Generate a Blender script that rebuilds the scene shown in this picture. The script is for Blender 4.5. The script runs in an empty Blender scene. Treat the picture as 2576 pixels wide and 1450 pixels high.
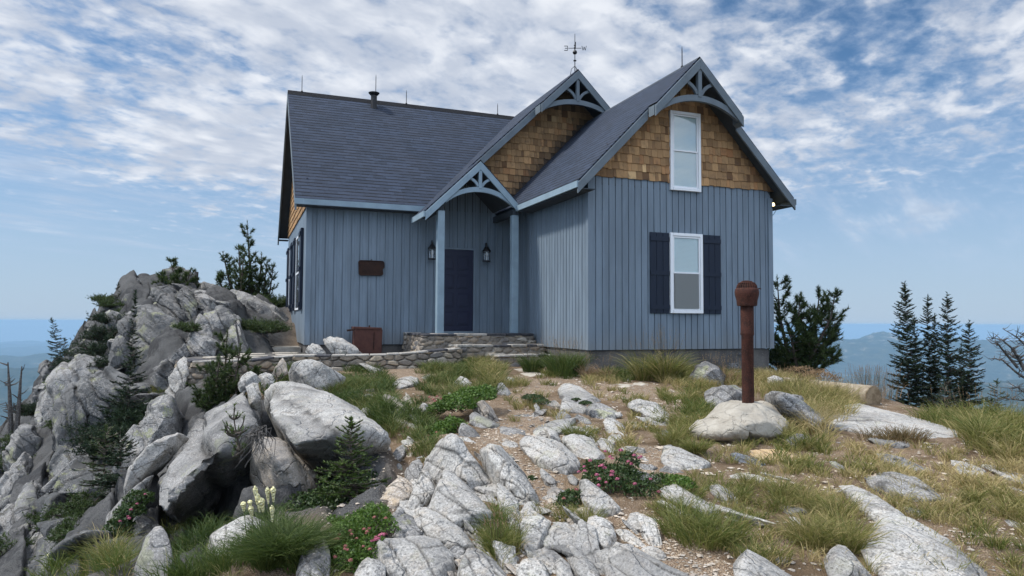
import bpy, bmesh, math, random
import numpy as np
from mathutils import Vector, Matrix

# ---------------------------------------------------------------- camera, sky, sun
SC = bpy.context.scene
COL = SC.collection
FPX = 1774.0                                   # focal length in pixels of a 2576 px wide picture
YAW, PITCH, ROLL, EYE = math.radians(21.02), math.radians(2.81), math.radians(.28), .533
_f = np.array([math.sin(YAW)*math.cos(PITCH), math.cos(YAW)*math.cos(PITCH), math.sin(PITCH)])
_r0 = np.array([math.cos(YAW), -math.sin(YAW), 0.0]); _u0 = np.cross(_r0, _f)
_r = _r0*math.cos(ROLL)+_u0*math.sin(ROLL); _u = _u0*math.cos(ROLL)-_r0*math.sin(ROLL)
CAM = np.array([0, 0, EYE])
cd = bpy.data.cameras.new('camera'); cam = bpy.data.objects.new('camera', cd); COL.objects.link(cam)
cd.sensor_width = 36; cd.lens = FPX/2576*36; cd.clip_start = .05; cd.clip_end = 80000
M = Matrix(((_r[0], _u[0], -_f[0], 0), (_r[1], _u[1], -_f[1], 0), (_r[2], _u[2], -_f[2], EYE), (0, 0, 0, 1)))
cam.matrix_world = M; SC.camera = cam
SC.view_settings.view_transform = 'Standard'; SC.view_settings.look = 'None'
SC.view_settings.exposure = 0.42; SC.view_settings.gamma = 1
SC.cycles.use_denoising = True
SC.cycles.max_bounces = 6; SC.cycles.transparent_max_bounces = 16; SC.cycles.volume_bounces = 0
SC.cycles.caustics_reflective = False; SC.cycles.caustics_refractive = False

def ray(x, y): return _f+_r*((x-1288)/FPX)-_u*((y-725)/FPX)
def P(x, y, d): return CAM+ray(x, y)*d
def proj(p):
    v = np.asarray(p, float)-CAM; z = v@_f
    return 1288+FPX*(v@_r)/z, 725-FPX*(v@_u)/z, z

SUN_EL, SUN_AZ = math.radians(55), math.radians(-74)   # azimuth clockwise from +Y: behind the house, to the left
SKY_STRENGTH = .11
sun_dir = Vector((math.sin(SUN_AZ)*math.cos(SUN_EL), math.cos(SUN_AZ)*math.cos(SUN_EL), math.sin(SUN_EL)))
sl = bpy.data.lights.new('sun', 'SUN'); sl.energy = 3.1; sl.angle = math.radians(6.0); sl.color = (1, .96, .90)
so = bpy.data.objects.new('sun', sl); COL.objects.link(so); so.rotation_euler = sun_dir.to_track_quat('Z', 'Y').to_euler()

class N:
    """tiny node-tree writer"""
    def __init__(s, tree): s.t = tree; s.n = tree.nodes; s.l = tree.links
    def new(s, typ, **kw):
        n = s.n.new(typ)
        for k, v in kw.items():
            if k.startswith('i_'):
                key = k[2:]; key = int(key) if key.isdigit() else key.replace('_', ' ')
                s.set(n.inputs[key], v)
            else: setattr(n, k, v)
        return n
    def set(s, inp, v):
        if isinstance(v, bpy.types.NodeSocket): s.l.new(v, inp)
        elif isinstance(v, tuple) and inp.type == 'RGBA' and len(v) == 3: inp.default_value = (*v, 1)
        else: inp.default_value = v
    def math(s, op, a, b=0.0, c=0.0, clamp=False):
        n = s.n.new('ShaderNodeMath'); n.operation = op; n.use_clamp = clamp
        s.set(n.inputs[0], a); s.set(n.inputs[1], b); s.set(n.inputs[2], c); return n.outputs[0]
    def vmath(s, op, a, b=(0, 0, 0), out=0):
        n = s.n.new('ShaderNodeVectorMath'); n.operation = op; s.set(n.inputs[0], a)
        if op == 'SCALE': s.set(n.inputs['Scale'], b)
        else: s.set(n.inputs[1], b)
        return n.outputs[out]
    def ramp(s, v, lo, hi, a=0.0, b=1.0, smooth=True):
        n = s.n.new('ShaderNodeMapRange'); n.interpolation_type = 'SMOOTHSTEP' if smooth else 'LINEAR'
        for i, x in enumerate((v, lo, hi, a, b)): s.set(n.inputs[i], x)
        return n.outputs[0]
    def mix(s, f, a, b, mode='MIX'):
        n = s.n.new('ShaderNodeMix'); n.data_type = 'RGBA'; n.blend_type = mode
        s.set(n.inputs[0], f); s.set(n.inputs[6], a); s.set(n.inputs[7], b); return n.outputs[2]
    def noise(s, vec, scale, detail=3, rough=.55, dist=0.0, out=0):
        n = s.n.new('ShaderNodeTexNoise'); s.set(n.inputs['Vector'], vec); s.set(n.inputs['Scale'], scale)
        s.set(n.inputs['Detail'], detail); s.set(n.inputs['Roughness'], rough); s.set(n.inputs['Distortion'], dist); return n.outputs[out]
    def voro(s, vec, scale, feature='F1', out=0, rnd=1.0):
        n = s.n.new('ShaderNodeTexVoronoi'); n.feature = feature; s.set(n.inputs['Vector'], vec); s.set(n.inputs['Scale'], scale)
        s.set(n.inputs['Randomness'], rnd); return n.outputs[out]
    def mapping(s, vec, scale=(1, 1, 1), rot=(0, 0, 0), loc=(0, 0, 0)):
        n = s.n.new('ShaderNodeMapping'); s.set(n.inputs[0], vec); s.set(n.inputs['Scale'], scale)
        s.set(n.inputs['Rotation'], rot); s.set(n.inputs['Location'], loc); return n.outputs[0]

SKYB = ((1100, 130, .55, .20), (120, 180, .30, .22), (2350, 280, .36, .10), (2050, 320, .26, .12), (500, 330, .26, .14), (1500, 150, .30, .14),
        (290, 60, .13, -.34), (430, 140, .11, -.30), (580, 195, .10, -.22), (700, 225, .09, -.16), (1740, 30, .12, -.34), (1930, 120, .15, -.34), (2120, 60, .12, -.20), (2240, 110, .10, -.14), (2420, 60, .12, -.14), (160, 345, .13, -.14),
        (2480, 600, .28, -.25), (150, 620, .28, -.2), (2250, 600, .24, -.2))
w = bpy.data.worlds.new('World'); SC.world = w; w.use_nodes = True
wt = N(w.node_tree); wt.n.clear()
sky = wt.new('ShaderNodeTexSky', sky_type='NISHITA', sun_disc=False, sun_elevation=SUN_EL, sun_rotation=SUN_AZ,
             altitude=2200, air_density=1.0, dust_density=1.0, ozone_density=2.4)
tc = wt.new('ShaderNodeTexCoord').outputs['Generated']
sep = wt.new('ShaderNodeSeparateXYZ', i_0=tc).outputs
zc = wt.math('MAXIMUM', sep[2], .0)
den = wt.math('ADD', zc, .16)
plane = wt.new('ShaderNodeCombineXYZ', i_0=wt.math('DIVIDE', sep[0], den), i_1=wt.math('DIVIDE', sep[1], den), i_2=0.0).outputs[0]
pm = wt.mapping(plane, scale=(1, 1, 1), rot=(0, 0, math.radians(-30)))    # x now runs along the cloud streets
st = wt.mapping(pm, scale=(.78, 1.15, 1))
warp = wt.noise(pm, 1.6, 3, .5, out=1)
st2 = wt.vmath('ADD', st, wt.vmath('SCALE', warp, .35))
big = wt.noise(st2, 1.3, 2, .5)
mid = wt.noise(wt.mapping(st2, loc=(3.1, 7.7, 0)), 4.2, 4, .55)
cv = wt.vmath('ADD', wt.mapping(pm, scale=(.95, 1.05, 1)), wt.vmath('SCALE', wt.noise(pm, 5, 3, .6, out=1), .16))
cell = wt.voro(cv, 9.5, 'SMOOTH_F1')
cell2 = wt.voro(wt.mapping(cv, loc=(2, 5, 0)), 21, 'SMOOTH_F1')
fine = wt.noise(wt.mapping(pm, scale=(.9, 1.1, 1), loc=(9, 2, 0)), 24, 5, .62)
tcw = wt.vmath('ADD', tc, wt.vmath('SCALE', wt.vmath('SUBTRACT', wt.noise(tc, 7, 2, .5, out=1), (.5, .5, .5)), .10))
def blob(px, py, rad):
    d = ray(px, py); d = d/np.linalg.norm(d); dt = wt.vmath('DOT_PRODUCT', tc, tuple(float(x) for x in d), out=1)
    return wt.ramp(dt, math.cos(rad), 1.0)
puff = wt.noise(wt.mapping(cv, scale=(1, 1.1, 1), loc=(6, 3, 0)), 11, 3, .5)
cov = wt.math('MULTIPLY_ADD', wt.math('SUBTRACT', big, .5), .8, .56)
cov = wt.math('MULTIPLY_ADD', wt.math('SUBTRACT', mid, .5), 1.25, cov)
cov = wt.math('MULTIPLY_ADD', wt.math('SUBTRACT', puff, .5), 1.5, cov)
cov = wt.math('MULTIPLY_ADD', wt.math('SUBTRACT', fine, .5), .9, cov)
cov = wt.math('MULTIPLY_ADD', wt.math('SUBTRACT', cell, .35), -.5, cov)
for (px, py, rad, amt) in SKYB:
    cov = wt.math('MULTIPLY_ADD', blob(px, py, rad), amt, cov)
elev = wt.ramp(sep[2], .09, .25, -.95, .0)
cov = wt.math('ADD', cov, elev)
cloud = wt.ramp(cov, -.36, .94)
wisp = wt.noise(wt.mapping(pm, scale=(.45, 1.5, 1), loc=(4, 1, 0)), 2.6, 6, .62)
wfade = wt.math('MULTIPLY', wt.ramp(sep[2], .03, .14), wt.ramp(sep[2], .34, .2))
thin = wt.math('MULTIPLY', wt.ramp(wisp, .42, .70), wt.math('MULTIPLY', wfade, .55))
cloud = wt.math('MAXIMUM', cloud, thin)
shade = wt.ramp(wt.math('ADD', wt.noise(wt.mapping(st2, loc=(1.3, .4, 0)), 5.5, 4, .6), wt.math('MULTIPLY', cell, .5)), .42, .88)
ccol = wt.mix(shade, (6.7, 6.95, 7.4), (4.3, 4.75, 5.6))
ccol = wt.mix(wt.ramp(cloud, .0, .8), (3.7, 4.7, 6.3), ccol)
blue = wt.vmath('MULTIPLY', sky.outputs[0], (.66, .86, .92))
lowhaze = wt.ramp(sep[2], -.02, .34, .92, .0)
blue = wt.mix(lowhaze, blue, (3.35, 4.2, 5.4))
skyc = wt.mix(wt.math('MULTIPLY', cloud, .95), blue, ccol)
back = wt.vmath('DOT_PRODUCT', tc, (-.34, -.90, .27), out=1)     # sky gain added overhead and behind the camera to brighten the facades
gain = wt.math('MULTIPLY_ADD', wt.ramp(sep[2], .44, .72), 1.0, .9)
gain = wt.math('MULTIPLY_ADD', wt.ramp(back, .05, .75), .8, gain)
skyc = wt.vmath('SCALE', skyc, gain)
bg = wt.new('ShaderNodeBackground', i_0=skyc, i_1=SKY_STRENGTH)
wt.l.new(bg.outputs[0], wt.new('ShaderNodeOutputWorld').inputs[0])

# ---------------------------------------------------------------- object helpers
def tag(o, label=None, cat=None, group=None, kind=None):
    if label: o['label'] = label
    if cat: o['category'] = cat
    if group: o['group'] = group
    if kind: o['kind'] = kind
    return o
def empty(name, loc=(0, 0, 0), label=None, cat=None, group=None, rz=0):
    o = bpy.data.objects.new(name, None); COL.objects.link(o); o.location = tuple(float(a) for a in loc); o.rotation_euler[2] = rz
    o.empty_display_size = .1
    return tag(o, label, cat, group)
def link(name, me, mat=None, parent=None, loc=None):
    o = bpy.data.objects.new(name, me); COL.objects.link(o)
    if mat:
        for m in (mat if isinstance(mat, (list, tuple)) else [mat]): me.materials.append(m)
    if loc is not None: o.location = tuple(float(a) for a in loc)
    if parent is not None: o.parent = parent
    return o
def npmesh(name, V, F, smooth=True, attrs=None, mats=None):
    """F: list of int arrays (n,3) / (n,4)"""
    me = bpy.data.meshes.new(name); V = np.asarray(V, np.float32)
    F = [np.asarray(f, np.int32) for f in (F if isinstance(F, list) else [F]) if len(f)]
    me.vertices.add(len(V)); me.vertices.foreach_set('co', V.ravel())
    tot = np.concatenate([np.full(len(f), f.shape[1], np.int32) for f in F]); idx = np.concatenate([f.ravel() for f in F])
    me.loops.add(len(idx)); me.loops.foreach_set('vertex_index', idx)
    me.polygons.add(len(tot)); st_ = np.zeros(len(tot), np.int32); st_[1:] = np.cumsum(tot)[:-1]
    me.polygons.foreach_set('loop_start', st_); me.polygons.foreach_set('loop_total', tot)
    me.polygons.foreach_set('use_smooth', np.full(len(tot), smooth))
    if mats is not None: me.polygons.foreach_set('material_index', np.asarray(mats, np.int32))
    me.update(calc_edges=True)
    for k, a in (attrs or {}).items():
        at = me.attributes.new(k, 'FLOAT', 'POINT'); at.data.foreach_set('value', np.asarray(a, np.float32))
    return me

class MB:
    """collects boxes, prisms, tubes, lathes into one mesh (world or local coordinates)"""
    def __init__(s): s.v = []; s.f = []; s.m = []; s.mi = 0
    def poly(s, pts, faces):
        b = len(s.v); s.v += [tuple(float(c) for c in p) for p in pts]; s.f += [tuple(b+i for i in f) for f in faces]; s.m += [s.mi]*len(faces); return s
    def box(s, a, b, rot=None, pivot=None):
        (x0, y0, z0), (x1, y1, z1) = a, b
        p = [(x0, y0, z0), (x1, y0, z0), (x1, y1, z0), (x0, y1, z0), (x0, y0, z1), (x1, y0, z1), (x1, y1, z1), (x0, y1, z1)]
        if rot is not None:
            c = Vector(pivot if pivot is not None else ((x0+x1)/2, (y0+y1)/2, (z0+z1)/2)); p = [tuple(rot@(Vector(q)-c)+c) for q in p]
        return s.poly(p, [(0, 3, 2, 1), (4, 5, 6, 7), (0, 1, 5, 4), (1, 2, 6, 5), (2, 3, 7, 6), (3, 0, 4, 7)])
    def prism(s, poly, off):
        """planar polygon swept along off"""
        n = len(poly); P0 = [Vector(p) for p in poly]; P1 = [p+Vector(off) for p in P0]
        nrm = sum(((P0[i]-P0[0]).cross(P0[(i+1) % n]-P0[0]) for i in range(1, n-1)), Vector())
        fl = nrm.dot(Vector(off)) > 0
        A = tuple(range(n)); B = tuple(range(n, 2*n))
        fs = [A[::-1] if fl else A, B if fl else B[::-1]]
        for i in range(n):
            j = (i+1) % n; q = (i, j, n+j, n+i); fs.append(q if fl else q[::-1])
        return s.poly([tuple(p) for p in P0+P1], fs)
    def bar(s, p, q, wd, th, up=(0, 0, 1)):
        p, q = Vector(p), Vector(q); d = (q-p).normalized(); sd = d.cross(Vector(up)).normalized(); u = sd.cross(d)
        a = sd*wd/2; b = u*th/2
        pts = [p-a-b, p+a-b, p+a+b, p-a+b, q-a-b, q+a-b, q+a+b, q-a+b]
        return s.poly(pts, [(0, 3, 2, 1), (4, 5, 6, 7), (0, 1, 5, 4), (1, 2, 6, 5), (2, 3, 7, 6), (3, 0, 4, 7)])
    def tube(s, pts, rad, sides=8, cap=True):
        pts = [Vector(p) for p in pts]; rad = [rad]*len(pts) if not hasattr(rad, '__len__') else rad
        b = len(s.v); n = len(pts); prev = None
        for i, p in enumerate(pts):
            d = (pts[min(i+1, n-1)]-pts[max(i-1, 0)]).normalized()
            ref = prev if prev is not None else (Vector((0, 0, 1)) if abs(d.z) < .9 else Vector((1, 0, 0)))
            a = d.cross(ref).normalized() if prev is None else (prev-d*prev.dot(d)).normalized()
            prev = a; c = d.cross(a)
            for k in range(sides):
                t = 2*math.pi*k/sides; s.v.append(tuple(p+(a*math.cos(t)+c*math.sin(t))*rad[i]))
        F = []
        for i in range(n-1):
            for k in range(sides):
                k2 = (k+1) % sides; F.append((b+i*sides+k, b+i*sides+k2, b+(i+1)*sides+k2, b+(i+1)*sides+k))
        if cap: F.append(tuple(b+k for k in range(sides))[::-1]); F.append(tuple(b+(n-1)*sides+k for k in range(sides)))
        s.f += F; s.m += [s.mi]*len(F); return s
    def lathe(s, prof, c=(0, 0, 0), sides=24, ax=2):
        b = len(s.v)
        for (r, z) in prof:
            for k in range(sides):
                t = 2*math.pi*k/sides; x, y = r*math.cos(t), r*math.sin(t)
                q = (x, y, z) if ax == 2 else ((z, x, y) if ax == 0 else (x, z, y))
                s.v.append((c[0]+q[0], c[1]+q[1], c[2]+q[2]))
        F = []
        for i in range(len(prof)-1):
            for k in range(sides):
                k2 = (k+1) % sides; F.append((b+i*sides+k, b+i*sides+k2, b+(i+1)*sides+k2, b+(i+1)*sides+k))
        F.append(tuple(b+k for k in range(sides))[::-1]); F.append(tuple(b+(len(prof)-1)*sides+k for k in range(sides)))
        s.f += F; s.m += [s.mi]*len(F); return s
    def build(s, name, mat, parent=None, smooth=False, bevel=0, uv=None, origin=None, fix=True):
        me = bpy.data.meshes.new(name); o_ = np.array(origin if origin is not None else (0, 0, 0), float)
        if origin is None and parent is not None: o_ = np.array(parent_loc(parent))
        me.from_pydata([(v[0]-o_[0], v[1]-o_[1], v[2]-o_[2]) for v in s.v], [], s.f)
        if len(set(s.m)) > 1 or s.mi: me.polygons.foreach_set('material_index', s.m)
        if fix or bevel:
            bm = bmesh.new(); bm.from_mesh(me)
            bmesh.ops.recalc_face_normals(bm, faces=bm.faces)
            if bevel: bmesh.ops.bevel(bm, geom=list(bm.edges), offset=bevel, segments=1, affect='EDGES', clamp_overlap=True)
            bm.to_mesh(me); bm.free()
        if smooth:
            me.polygons.foreach_set('use_smooth', [True]*len(me.polygons))
            if hasattr(me, 'set_sharp_from_angle'): me.set_sharp_from_angle(angle=math.radians(38))
        o = link(name, me, mat, parent)
        if parent is None: o.location = tuple(float(a) for a in o_)
        return o
def parent_loc(p):
    l = Vector((0, 0, 0))
    while p is not None: l = l+p.location; p = p.parent
    return tuple(l)

# ---------------------------------------------------------------- numpy noise
def _hash(ix, iy, iz, seed):
    h = (ix.astype(np.int64)*374761393+iy.astype(np.int64)*668265263+iz.astype(np.int64)*2147483647+seed*1274126177) & 0xffffffff
    h = ((h ^ (h >> 13))*1274126177) & 0xffffffff; h = h ^ (h >> 16)
    h = (h*2246822519) & 0xffffffff; h = h ^ (h >> 15)
    return (h & 0xffffff)/float(0xffffff)
def vnoise(p, seed=0):
    p = np.asarray(p, float); i = np.floor(p).astype(np.int64); f = p-i; f = f*f*f*(f*(f*6-15)+10); r = 0
    for a in (0, 1):
        wx = f[:, 0] if a else 1-f[:, 0]
        for b in (0, 1):
            wy = f[:, 1] if b else 1-f[:, 1]
            for c in (0, 1):
                wz = f[:, 2] if c else 1-f[:, 2]
                r = r+wx*wy*wz*_hash(i[:, 0]+a, i[:, 1]+b, i[:, 2]+c, seed)
    return r*2-1
def fbm(p, seed=0, oct=4, gain=.5, ridged=False):
    p = np.asarray(p, float); a = 1.; s = 0.; t = 0.
    for k in range(oct):
        n = vnoise(p*(2.03**k)+k*17.3, seed+k*31)
        if ridged: n = 1-2*np.abs(n)
        s = s+a*n; t += a; a *= gain
    return s/t
def sstep(a, b, x): t = np.clip((x-a)/(b-a), 0, 1); return t*t*(3-2*t)
# ---------------------------------------------------------------- materials
MAT = {}
def mat(name, build, rough=.8, spec=.3, metal=0.0):
    m = bpy.data.materials.new(name); m.use_nodes = True; t = N(m.node_tree); t.n.clear()
    b = t.new('ShaderNodeBsdfPrincipled'); o = t.new('ShaderNodeOutputMaterial'); t.l.new(b.outputs[0], o.inputs[0])
    b.inputs['Roughness'].default_value = rough; b.inputs['Specular IOR Level'].default_value = spec; b.inputs['Metallic'].default_value = metal
    t.b = b; t.out = o
    t.pos = t.new('ShaderNodeNewGeometry').outputs['Position']
    build(t); MAT[name] = m; return m
def bump(t, h, dist=.01, strength=1.0, nrm=None):
    n = t.new('ShaderNodeBump', i_Height=h, i_Distance=dist, i_Strength=strength)
    if nrm is not None: t.l.new(nrm, n.inputs['Normal'])
    return n.outputs[0]
def base(t, c): t.set(t.b.inputs['Base Color'], c)
def nrm(t, v): t.l.new(v, t.b.inputs['Normal'])
def attr(t, name): return t.new('ShaderNodeAttribute', attribute_name=name).outputs['Fac']

def granite(base_c, dark_amt, lichen, warm, yellow=.3):
    def f(t):
        p = t.pos; rnd = t.new('ShaderNodeObjectInfo').outputs['Random']
        g = t.noise(p, 2.2, 4, .6); g2 = t.noise(t.mapping(p, loc=(5, 3, 1)), 9, 4, .6)
        sp = t.noise(p, 62, 3, .7); sp2 = t.noise(t.mapping(p, loc=(2, 8, 4)), 26, 4, .75)
        c = t.mix(t.ramp(g, .3, .7), tuple(x*.80 for x in base_c), tuple(min(1, x*1.15) for x in base_c))
        c = t.mix(t.math('MULTIPLY', t.ramp(g2, .45, .75), warm), c, (.46, .345, .22))
        c = t.mix(t.math('MULTIPLY', t.ramp(sp, .50, .66), .75*dark_amt+.1), c, (.07, .072, .078))
        c = t.mix(t.math('MULTIPLY', t.ramp(sp, .47, .34), .45), c, (.74, .73, .71))
        c = t.mix(t.math('MULTIPLY', t.ramp(sp2, .52, .66), .5*dark_amt+.05), c, (.10, .105, .11))
        lz = t.math('MULTIPLY_ADD', sp2, .35, t.noise(t.mapping(p, loc=(7, 1, 3)), 1.7, 5, .65))
        lm = t.ramp(lz, .80-.22*lichen, .86-.16*lichen)
        c = t.mix(t.math('MULTIPLY', lm, .35+.5*lichen), c, (.055, .058, .06))
        nz = t.new('ShaderNodeSeparateXYZ', i_0=t.new('ShaderNodeNewGeometry').outputs['Normal']).outputs[2]
        yl = t.math('MULTIPLY', t.ramp(t.math('MULTIPLY_ADD', sp2, .3, t.noise(t.mapping(p, loc=(1, 9, 6)), 3.1, 4, .6)), .74, .80), yellow)
        c = t.mix(yl, c, (.36, .38, .14))
        c = t.mix(t.math('MULTIPLY', t.ramp(t.noise(t.mapping(p, loc=(4, 4, 9)), .9, 4, .6), .50, .64), .6), c, (.15, .148, .145))
        c = t.mix(t.math('MULTIPLY', rnd, .25), c, (.20, .19, .18))
        c = t.mix(t.math('MULTIPLY', attr(t, 'crack'), .85), c, (.035, .032, .028))
        base(t, c)
        h = t.math('MULTIPLY_ADD', sp2, .8, t.math('MULTIPLY', sp, .45))
        crack = t.ramp(t.voro(t.vmath('ADD', t.mapping(p, scale=(1, .45, 1), rot=(.4, .3, .5)), t.vmath('SCALE', t.noise(p, 3, 3, .5, out=1), .35)), 2.1, 'DISTANCE_TO_EDGE'), .0, .028)
        h = t.math('MULTIPLY_ADD', crack, .9, h); h = t.math('MULTIPLY_ADD', g2, 1.6, h)
        nrm(t, bump(t, h, .022, .85))
        t.set(t.b.inputs['Roughness'], .88)
    return f
mat('granite_pale', granite((.42, .405, .375), .8, .2, .34, .12))
mat('granite_grey', granite((.255, .248, .236), .9, .58, .16, .35))
mat('granite_dark', granite((.125, .124, .120), .9, .9, .1, .3))
mat('granite_buff', granite((.40, .345, .285), .5, .15, .75, .1))
mat('sandstone', granite((.50, .34, .17), .2, .0, .8, 0))
mat('slate_blue', granite((.10, .115, .14), .3, .2, .05, 0))

def concrete_mound(t):
    g = t.noise(t.pos, 5, 5, .6); c = t.mix(t.ramp(g, .3, .7), (.28, .252, .208), (.385, .355, .30)); c = t.mix(t.ramp(t.noise(t.pos, 60, 3, .7), .55, .8), c, (.25, .22, .18)); base(t, c)
    cr = t.ramp(t.voro(t.vmath('ADD', t.pos, t.vmath('SCALE', t.noise(t.pos, 4, 3, .5, out=1), .3)), 2.6, 'DISTANCE_TO_EDGE'), .0, .02)
    nrm(t, bump(t, t.math('MULTIPLY_ADD', cr, .5, t.noise(t.pos, 18, 5, .6)), .03, .8))
mat('mortar_crust', concrete_mound)

def ground(t):
    p = t.pos; roc = attr(t, 'rocky'); path = attr(t, 'path')
    a = t.noise(p, 1.3, 5, .6); b = t.noise(p, 12, 5, .65); s = t.noise(p, 70, 3, .7)
    soil = t.mix(t.ramp(a, .35, .7), (.125, .084, .050), (.27, .19, .118)); soil = t.mix(t.ramp(b, .55, .8), soil, (.085, .075, .035))
    grit = t.mix(t.ramp(b, .35, .7), (.36, .24, .150), (.51, .375, .245)); cell = t.voro(p, 55, 'F1', out=1)
    grit = t.mix(.35, grit, t.mix(t.new('ShaderNodeSeparateColor', i_0=cell).outputs[0], (.20, .14, .09), (.62, .55, .46)))
    grit = t.mix(t.ramp(t.voro(p, 55, 'DISTANCE_TO_EDGE'), .12, .0), grit, (.13, .09, .06))
    c = t.mix(t.math('MAXIMUM', path, t.math('MULTIPLY', t.ramp(t.noise(t.mapping(p, loc=(6, 2, 0)), 2.6, 4, .6), .38, .6), .75)), soil, grit)
    rk = t.mix(t.ramp(a, .3, .7), (.09, .09, .088), (.17, .167, .162)); rk = t.mix(t.math('MULTIPLY', t.ramp(s, .5, .66), .7), rk, (.05, .05, .055))
    rk = t.mix(t.math('MULTIPLY', t.ramp(t.math('MULTIPLY_ADD', b, .4, t.noise(t.mapping(p, loc=(3, 3, 3)), 1.1, 5, .65)), .68, .82), .8), rk, (.055, .055, .057))
    c = t.mix(roc, c, rk); base(t, c)
    h = t.math('MULTIPLY_ADD', t.ramp(t.voro(p, 55, 'DISTANCE_TO_EDGE'), 0, .2), .5, t.math('MULTIPLY_ADD', b, 1.6, s))
    nrm(t, bump(t, h, .025, .9)); t.set(t.b.inputs['Roughness'], .95); t.set(t.b.inputs['Specular IOR Level'], .15)
mat('ground', ground)
def farland(t):
    p = t.pos; a = t.noise(p, .0011, 8, .62); b = t.noise(p, .009, 6, .65); z = t.new('ShaderNodeSeparateXYZ', i_0=p).outputs[2]
    c = t.mix(t.ramp(b, .38, .62), (.018, .032, .016), (.055, .062, .035))
    bare = t.math('MULTIPLY', t.ramp(t.math('MULTIPLY_ADD', b, .9, t.math('MULTIPLY', a, .6)), .86, .98), .8)
    c = t.mix(bare, c, (.34, .30, .25)); base(t, c)
    nrm(t, bump(t, t.noise(p, .02, 8, .7), 30, 1.0)); t.set(t.b.inputs['Roughness'], 1.0); t.set(t.b.inputs['Specular IOR Level'], 0.0)
mat('farland', farland)

def paint(col, dirt=.35, sc=(6, 6, .8)):
    def f(t):
        bid = t.new('ShaderNodeSeparateColor', i_0=t.voro(t.mapping(t.pos, scale=(6.75, 6.75, .02)), 1.0, 'F1', out=1, rnd=.3)).outputs[0]
        g = t.noise(t.mapping(t.pos, scale=sc), 1.0, 5, .6); h = t.noise(t.mapping(t.pos, scale=(30, 30, 2)), 1, 4, .6)
        kn = t.ramp(t.voro(t.mapping(t.pos, scale=(4.2, 4.2, 1.1)), 1.0), .035, .01)
        c = t.mix(t.ramp(g, .3, .75), tuple(x*(1-dirt*.5) for x in col), tuple(x*(1+dirt*.35) for x in col))
        c = t.mix(t.math('MULTIPLY', bid, .22 if sc == (6, 6, .8) else .05), c, tuple(x*.62 for x in col))
        lowz = t.new('ShaderNodeSeparateXYZ', i_0=t.pos).outputs[2]
        if sc == (6, 6, .8): c = t.mix(t.math('MULTIPLY', t.ramp(t.math('MULTIPLY_ADD', g, .5, lowz), .75, .25), .28), c, (.20, .18, .15))
        c = t.mix(t.math('MULTIPLY', kn, .5), c, tuple(x*.5 for x in col))
        c = t.mix(t.math('MULTIPLY', t.ramp(h, .6, .75), .25), c, tuple(min(1, x*1.6) for x in col)); base(t, c)
        nrm(t, bump(t, h, .004, .5))
    return f
mat('siding_paint', paint((.170, .216, .262)), .62, .35)
mat('trim_paint', paint((.235, .315, .370), .25, (3, 3, 3)), .55, .35)
mat('gable_trim_paint', paint((.125, .152, .172), .3, (3, 3, 3)), .6, .35)
mat('shutter_paint', paint((.004, .010, .026), .3, (8, 8, 2)), .5, .35)
mat('door_paint', paint((.007, .009, .032), .2, (5, 5, 5)), .42, .4)
mat('soffit_paint', paint((.050, .060, .070), .3, (4, 4, 4)), .7, .2)
mat('white_vinyl', lambda t: base(t, (.78, .79, .80)), .35, .5)
mat('blind', lambda t: (base(t, t.mix(t.ramp(t.math('SINE', t.math('MULTIPLY', t.new('ShaderNodeSeparateXYZ', i_0=t.pos).outputs[2], 240)), -1, 1), (.56, .70, .70), (.66, .80, .79)))), .7, .2)
mat('insect_screen', lambda t: base(t, (.19, .20, .195)), .7, .2)
def glass(t):
    g = t.new('ShaderNodeBsdfGlossy'); g.inputs['Roughness'].default_value = .03; g.inputs['Color'].default_value = (1, 1, 1, 1)
    tr = t.new('ShaderNodeBsdfTransparent'); fr = t.new('ShaderNodeFresnel', i_IOR=1.5)
    mx = t.new('ShaderNodeMixShader'); t.l.new(t.math('MULTIPLY_ADD', fr.outputs[0], .6, .02), mx.inputs[0]); t.l.new(tr.outputs[0], mx.inputs[1]); t.l.new(g.outputs[0], mx.inputs[2]); t.l.new(mx.outputs[0], t.out.inputs[0])
mat('window_glass', glass)
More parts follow.
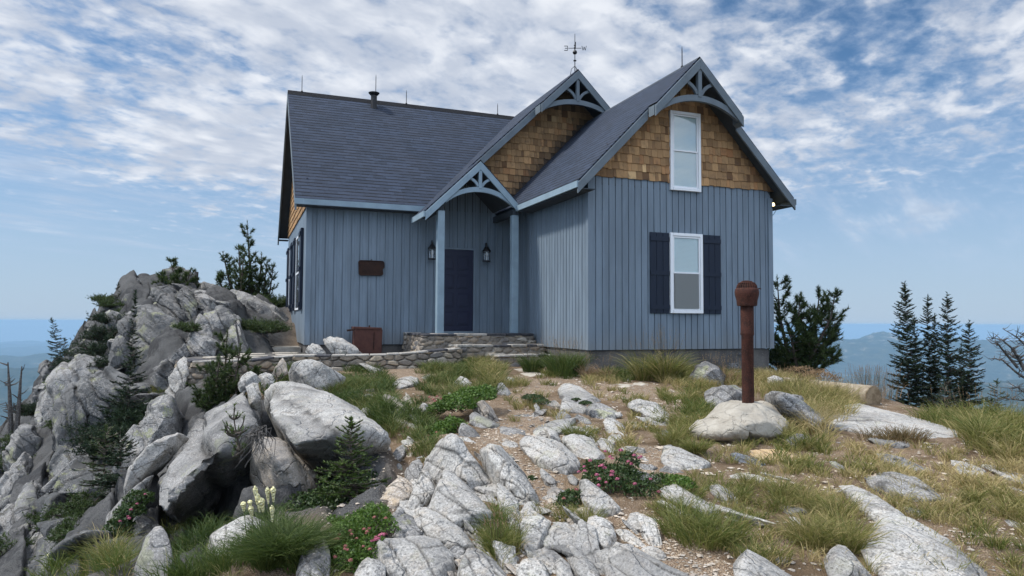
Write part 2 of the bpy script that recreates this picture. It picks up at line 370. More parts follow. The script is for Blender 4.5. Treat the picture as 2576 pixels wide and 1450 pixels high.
def shingle_roof(t):
    uv = t.new('ShaderNodeUVMap', uv_map='uv').outputs[0]
    wv = t.vmath('ADD', uv, t.vmath('SCALE', t.noise(t.mapping(uv, scale=(1.5, 4, 1)), 1, 2, .5, out=1), .012))
    br = t.new('ShaderNodeTexBrick', i_Vector=wv, i_Scale=1.0, i_Mortar_Size=.006, i_Mortar_Smooth=.3, i_Bias=0.0, i_Brick_Width=.31, i_Row_Height=.140)
    br.offset = .37; br.offset_frequency = 2; br.squash = 1.0
    t.set(br.inputs['Color1'], (.0, .0, .0)); t.set(br.inputs['Color2'], (1., 1., 1.)); t.set(br.inputs['Mortar'], (.5, .5, .5))
    v = t.new('ShaderNodeSeparateXYZ', i_0=wv).outputs[1]
    fr = t.math('FRACT', t.math('DIVIDE', v, .140))
    c = t.mix(br.outputs['Color'], (.015, .024, .041), (.029, .042, .070))
    c = t.mix(t.ramp(t.noise(t.pos, 1.1, 4, .6), .35, .7), c, t.mix(.4, c, (.030, .036, .052)))
    c = t.mix(t.math('MULTIPLY', t.ramp(t.noise(t.pos, 160, 2, .6), .5, .75), .5), c, (.085, .10, .14))
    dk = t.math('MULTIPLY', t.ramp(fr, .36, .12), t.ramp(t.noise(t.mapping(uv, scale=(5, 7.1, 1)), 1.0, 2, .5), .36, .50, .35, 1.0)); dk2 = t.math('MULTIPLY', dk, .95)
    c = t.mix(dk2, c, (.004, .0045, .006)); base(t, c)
    h = t.math('MULTIPLY_ADD', t.math('SUBTRACT', 1.0, fr), 1.0, t.math('MULTIPLY', br.outputs['Fac'], -.4))
    h = t.math('MULTIPLY_ADD', t.noise(t.pos, 120, 2, .6), .25, h)
    nrm(t, bump(t, h, .016, 1.0)); t.set(t.b.inputs['Roughness'], .9)
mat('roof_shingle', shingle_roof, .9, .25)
def cedar(t):
    v = attr(t, 'tint'); d = attr(t, 'darkening'); g = t.noise(t.mapping(t.pos, scale=(60, 60, 5)), 1, 4, .65)
    c = t.new('ShaderNodeValToRGB', i_0=v).outputs[0]; cr = c.node.color_ramp
    cr.elements[0].color = (.17, .09, .042, 1); cr.elements[1].color = (.70, .46, .23, 1)
    e = cr.elements.new(.35); e.color = (.34, .20, .095, 1); e = cr.elements.new(.7); e.color = (.52, .31, .145, 1); e = cr.elements.new(.85); e.color = (.40, .19, .08, 1)
    c = t.mix(t.math('MULTIPLY', t.ramp(g, .4, .8), .5), c, t.mix(.5, c, (.07, .045, .03)))
    wz = t.noise(t.pos, 7, 4, .6); c = t.mix(t.math('MULTIPLY', t.ramp(wz, .5, .75), .45), c, (.085, .065, .05))
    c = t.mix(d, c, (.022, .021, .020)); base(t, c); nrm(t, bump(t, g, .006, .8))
mat('cedar', cedar, .8, .2)
def rust(c1, c2, c3):
    def f(t):
        a = t.noise(t.pos, 9, 5, .65); b = t.noise(t.pos, 60, 4, .7)
        c = t.mix(t.ramp(a, .35, .65), c1, c2); c = t.mix(t.math('MULTIPLY', t.ramp(b, .5, .7), .7), c, c3); base(t, c); nrm(t, bump(t, b, .004, .7))
    return f
mat('rusty_steel', rust((.030, .014, .011), (.062, .023, .016), (.115, .043, .026)), .85, .2)
mat('rust_dark', rust((.022, .012, .010), (.040, .020, .014), (.065, .034, .022)), .8, .2)
mat('rust_panel', rust((.072, .030, .024), (.095, .040, .030), (.05, .022, .018)), .75, .25)
mat('iron_black', lambda t: base(t, (.016, .015, .016)), .5, .4)
mat('grey_metal', lambda t: base(t, (.22, .23, .25)), .45, .5, .5)
def clear_glass(t): glass(t)
mat('lamp_glass', clear_glass); mat('bulb_frost', lambda t: base(t, (.72, .74, .76)), .4, .4)
def lit(t):
    base(t, (1, .85, .5)); t.set(t.b.inputs['Emission Color'], (1, .80, .42)); t.b.inputs['Emission Strength'].default_value = 3.0
mat('lit_bulb', lit)
def foundation(t):
    a = t.noise(t.pos, 3, 5, .6); b = t.noise(t.pos, 30, 4, .65); c = t.mix(t.ramp(a, .3, .7), (.075, .070, .068), (.13, .123, .115)); c = t.mix(t.math('MULTIPLY', t.ramp(b, .5, .75), .5), c, (.24, .225, .21)); base(t, c); nrm(t, bump(t, b, .006, .6))
mat('foundation', foundation, .95, .15)
def flag(t):
    v = t.new('ShaderNodeObjectInfo').outputs['Random']; a = t.noise(t.pos, 6, 5, .65); l = t.noise(t.mapping(t.pos, scale=(4, 4, 40)), 1, 4, .6)
    c = t.mix(t.ramp(a, .3, .7), (.30, .265, .215), (.45, .41, .35)); c = t.mix(t.math('MULTIPLY', t.ramp(l, .5, .7), .4), c, (.16, .13, .10)); base(t, c); nrm(t, bump(t, t.math('ADD', a, l), .02, .7))
mat('flagstone', flag, .9, .2)
def masonry(t):
    v = attr(t, 'tint'); mo = attr(t, 'mortar'); a = t.noise(t.pos, 14, 5, .65); b = t.noise(t.pos, 70, 3, .7)
    c = t.new('ShaderNodeValToRGB', i_0=v).outputs[0]; cr = c.node.color_ramp
    cr.elements[0].color = (.16, .14, .12, 1); cr.elements[1].color = (.46, .41, .34, 1)
    for ps, cc in ((.3, (.27, .225, .175)), (.5, (.36, .27, .18)), (.65, (.13, .13, .135)), (.8, (.42, .34, .24))): cr.elements.new(ps).color = (*cc, 1)
    c = t.mix(t.math('MULTIPLY', t.ramp(a, .4, .7), .5), c, t.mix(.6, c, (.09, .08, .07))); c = t.mix(t.math('MULTIPLY', t.ramp(b, .5, .7), .35), c, (.36, .33, .29))
    c = t.mix(mo, c, (.33, .30, .26)); c = t.mix(.18, c, (.10, .09, .08)); base(t, c); nrm(t, bump(t, t.math('ADD', a, t.math('MULTIPLY', b, .5)), .02, .9))
mat('masonry', masonry, .92, .2)
mat('cap_pale', lambda t: (base(t, t.mix(t.ramp(t.noise(t.pos, 9, 4, .6), .35, .7), (.24, .225, .20), (.40, .375, .34))), nrm(t, bump(t, t.noise(t.pos, 25, 4, .6), .015, .8))), .9, .2)
mat('cap_dark', lambda t: (base(t, t.mix(t.ramp(t.noise(t.pos, 9, 4, .6), .35, .7), (.035, .036, .042), (.085, .083, .088))), nrm(t, bump(t, t.noise(t.pos, 25, 4, .6), .015, .8))), .85, .25)
def wood(c1, c2, k=1):
    def f(t):
        g = t.noise(t.mapping(t.pos, scale=(25*k, 25*k, 25*k)), 1, 4, .7); a = t.noise(t.pos, 5, 3, .6)
        base(t, t.mix(t.ramp(g, .35, .7), c1, c2)); nrm(t, bump(t, g, .008, .7))
    return f
mat('bark', wood((.045, .035, .028), (.12, .095, .075))); mat('dead_wood', wood((.13, .12, .11), (.30, .28, .26))); mat('dead_dark', wood((.05, .045, .042), (.15, .14, .13)))
mat('log_bark', wood((.20, .16, .11), (.33, .28, .21), .5))
def logend(t):
    base(t, t.mix(t.ramp(t.noise(t.pos, 12, 4, .6), .3, .7), (.17, .12, .07), (.33, .25, .16)))
mat('log_end', logend)

def leafy(c0, c1, c2, rough=.6, sub=.25):
    def f(t):
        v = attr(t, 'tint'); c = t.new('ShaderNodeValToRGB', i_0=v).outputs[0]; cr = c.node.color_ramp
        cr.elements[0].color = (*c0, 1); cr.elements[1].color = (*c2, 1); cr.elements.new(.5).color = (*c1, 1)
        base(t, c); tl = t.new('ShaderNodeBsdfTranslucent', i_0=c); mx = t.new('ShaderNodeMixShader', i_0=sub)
        t.l.new(t.b.outputs[0], mx.inputs[1]); t.l.new(tl.outputs[0], mx.inputs[2]); t.l.new(mx.outputs[0], t.out.inputs[0])
    return f
mat('fir_needle', leafy((.009, .020, .010), (.017, .034, .014), (.038, .062, .022), sub=.15), .6, .3)
mat('fir_blue', leafy((.015, .034, .024), (.028, .058, .040), (.05, .09, .06), sub=.15), .6, .3)
mat('pine_needle', leafy((.020, .036, .012), (.044, .070, .020), (.095, .125, .036), sub=.25), .55, .3)
mat('sapling_needle', leafy((.030, .055, .012), (.065, .105, .022), (.12, .165, .035), sub=.25), .55, .3)
mat('shrub_leaf', leafy((.028, .062, .010), (.065, .125, .018), (.13, .20, .035), sub=.3), .5, .35)
mat('shrub_leaf_dark', leafy((.014, .032, .008), (.030, .060, .014), (.07, .10, .025), sub=.25), .5, .35)
mat('grass_blade', leafy((.070, .105, .020), (.19, .185, .052), (.46, .36, .18), sub=.35), .6, .25)
mat('grass_dark', leafy((.030, .058, .012), (.085, .12, .028), (.24, .22, .085), sub=.3), .6, .25)
mat('grass_bronze', leafy((.11, .085, .035), (.24, .16, .085), (.40, .28, .18), sub=.3), .6, .2)
mat('pink_petal', lambda t: base(t, t.mix(attr(t, 'tint'), (.26, .05, .10), (.48, .16, .22))), .7, .2)
mat('pink_dusty', lambda t: base(t, t.mix(attr(t, 'tint'), (.20, .07, .06), (.40, .16, .14))), .7, .2)
mat('cream_flower', lambda t: (base(t, t.mix(t.ramp(t.noise(t.pos, 120, 2, .5), .35, .65), (.80, .72, .32), (.95, .90, .58))), nrm(t, bump(t, t.voro(t.pos, 90), .02, 1.0))), .7, .2)
mat('stalk_green', lambda t: base(t, (.10, .13, .04)), .6, .3)
mat('pebble', granite((.50, .42, .33), .15, .0, .6, 0))
# ---------------------------------------------------------------- terrain: height field through control points
G = []
def gp(px, py, d): G.append(P(px, py, d))
def ramp_d(py): return 1.771/((py-812)/1774+.057)
for px in (960, 1120, 1288, 1500, 1720, 1950, 2200, 2450, 2650):
    for py in (1500, 1450, 1370, 1300, 1240, 1180, 1110):
        if px < 1040 and py < 1370: continue
        if px < 1200 and py < 1180: continue
        gp(px, py, ramp_d(py))
for px in (1180, 1300, 1500, 1700, 1900): gp(px, 1060, 9.0)
for px in (1040, 1180, 1320, 1500, 1700, 1850): gp(px, 1000, 10.8)
for px in (1100, 1200, 1330): gp(px, 945, 13.0)
gp(1480, 945, 13.2); gp(1700, 950, 13.3); gp(1940, 955, 14.2); gp(2060, 965, 14.0)
gp(2080, 1022, 10.8); gp(2200, 1030, 10.8); gp(2330, 1062, 10.0); gp(2500, 1085, 9.4); gp(2700, 1110, 9.0)
for px, d, z in ((2100, 16.5, -2.0), (2330, 15, -2.5), (2450, 15.5, -2.9), (2600, 14, -2.6), (2050, 20, -2.6), (2300, 22, -5.2), (2576, 20, -5.5), (2900, 15, -3.4), (3200, 9, -2.2)):
    q = P(px, 812, d); G.append(np.array([q[0], q[1], EYE+z]))
# left: hollow, cliff and outcrop
for a in ((880, 1450, 4.1), (760, 1450, 4.1), (640, 1450, 4.15), (500, 1450, 4.5), (400, 1450, 5.3), (250, 1450, 6.6), (120, 1450, 8.2), (0, 1450, 9.5),
          (600, 1380, 5.8), (750, 1345, 5.9), (880, 1305, 6.2), (960, 1215, 6.9), (1010, 1130, 7.7), (480, 1390, 6.0), (690, 1318, 7.0), (760, 1300, 7.3),
          (330, 1350, 7.6), (380, 1230, 9.0), (250, 1250, 11), (330, 1130, 11.5), (440, 1060, 12.2), (520, 1100, 10.8), (600, 1090, 9.8), (560, 1180, 8.4),
          (480, 1010, 13.2), (560, 1005, 12.6), (640, 965, 12.6), (700, 955, 12.7), (800, 970, 12.4), (900, 965, 12.6), (1000, 945, 13.0),
          (680, 1005, 10.9), (780, 1010, 10.4), (900, 1030, 9.8), (960, 1080, 8.9),
          (0, 1300, 12.5), (0, 1180, 15.5), (110, 1330, 10.6), (120, 1200, 13.5), (60, 1090, 18), (130, 1010, 18.5), (110, 950, 21), (200, 1100, 15.0), (220, 980, 17.2), (180, 900, 20.5), (250, 900, 18.6),
          (330, 1000, 14.4), (420, 960, 14.6), (380, 900, 16.0), (300, 850, 18.0), (380, 800, 18.2), (260, 800, 20.0), (240, 770, 21.5), (300, 760, 20.5), (360, 740, 20.5), (440, 735, 20.5), (520, 760, 19.8),
          (450, 820, 17.5), (520, 850, 16.6), (590, 800, 18.0), (600, 775, 19.6), (690, 800, 19.5), (720, 800, 21), (600, 850, 17.2),
          (215, 835, 21.8), (300, 728, 21.8), (345, 705, 21.8), (420, 712, 21.8), (500, 722, 21.6), (560, 750, 21.6), (640, 768, 21.6), (700, 785, 23)): gp(*a)
for px, d, z in ((345, 26, -1.5), (200, 26, -4.5), (560, 26, -1.2), (440, 30, -6), (60, 26, -7), (-100, 24, -7), (-200, 15, -6.5), (-200, 9, -4.5), (300, 34, -10), (640, 29, -1.5), (0, 32, -12), (-300, 5, -3), (200, 3, -2.0), (0, 5, -2.5)):
    q = P(px, 812, d); G.append(np.array([q[0], q[1], EYE+z]))
for (x, y, z) in ((2.2, 15.5, -.42), (4, 15.3, -.42), (5.8, 15.2, -.42), (1.0, 16, -.40), (.2, 16.5, -.40), (0, 19, -.25), (1, 19, -.2), (.9, 22, -.05), (.4, 24, 0), (4, 18, -.45), (8, 16, -.5), (4, 23, -.4), (9, 22, -.8), (10.8, 17, -.7), (12.4, 15, -1.0), (13, 19, -2.2),
                  (5, 26, -1.0), (10, 27, -3), (0, 27, -.8), (3, 31, -4), (9, 33, -8), (15, 26, -6), (0, 0, -1.05), (0, -3, -1.1), (4, -2, -1.1), (-3, -2, -1.6), (-2, 2.2, -1.25), (2.5, 2, -1.07), (1, 2.8, -1.07), (8, 0, -1.4), (6, 3, -1.1), (-6, 0, -3), (0, -8, -2), (8, -7, -3)): G.append(np.array([x, y, z], float))
G = np.array(G)
def tps_fit(pts, lam=.004):
    n = len(pts); X = pts[:, :2]; r = np.linalg.norm(X[:, None]-X[None], axis=2)
    K = np.where(r > 0, r*r*np.log(r+1e-12), 0); Pm = np.c_[np.ones(n), X]
    A = np.zeros((n+3, n+3)); A[:n, :n] = K+lam*np.eye(n)*n*.02; A[:n, n:] = Pm; A[n:, :n] = Pm.T
    return X, np.linalg.solve(A, np.r_[pts[:, 2], np.zeros(3)])
_X, _W = tps_fit(G)
def tps(q):
    out = np.empty(len(q))
    for i in range(0, len(q), 20000):
        b = q[i:i+20000]; r2 = ((b[:, None]-_X[None])**2).sum(2)
        out[i:i+20000] = (.5*r2*np.log(r2+1e-12))@_W[:-3]+_W[-3]+b@_W[-2:]
    return out
GX0, GX1, GY0, GY1, GS = -34., 34., -14., 42., .125
_nx, _ny = int((GX1-GX0)/GS)+1, int((GY1-GY0)/GS)+1
_gx, _gy = np.meshgrid(GX0+np.arange(_nx)*GS, GY0+np.arange(_ny)*GS)
_gz = tps(np.c_[_gx.ravel(), _gy.ravel()]).reshape(_ny, _nx)
def gridz(x, y):
    fx = np.clip((np.asarray(x)-GX0)/GS, 0, _nx-1.001); fy = np.clip((np.asarray(y)-GY0)/GS, 0, _ny-1.001)
    ix = fx.astype(int); iy = fy.astype(int); fx = fx-ix; fy = fy-iy
    return (_gz[iy, ix]*(1-fx)+_gz[iy, ix+1]*fx)*(1-fy)+(_gz[iy+1, ix]*(1-fx)+_gz[iy+1, ix+1]*fx)*fy
def view_uv(x, y):
    """azimuth of a ground point as seen from the camera, in picture pixels, and its distance"""
    a = np.arctan2(x, y)-YAW; return 1288+FPX*np.tan(np.clip(a, -1.4, 1.4)), np.hypot(x, y)
LEFT_EDGE = np.array([(3.5, 1010), (4.3, 1010), (5.5, 1010), (6.5, 1030), (7.7, 1010), (9, 930), (10, 860), (11, 700), (12.4, 620), (14, 560), (16.5, 640), (18, 760), (30, 790)])
def rocky_mask(x, y):
    px, d = view_uv(x, y); e = np.interp(d, LEFT_EDGE[:, 0], LEFT_EDGE[:, 1])
    return np.where(np.abs(np.arctan2(x, y)-YAW) < 1.45, sstep(10, -70, px-e), (np.asarray(x) < 0)*1.0)*sstep(4.3, 6.0, d)
_hills = [  # px, distance, height above the eye (m), width along x / depth
    (2215, 9200, -120, 500, 900), (2120, 9000, -215, 420, 900), (2330, 9300, -190, 500, 900), (2440, 9500, -195, 600, 900), (2620, 9500, -200, 700, 900), (2040, 8800, -330, 420, 800), (1950, 9000, -420, 500, 900),
    (2250, 6000, -420, 700, 900), (2520, 4200, -345, 520, 700), (2350, 4600, -430, 500, 700), (2800, 5000, -330, 700, 900),
    (110, 9000, -370, 900, 900), (-150, 9200, -430, 900, 900), (330, 9500, -430, 700, 900), (60, 5600, -330, 520, 700), (260, 6000, -385, 500, 800), (-250, 5500, -400, 700, 700), (450, 7000, -520, 600, 900),
    (1000, 9500, -480, 1200, 900)]
def far_z(x, y):
    r = np.hypot(x, y); q = np.c_[x, y, np.zeros_like(x)]
    z = -3.5-570*(1-np.exp(-np.maximum(r-24, 0)*.62/570))
    z = z-60*sstep(1500, 7000, r)
    zz = z+fbm(q/1500., 5, 6, .52, ridged=True)*130*sstep(400, 3500, r)
    zz = zz+fbm(q/260., 9, 4, .5)*28*sstep(60, 900, r)+fbm(q/25., 19, 4, .5)*1.6*sstep(26, 60, r)
    for (px, d, h, wx, wd) in _hills:
        a = YAW+math.atan((px-1288)/FPX); cx, cy = math.sin(a)*d, math.cos(a)*d
        t = (x-cx)*math.cos(a)-(y-cy)*math.sin(a); s = (x-cx)*math.sin(a)+(y-cy)*math.cos(a)
        g = np.exp(-(t/wx)**2*.7-(s/wd)**2*.8)
        top = h+EYE+fbm(q/420., 7, 6, .56, ridged=True)*55
        zz = np.maximum(zz, zz+(top-zz)*g*1.0)
    return zz
FOL = np.array([.86, .10, .48]); FOL /= np.linalg.norm(FOL)      # normal of the rock's parallel fracture planes, the same all over the summit
def foliation(p, spacing, seed, jit=(0, 0, 0), crack=False):
    """parallel slabs: a random step per slab and a dark groove between neighbours, about -1..1"""
    nf = FOL+np.array(jit); nf /= np.linalg.norm(nf)
    c = (p@nf)/spacing+fbm(p/(spacing*3.0)+seed, seed+1, 3)*.55; i = np.floor(c); f = c-i; z0 = np.zeros_like(i)
    w0, w1 = _hash(i, z0, z0, seed)-.5, _hash(i+1, z0, z0, seed)-.5; st_ = w0+(w1-w0)*sstep(.90, 1.0, f)
    g = np.exp(-(np.minimum(f, 1-f)/.055)**2); k = p[:, 1]/(spacing*2.6)+fbm(p/(spacing*2)+7, seed+5, 2)*.5+_hash(i, z0, z0+3, seed)*5; j = np.floor(k); f2 = k-j
    s2 = (_hash(i, j, z0+1, seed)-.5)*.8; s3 = (_hash(i, j+1, z0+1, seed)-.5)*.8
    r = st_*1.3+(s2+(s3-s2)*sstep(.93, 1, f2))-g*.55
    return (r, np.maximum(np.exp(-(np.minimum(f, 1-f)/.045)**2), .8*np.exp(-(np.minimum(f2, 1-f2)/.03)**2))*sstep(.25, .6, _hash(i, z0, z0+9, seed)+.25*fbm(p/(spacing*.8), seed+11, 2))) if crack else r
def ground_z(x, y, detail=True):
    x = np.asarray(x, float); y = np.asarray(y, float); r = np.hypot(x, y)
    n = gridz(x, y); w = sstep(27, 41, r); z = n*(1-w)+(far_z(x, y) if np.any(w > 0) else 0)*w
    if detail:
        q = np.c_[x.ravel(), y.ravel(), np.zeros(x.size)]; rk = rocky_mask(x, y).ravel()
        d = fbm(q*1.1, 3, 4, .5)*.05+fbm(q*7, 4, 3, .5)*.012
        qq = np.c_[(x.ravel()*.8+y.ravel()*.6)*.45, (-x.ravel()*.6+y.ravel()*.8)*1.3, np.zeros(x.size)]
        stp = foliation(np.c_[x.ravel(), y.ravel(), z.ravel()], .62, 5)
        d = d+rk*(stp*.30+fbm(qq, 8, 5, .5, ridged=True)*.32+fbm(q*1.7, 12, 4, .55)*.16)
        house = sstep(.6, 0, np.maximum(np.maximum(1.2-x, x-11), np.maximum(12.2-y, y-24.2))).ravel()
        z = z+(d*(1-house)*(1-.0*w.ravel())).reshape(z.shape)
    return z
def hit(px, py, dmax=34., dmin=3.0):
    """distance along the camera axis at which the ray through a picture point meets the ground"""
    rr = ray(px, py); t = np.arange(dmin, dmax, .05); p = CAM+rr*t[:, None]; z = gridz(p[:, 0], p[:, 1])
    b = np.nonzero(p[:, 2] < z)[0]
    return float(t[b[0]]) if len(b) else None

def inpoly(px, py, poly):
    poly = np.asarray(poly, float); n = len(poly); c = np.zeros(np.shape(px), bool); j = n-1
    for i in range(n):
        xi, yi = poly[i]; xj, yj = poly[j]
        c ^= ((yi > py) != (yj > py)) & (px < (xj-xi)*(py-yi)/(yj-yi+1e-12)+xi); j = i
    return c
PATHS = [[(1290, 945), (1560, 960), (1760, 985), (1700, 1050), (1560, 1010), (1420, 985), (1330, 1010), (1400, 1060), (1420, 1110), (1380, 1100), (1310, 1080), (1290, 1020)],
         [(1230, 1060), (1400, 1080), (1350, 1150), (1390, 1180), (1440, 1260), (1480, 1290), (1400, 1310), (1340, 1260), (1290, 1190), (1200, 1130)],
         [(860, 1060), (930, 1060), (980, 1130), (930, 1130)], [(1540, 1290), (1640, 1290), (1800, 1400), (1900, 1450), (1900, 1560), (1760, 1560), (1600, 1380)],
         [(960, 925), (1060, 925), (1100, 950), (980, 960)], [(1600, 1120), (1700, 1130), (1640, 1200), (1560, 1180)]]
def path_mask(x, y, z):
    v = np.c_[x, y, z]-CAM; zz = v@_f; ok = zz > 1; zz = np.where(ok, zz, 1)
    px = 1288+FPX*(v@_r)/zz; py = 725-FPX*(v@_u)/zz; m = np.zeros(len(px)); nz = fbm(np.c_[x, y, z]*1.8, 33, 3)*28
    for pl in PATHS: m = np.maximum(m, (inpoly(px+nz, py+nz*.5, pl) & ok)*1.0)
    return m
# polar sheet round the camera: the near ground, then the land far below
ang = np.concatenate([np.linspace(-math.pi+.0001, -.95, 60, endpoint=False), np.linspace(-.95, .95, 900), np.linspace(.95, math.pi, 61)[1:]])
rad = np.concatenate([np.linspace(.0, 2.6, 10, endpoint=False), 2.6*(30/2.6)**np.linspace(0, 1, 330, endpoint=False), 30*(60/30)**np.linspace(0, 1, 30)])
def sheet(name, rads, angs, zf, matn, attrs=False, label=None):
    A, R = np.meshgrid(angs, rads); x = (R*np.sin(A+YAW)).ravel(); y = (R*np.cos(A+YAW)).ravel(); z = zf(x, y)
    na, nr = len(angs), len(rads); i = np.arange(nr-1)[:, None]*na+np.arange(na)[None]; j = np.arange(nr-1)[:, None]*na+(np.arange(na)[None]+1) % na
    F = np.stack([i, j, j+na, i+na], -1).reshape(-1, 4)[:, ::-1]
    at = None
    if attrs: at = {'rocky': rocky_mask(x, y), 'path': path_mask(x, y, z)}
    me = npmesh(name, np.c_[x, y, z], F, True, at)
    o = link(name, me, MAT[matn]); o['kind'] = 'structure'; return o
sheet('ground', rad, ang, ground_z, 'ground', True)
ang2 = np.concatenate([np.linspace(-math.pi+.0001, -.85, 90, endpoint=False), np.linspace(-.85, .85, 900), np.linspace(.85, math.pi, 91)[1:]])
rad2 = np.concatenate([59.*(3000/59.)**np.linspace(0, 1, 110, endpoint=False), np.linspace(3000, 16000, 330), np.linspace(16500, 24000, 8)])
sheet('hills', rad2, ang2, lambda x, y: np.where(np.hypot(x, y) < 59.5, ground_z(x, y, False)-.5, far_z(x, y)), 'farland')
# ---------------------------------------------------------------- the house
XL, XW, XR, YM, YW, YB = 1.40, 6.39, 10.88, 16.82, 12.41, 23.9
CAB = empty('house', (6.0, 17.0, 0.0), 'blue grey mountain cabin with steep dark shingle roofs on a rocky summit', 'house')
XC2, ZR2, SL2 = 7.95, 7.05, .965       # cross gable over the porch: ridge x, ridge height, slope
XCW, ZRW, SLW = 8.634, 5.98, 1.023     # front wing
XCP, ZRP = 5.09, 4.29                  # porch gable
def zl2(x): return ZR2-SL2*abs(x-XC2)
def zlw(x): return ZRW-SLW*abs(x-XCW)
def zlp(x): return ZRP-1.0*abs(x-XCP)
def zmain(y): return 6.98-.936*abs(y-20.4)

def boards(name, p0, p1, ztop, zbot=0.0, width=.148, groove=.016, depth=.020, thick=.03, batten=False, matn='siding_paint'):
    """vertical grooved boards from p0 to p1 (x, y), top height given as function of the distance along; outside is to the right of p0->p1"""
    p0, p1 = np.array(p0, float), np.array(p1, float); L = np.linalg.norm(p1-p0); d = (p1-p0)/L; nrm_ = np.array([d[1], -d[0]])
    n = max(1, round(L/width)); wd = L/n; rs = random.Random(hash(name) % 1000 if False else int(L*100)); prof = []
    for i in range(n):
        a = i*wd; o = rs.uniform(-.0015, .0015)
        prof += [(a+groove/2, -depth), (a+groove/2+.003, o), (a+wd-groove/2-.003, o), (a+wd-groove/2, -depth)]
        if batten and i % 1 == 0:
            m = a+wd*.30; prof[-2:-2] = [(m, o), (m+.004, -.006), (m+.010, -.006), (m+.014, o)]
    prof = [(0, 0)]+prof+[(L, 0)]
    P0 = []; zs = [ztop(min(max(s, 0), L)) if callable(ztop) else ztop for s, _ in prof]
    V = [(*(p0+d*s+nrm_*o), zbot) for s, o in prof]+[(*(p0+d*s+nrm_*o), z) for (s, o), z in zip(prof, zs)]
    m = len(prof); V += [(*(p0-nrm_*thick), zbot), (*(p1-nrm_*thick), zbot)]
    F = [(i, i+1, m+i+1, m+i) for i in range(m-1)]+[tuple([2*m+1, 2*m]+list(range(m)))]
    mb = MB(); mb.poly(V, F); return mb.build(name, MAT[matn], CAB)

# walls
boards('wall', (XL, YM), (XW, YM), lambda s: min(3.52, 3.52) if XL+s < 4.15 or XL+s > 6.1 else min(zlp(XL+s), zl2(XL+s))-.10, width=.20, batten=True)
boards('wall', (XW, YM), (XW, YW), 3.50, width=.145)
boards('wall', (XW, YW), (XR, YW), lambda s: 3.52 if s > .12 and s < 4.37 else 3.36, width=.1487)
boards('wall', (XL, YB), (XL, YM), 3.30, width=.2)
boards('wall', (XR, YW), (XR, YB), 3.25, width=.2); boards('wall', (XR, YB), (XL, YB), 3.25, width=.2)
mb = MB()
mb.box((XW-.03, YW-.034, .0), (XW+.085, YW-.004, 3.40)).box((XW-.034, YW-.036, .0), (XW-.004, YW+.08, 3.40))
mb.build('corner_trim', MAT['siding_paint'], CAB)
mb = MB(); mb.box((XL-.03, YM-.036, 0), (XL+.09, YM-.006, 3.2)).box((XL-.036, YM-.038, 0), (XL-.006, YM+.08, 3.2)); mb.build('corner_trim', MAT['siding_paint'], CAB)
mb = MB(); mb.box((XR-.085, YW-.032, 0), (XR+.03, YW-.004, 3.3)); mb.build('corner_trim', MAT['siding_paint'], CAB)
mb = MB(); mb.prism([(XL+.04, YM+.05, -1.3), (XW+.04, YM+.05, -1.3), (XW+.04, YW+.05, -1.3), (XR-.05, YW+.05, -1.3), (XR-.05, YB-.04, -1.3), (XL+.04, YB-.04, -1.3)], (0, 0, 1.29))
fo = mb.build('foundation', MAT['foundation'], CAB)
mb = MB(); mb.tube([(10.05, YW+.07, -.13), (10.05, YW-.08, -.13)], .028, 8); mb.build('vent_pipe', MAT['grey_metal'], fo)
mb = MB(); mb.prism([(XL+.05, YM+.06, .0), (XW+.1, YM+.06, .0), (XW+.1, YW+.06, .0), (XR-.06, YW+.06, .0), (XR-.06, YB-.06, .0), (XL+.05, YB-.06, .0)], (0, 0, 3.2)); mb.build('wall_core', MAT['soffit_paint'], CAB)

def cedar_wall(name, poly, to3, y_rows, x0, x1, z0, out, exposure=.168, darkening=None, seed=1, holes=(), top=None):
    """rows of separate cedar shakes; poly in (s, z) wall coordinates"""
    rs = random.Random(seed); V = []; F = []; tint = []; gr = []
    z = z0; row = 0
    while z < y_rows:
        s = x0-rs.uniform(0, .1)
        while s < x1:
            wd = rs.choice((.07, .09, .11, .13, .15, .17))*rs.uniform(.9, 1.1); c = (s+wd/2, z+exposure*.5)
            inh_ = [h_ for h_ in holes if h_[0] < c[0] < h_[1] and h_[2] < c[1] < h_[3]]
            if inpoly(np.array([c[0]]), np.array([c[1]-.07]), poly)[0] and not inh_ and (top is None or top(s)-.1 > z or top(s+wd)-.1 > z):
                zb = z-rs.uniform(0, .028); zt = z+exposure+.03; g = .0045; b = len(V); th = .026+rs.uniform(0, .007); tt = .007
                for (ss, zz, oo) in ((s+g/2, zb, th), (s+wd-g/2, zb, th), (s+wd-g/2, zt, tt), (s+g/2, zt, tt), (s+g/2, zb, 0), (s+wd-g/2, zb, 0), (s+wd-g/2, zt, 0), (s+g/2, zt, 0)): V.append(to3(ss, zz if top is None else min(zz, max(zb, top(ss)-.10)), oo+out))
                F += [(b, b+1, b+2, b+3), (b, b+4, b+5, b+1), (b+1, b+5, b+6, b+2), (b+3, b+7, b+4, b), (b+2, b+6, b+7, b+3)]
                t = min(1, max(0, rs.gauss(.5, .22))); tint += [t]*8; gv = darkening(c[0], c[1]) if darkening else 0
                gr += [max(0, min(.92, gv+rs.uniform(-.08, .08)))]*8
            s += wd
        z += exposure; row += 1
    l0 = parent_loc(CAB); V = np.array(V)-np.array(l0)
    me = npmesh(name, V, np.array(F)[:, ::-1], False, {'tint': tint, 'darkening': gr}); return link(name, me, MAT['cedar'], CAB)
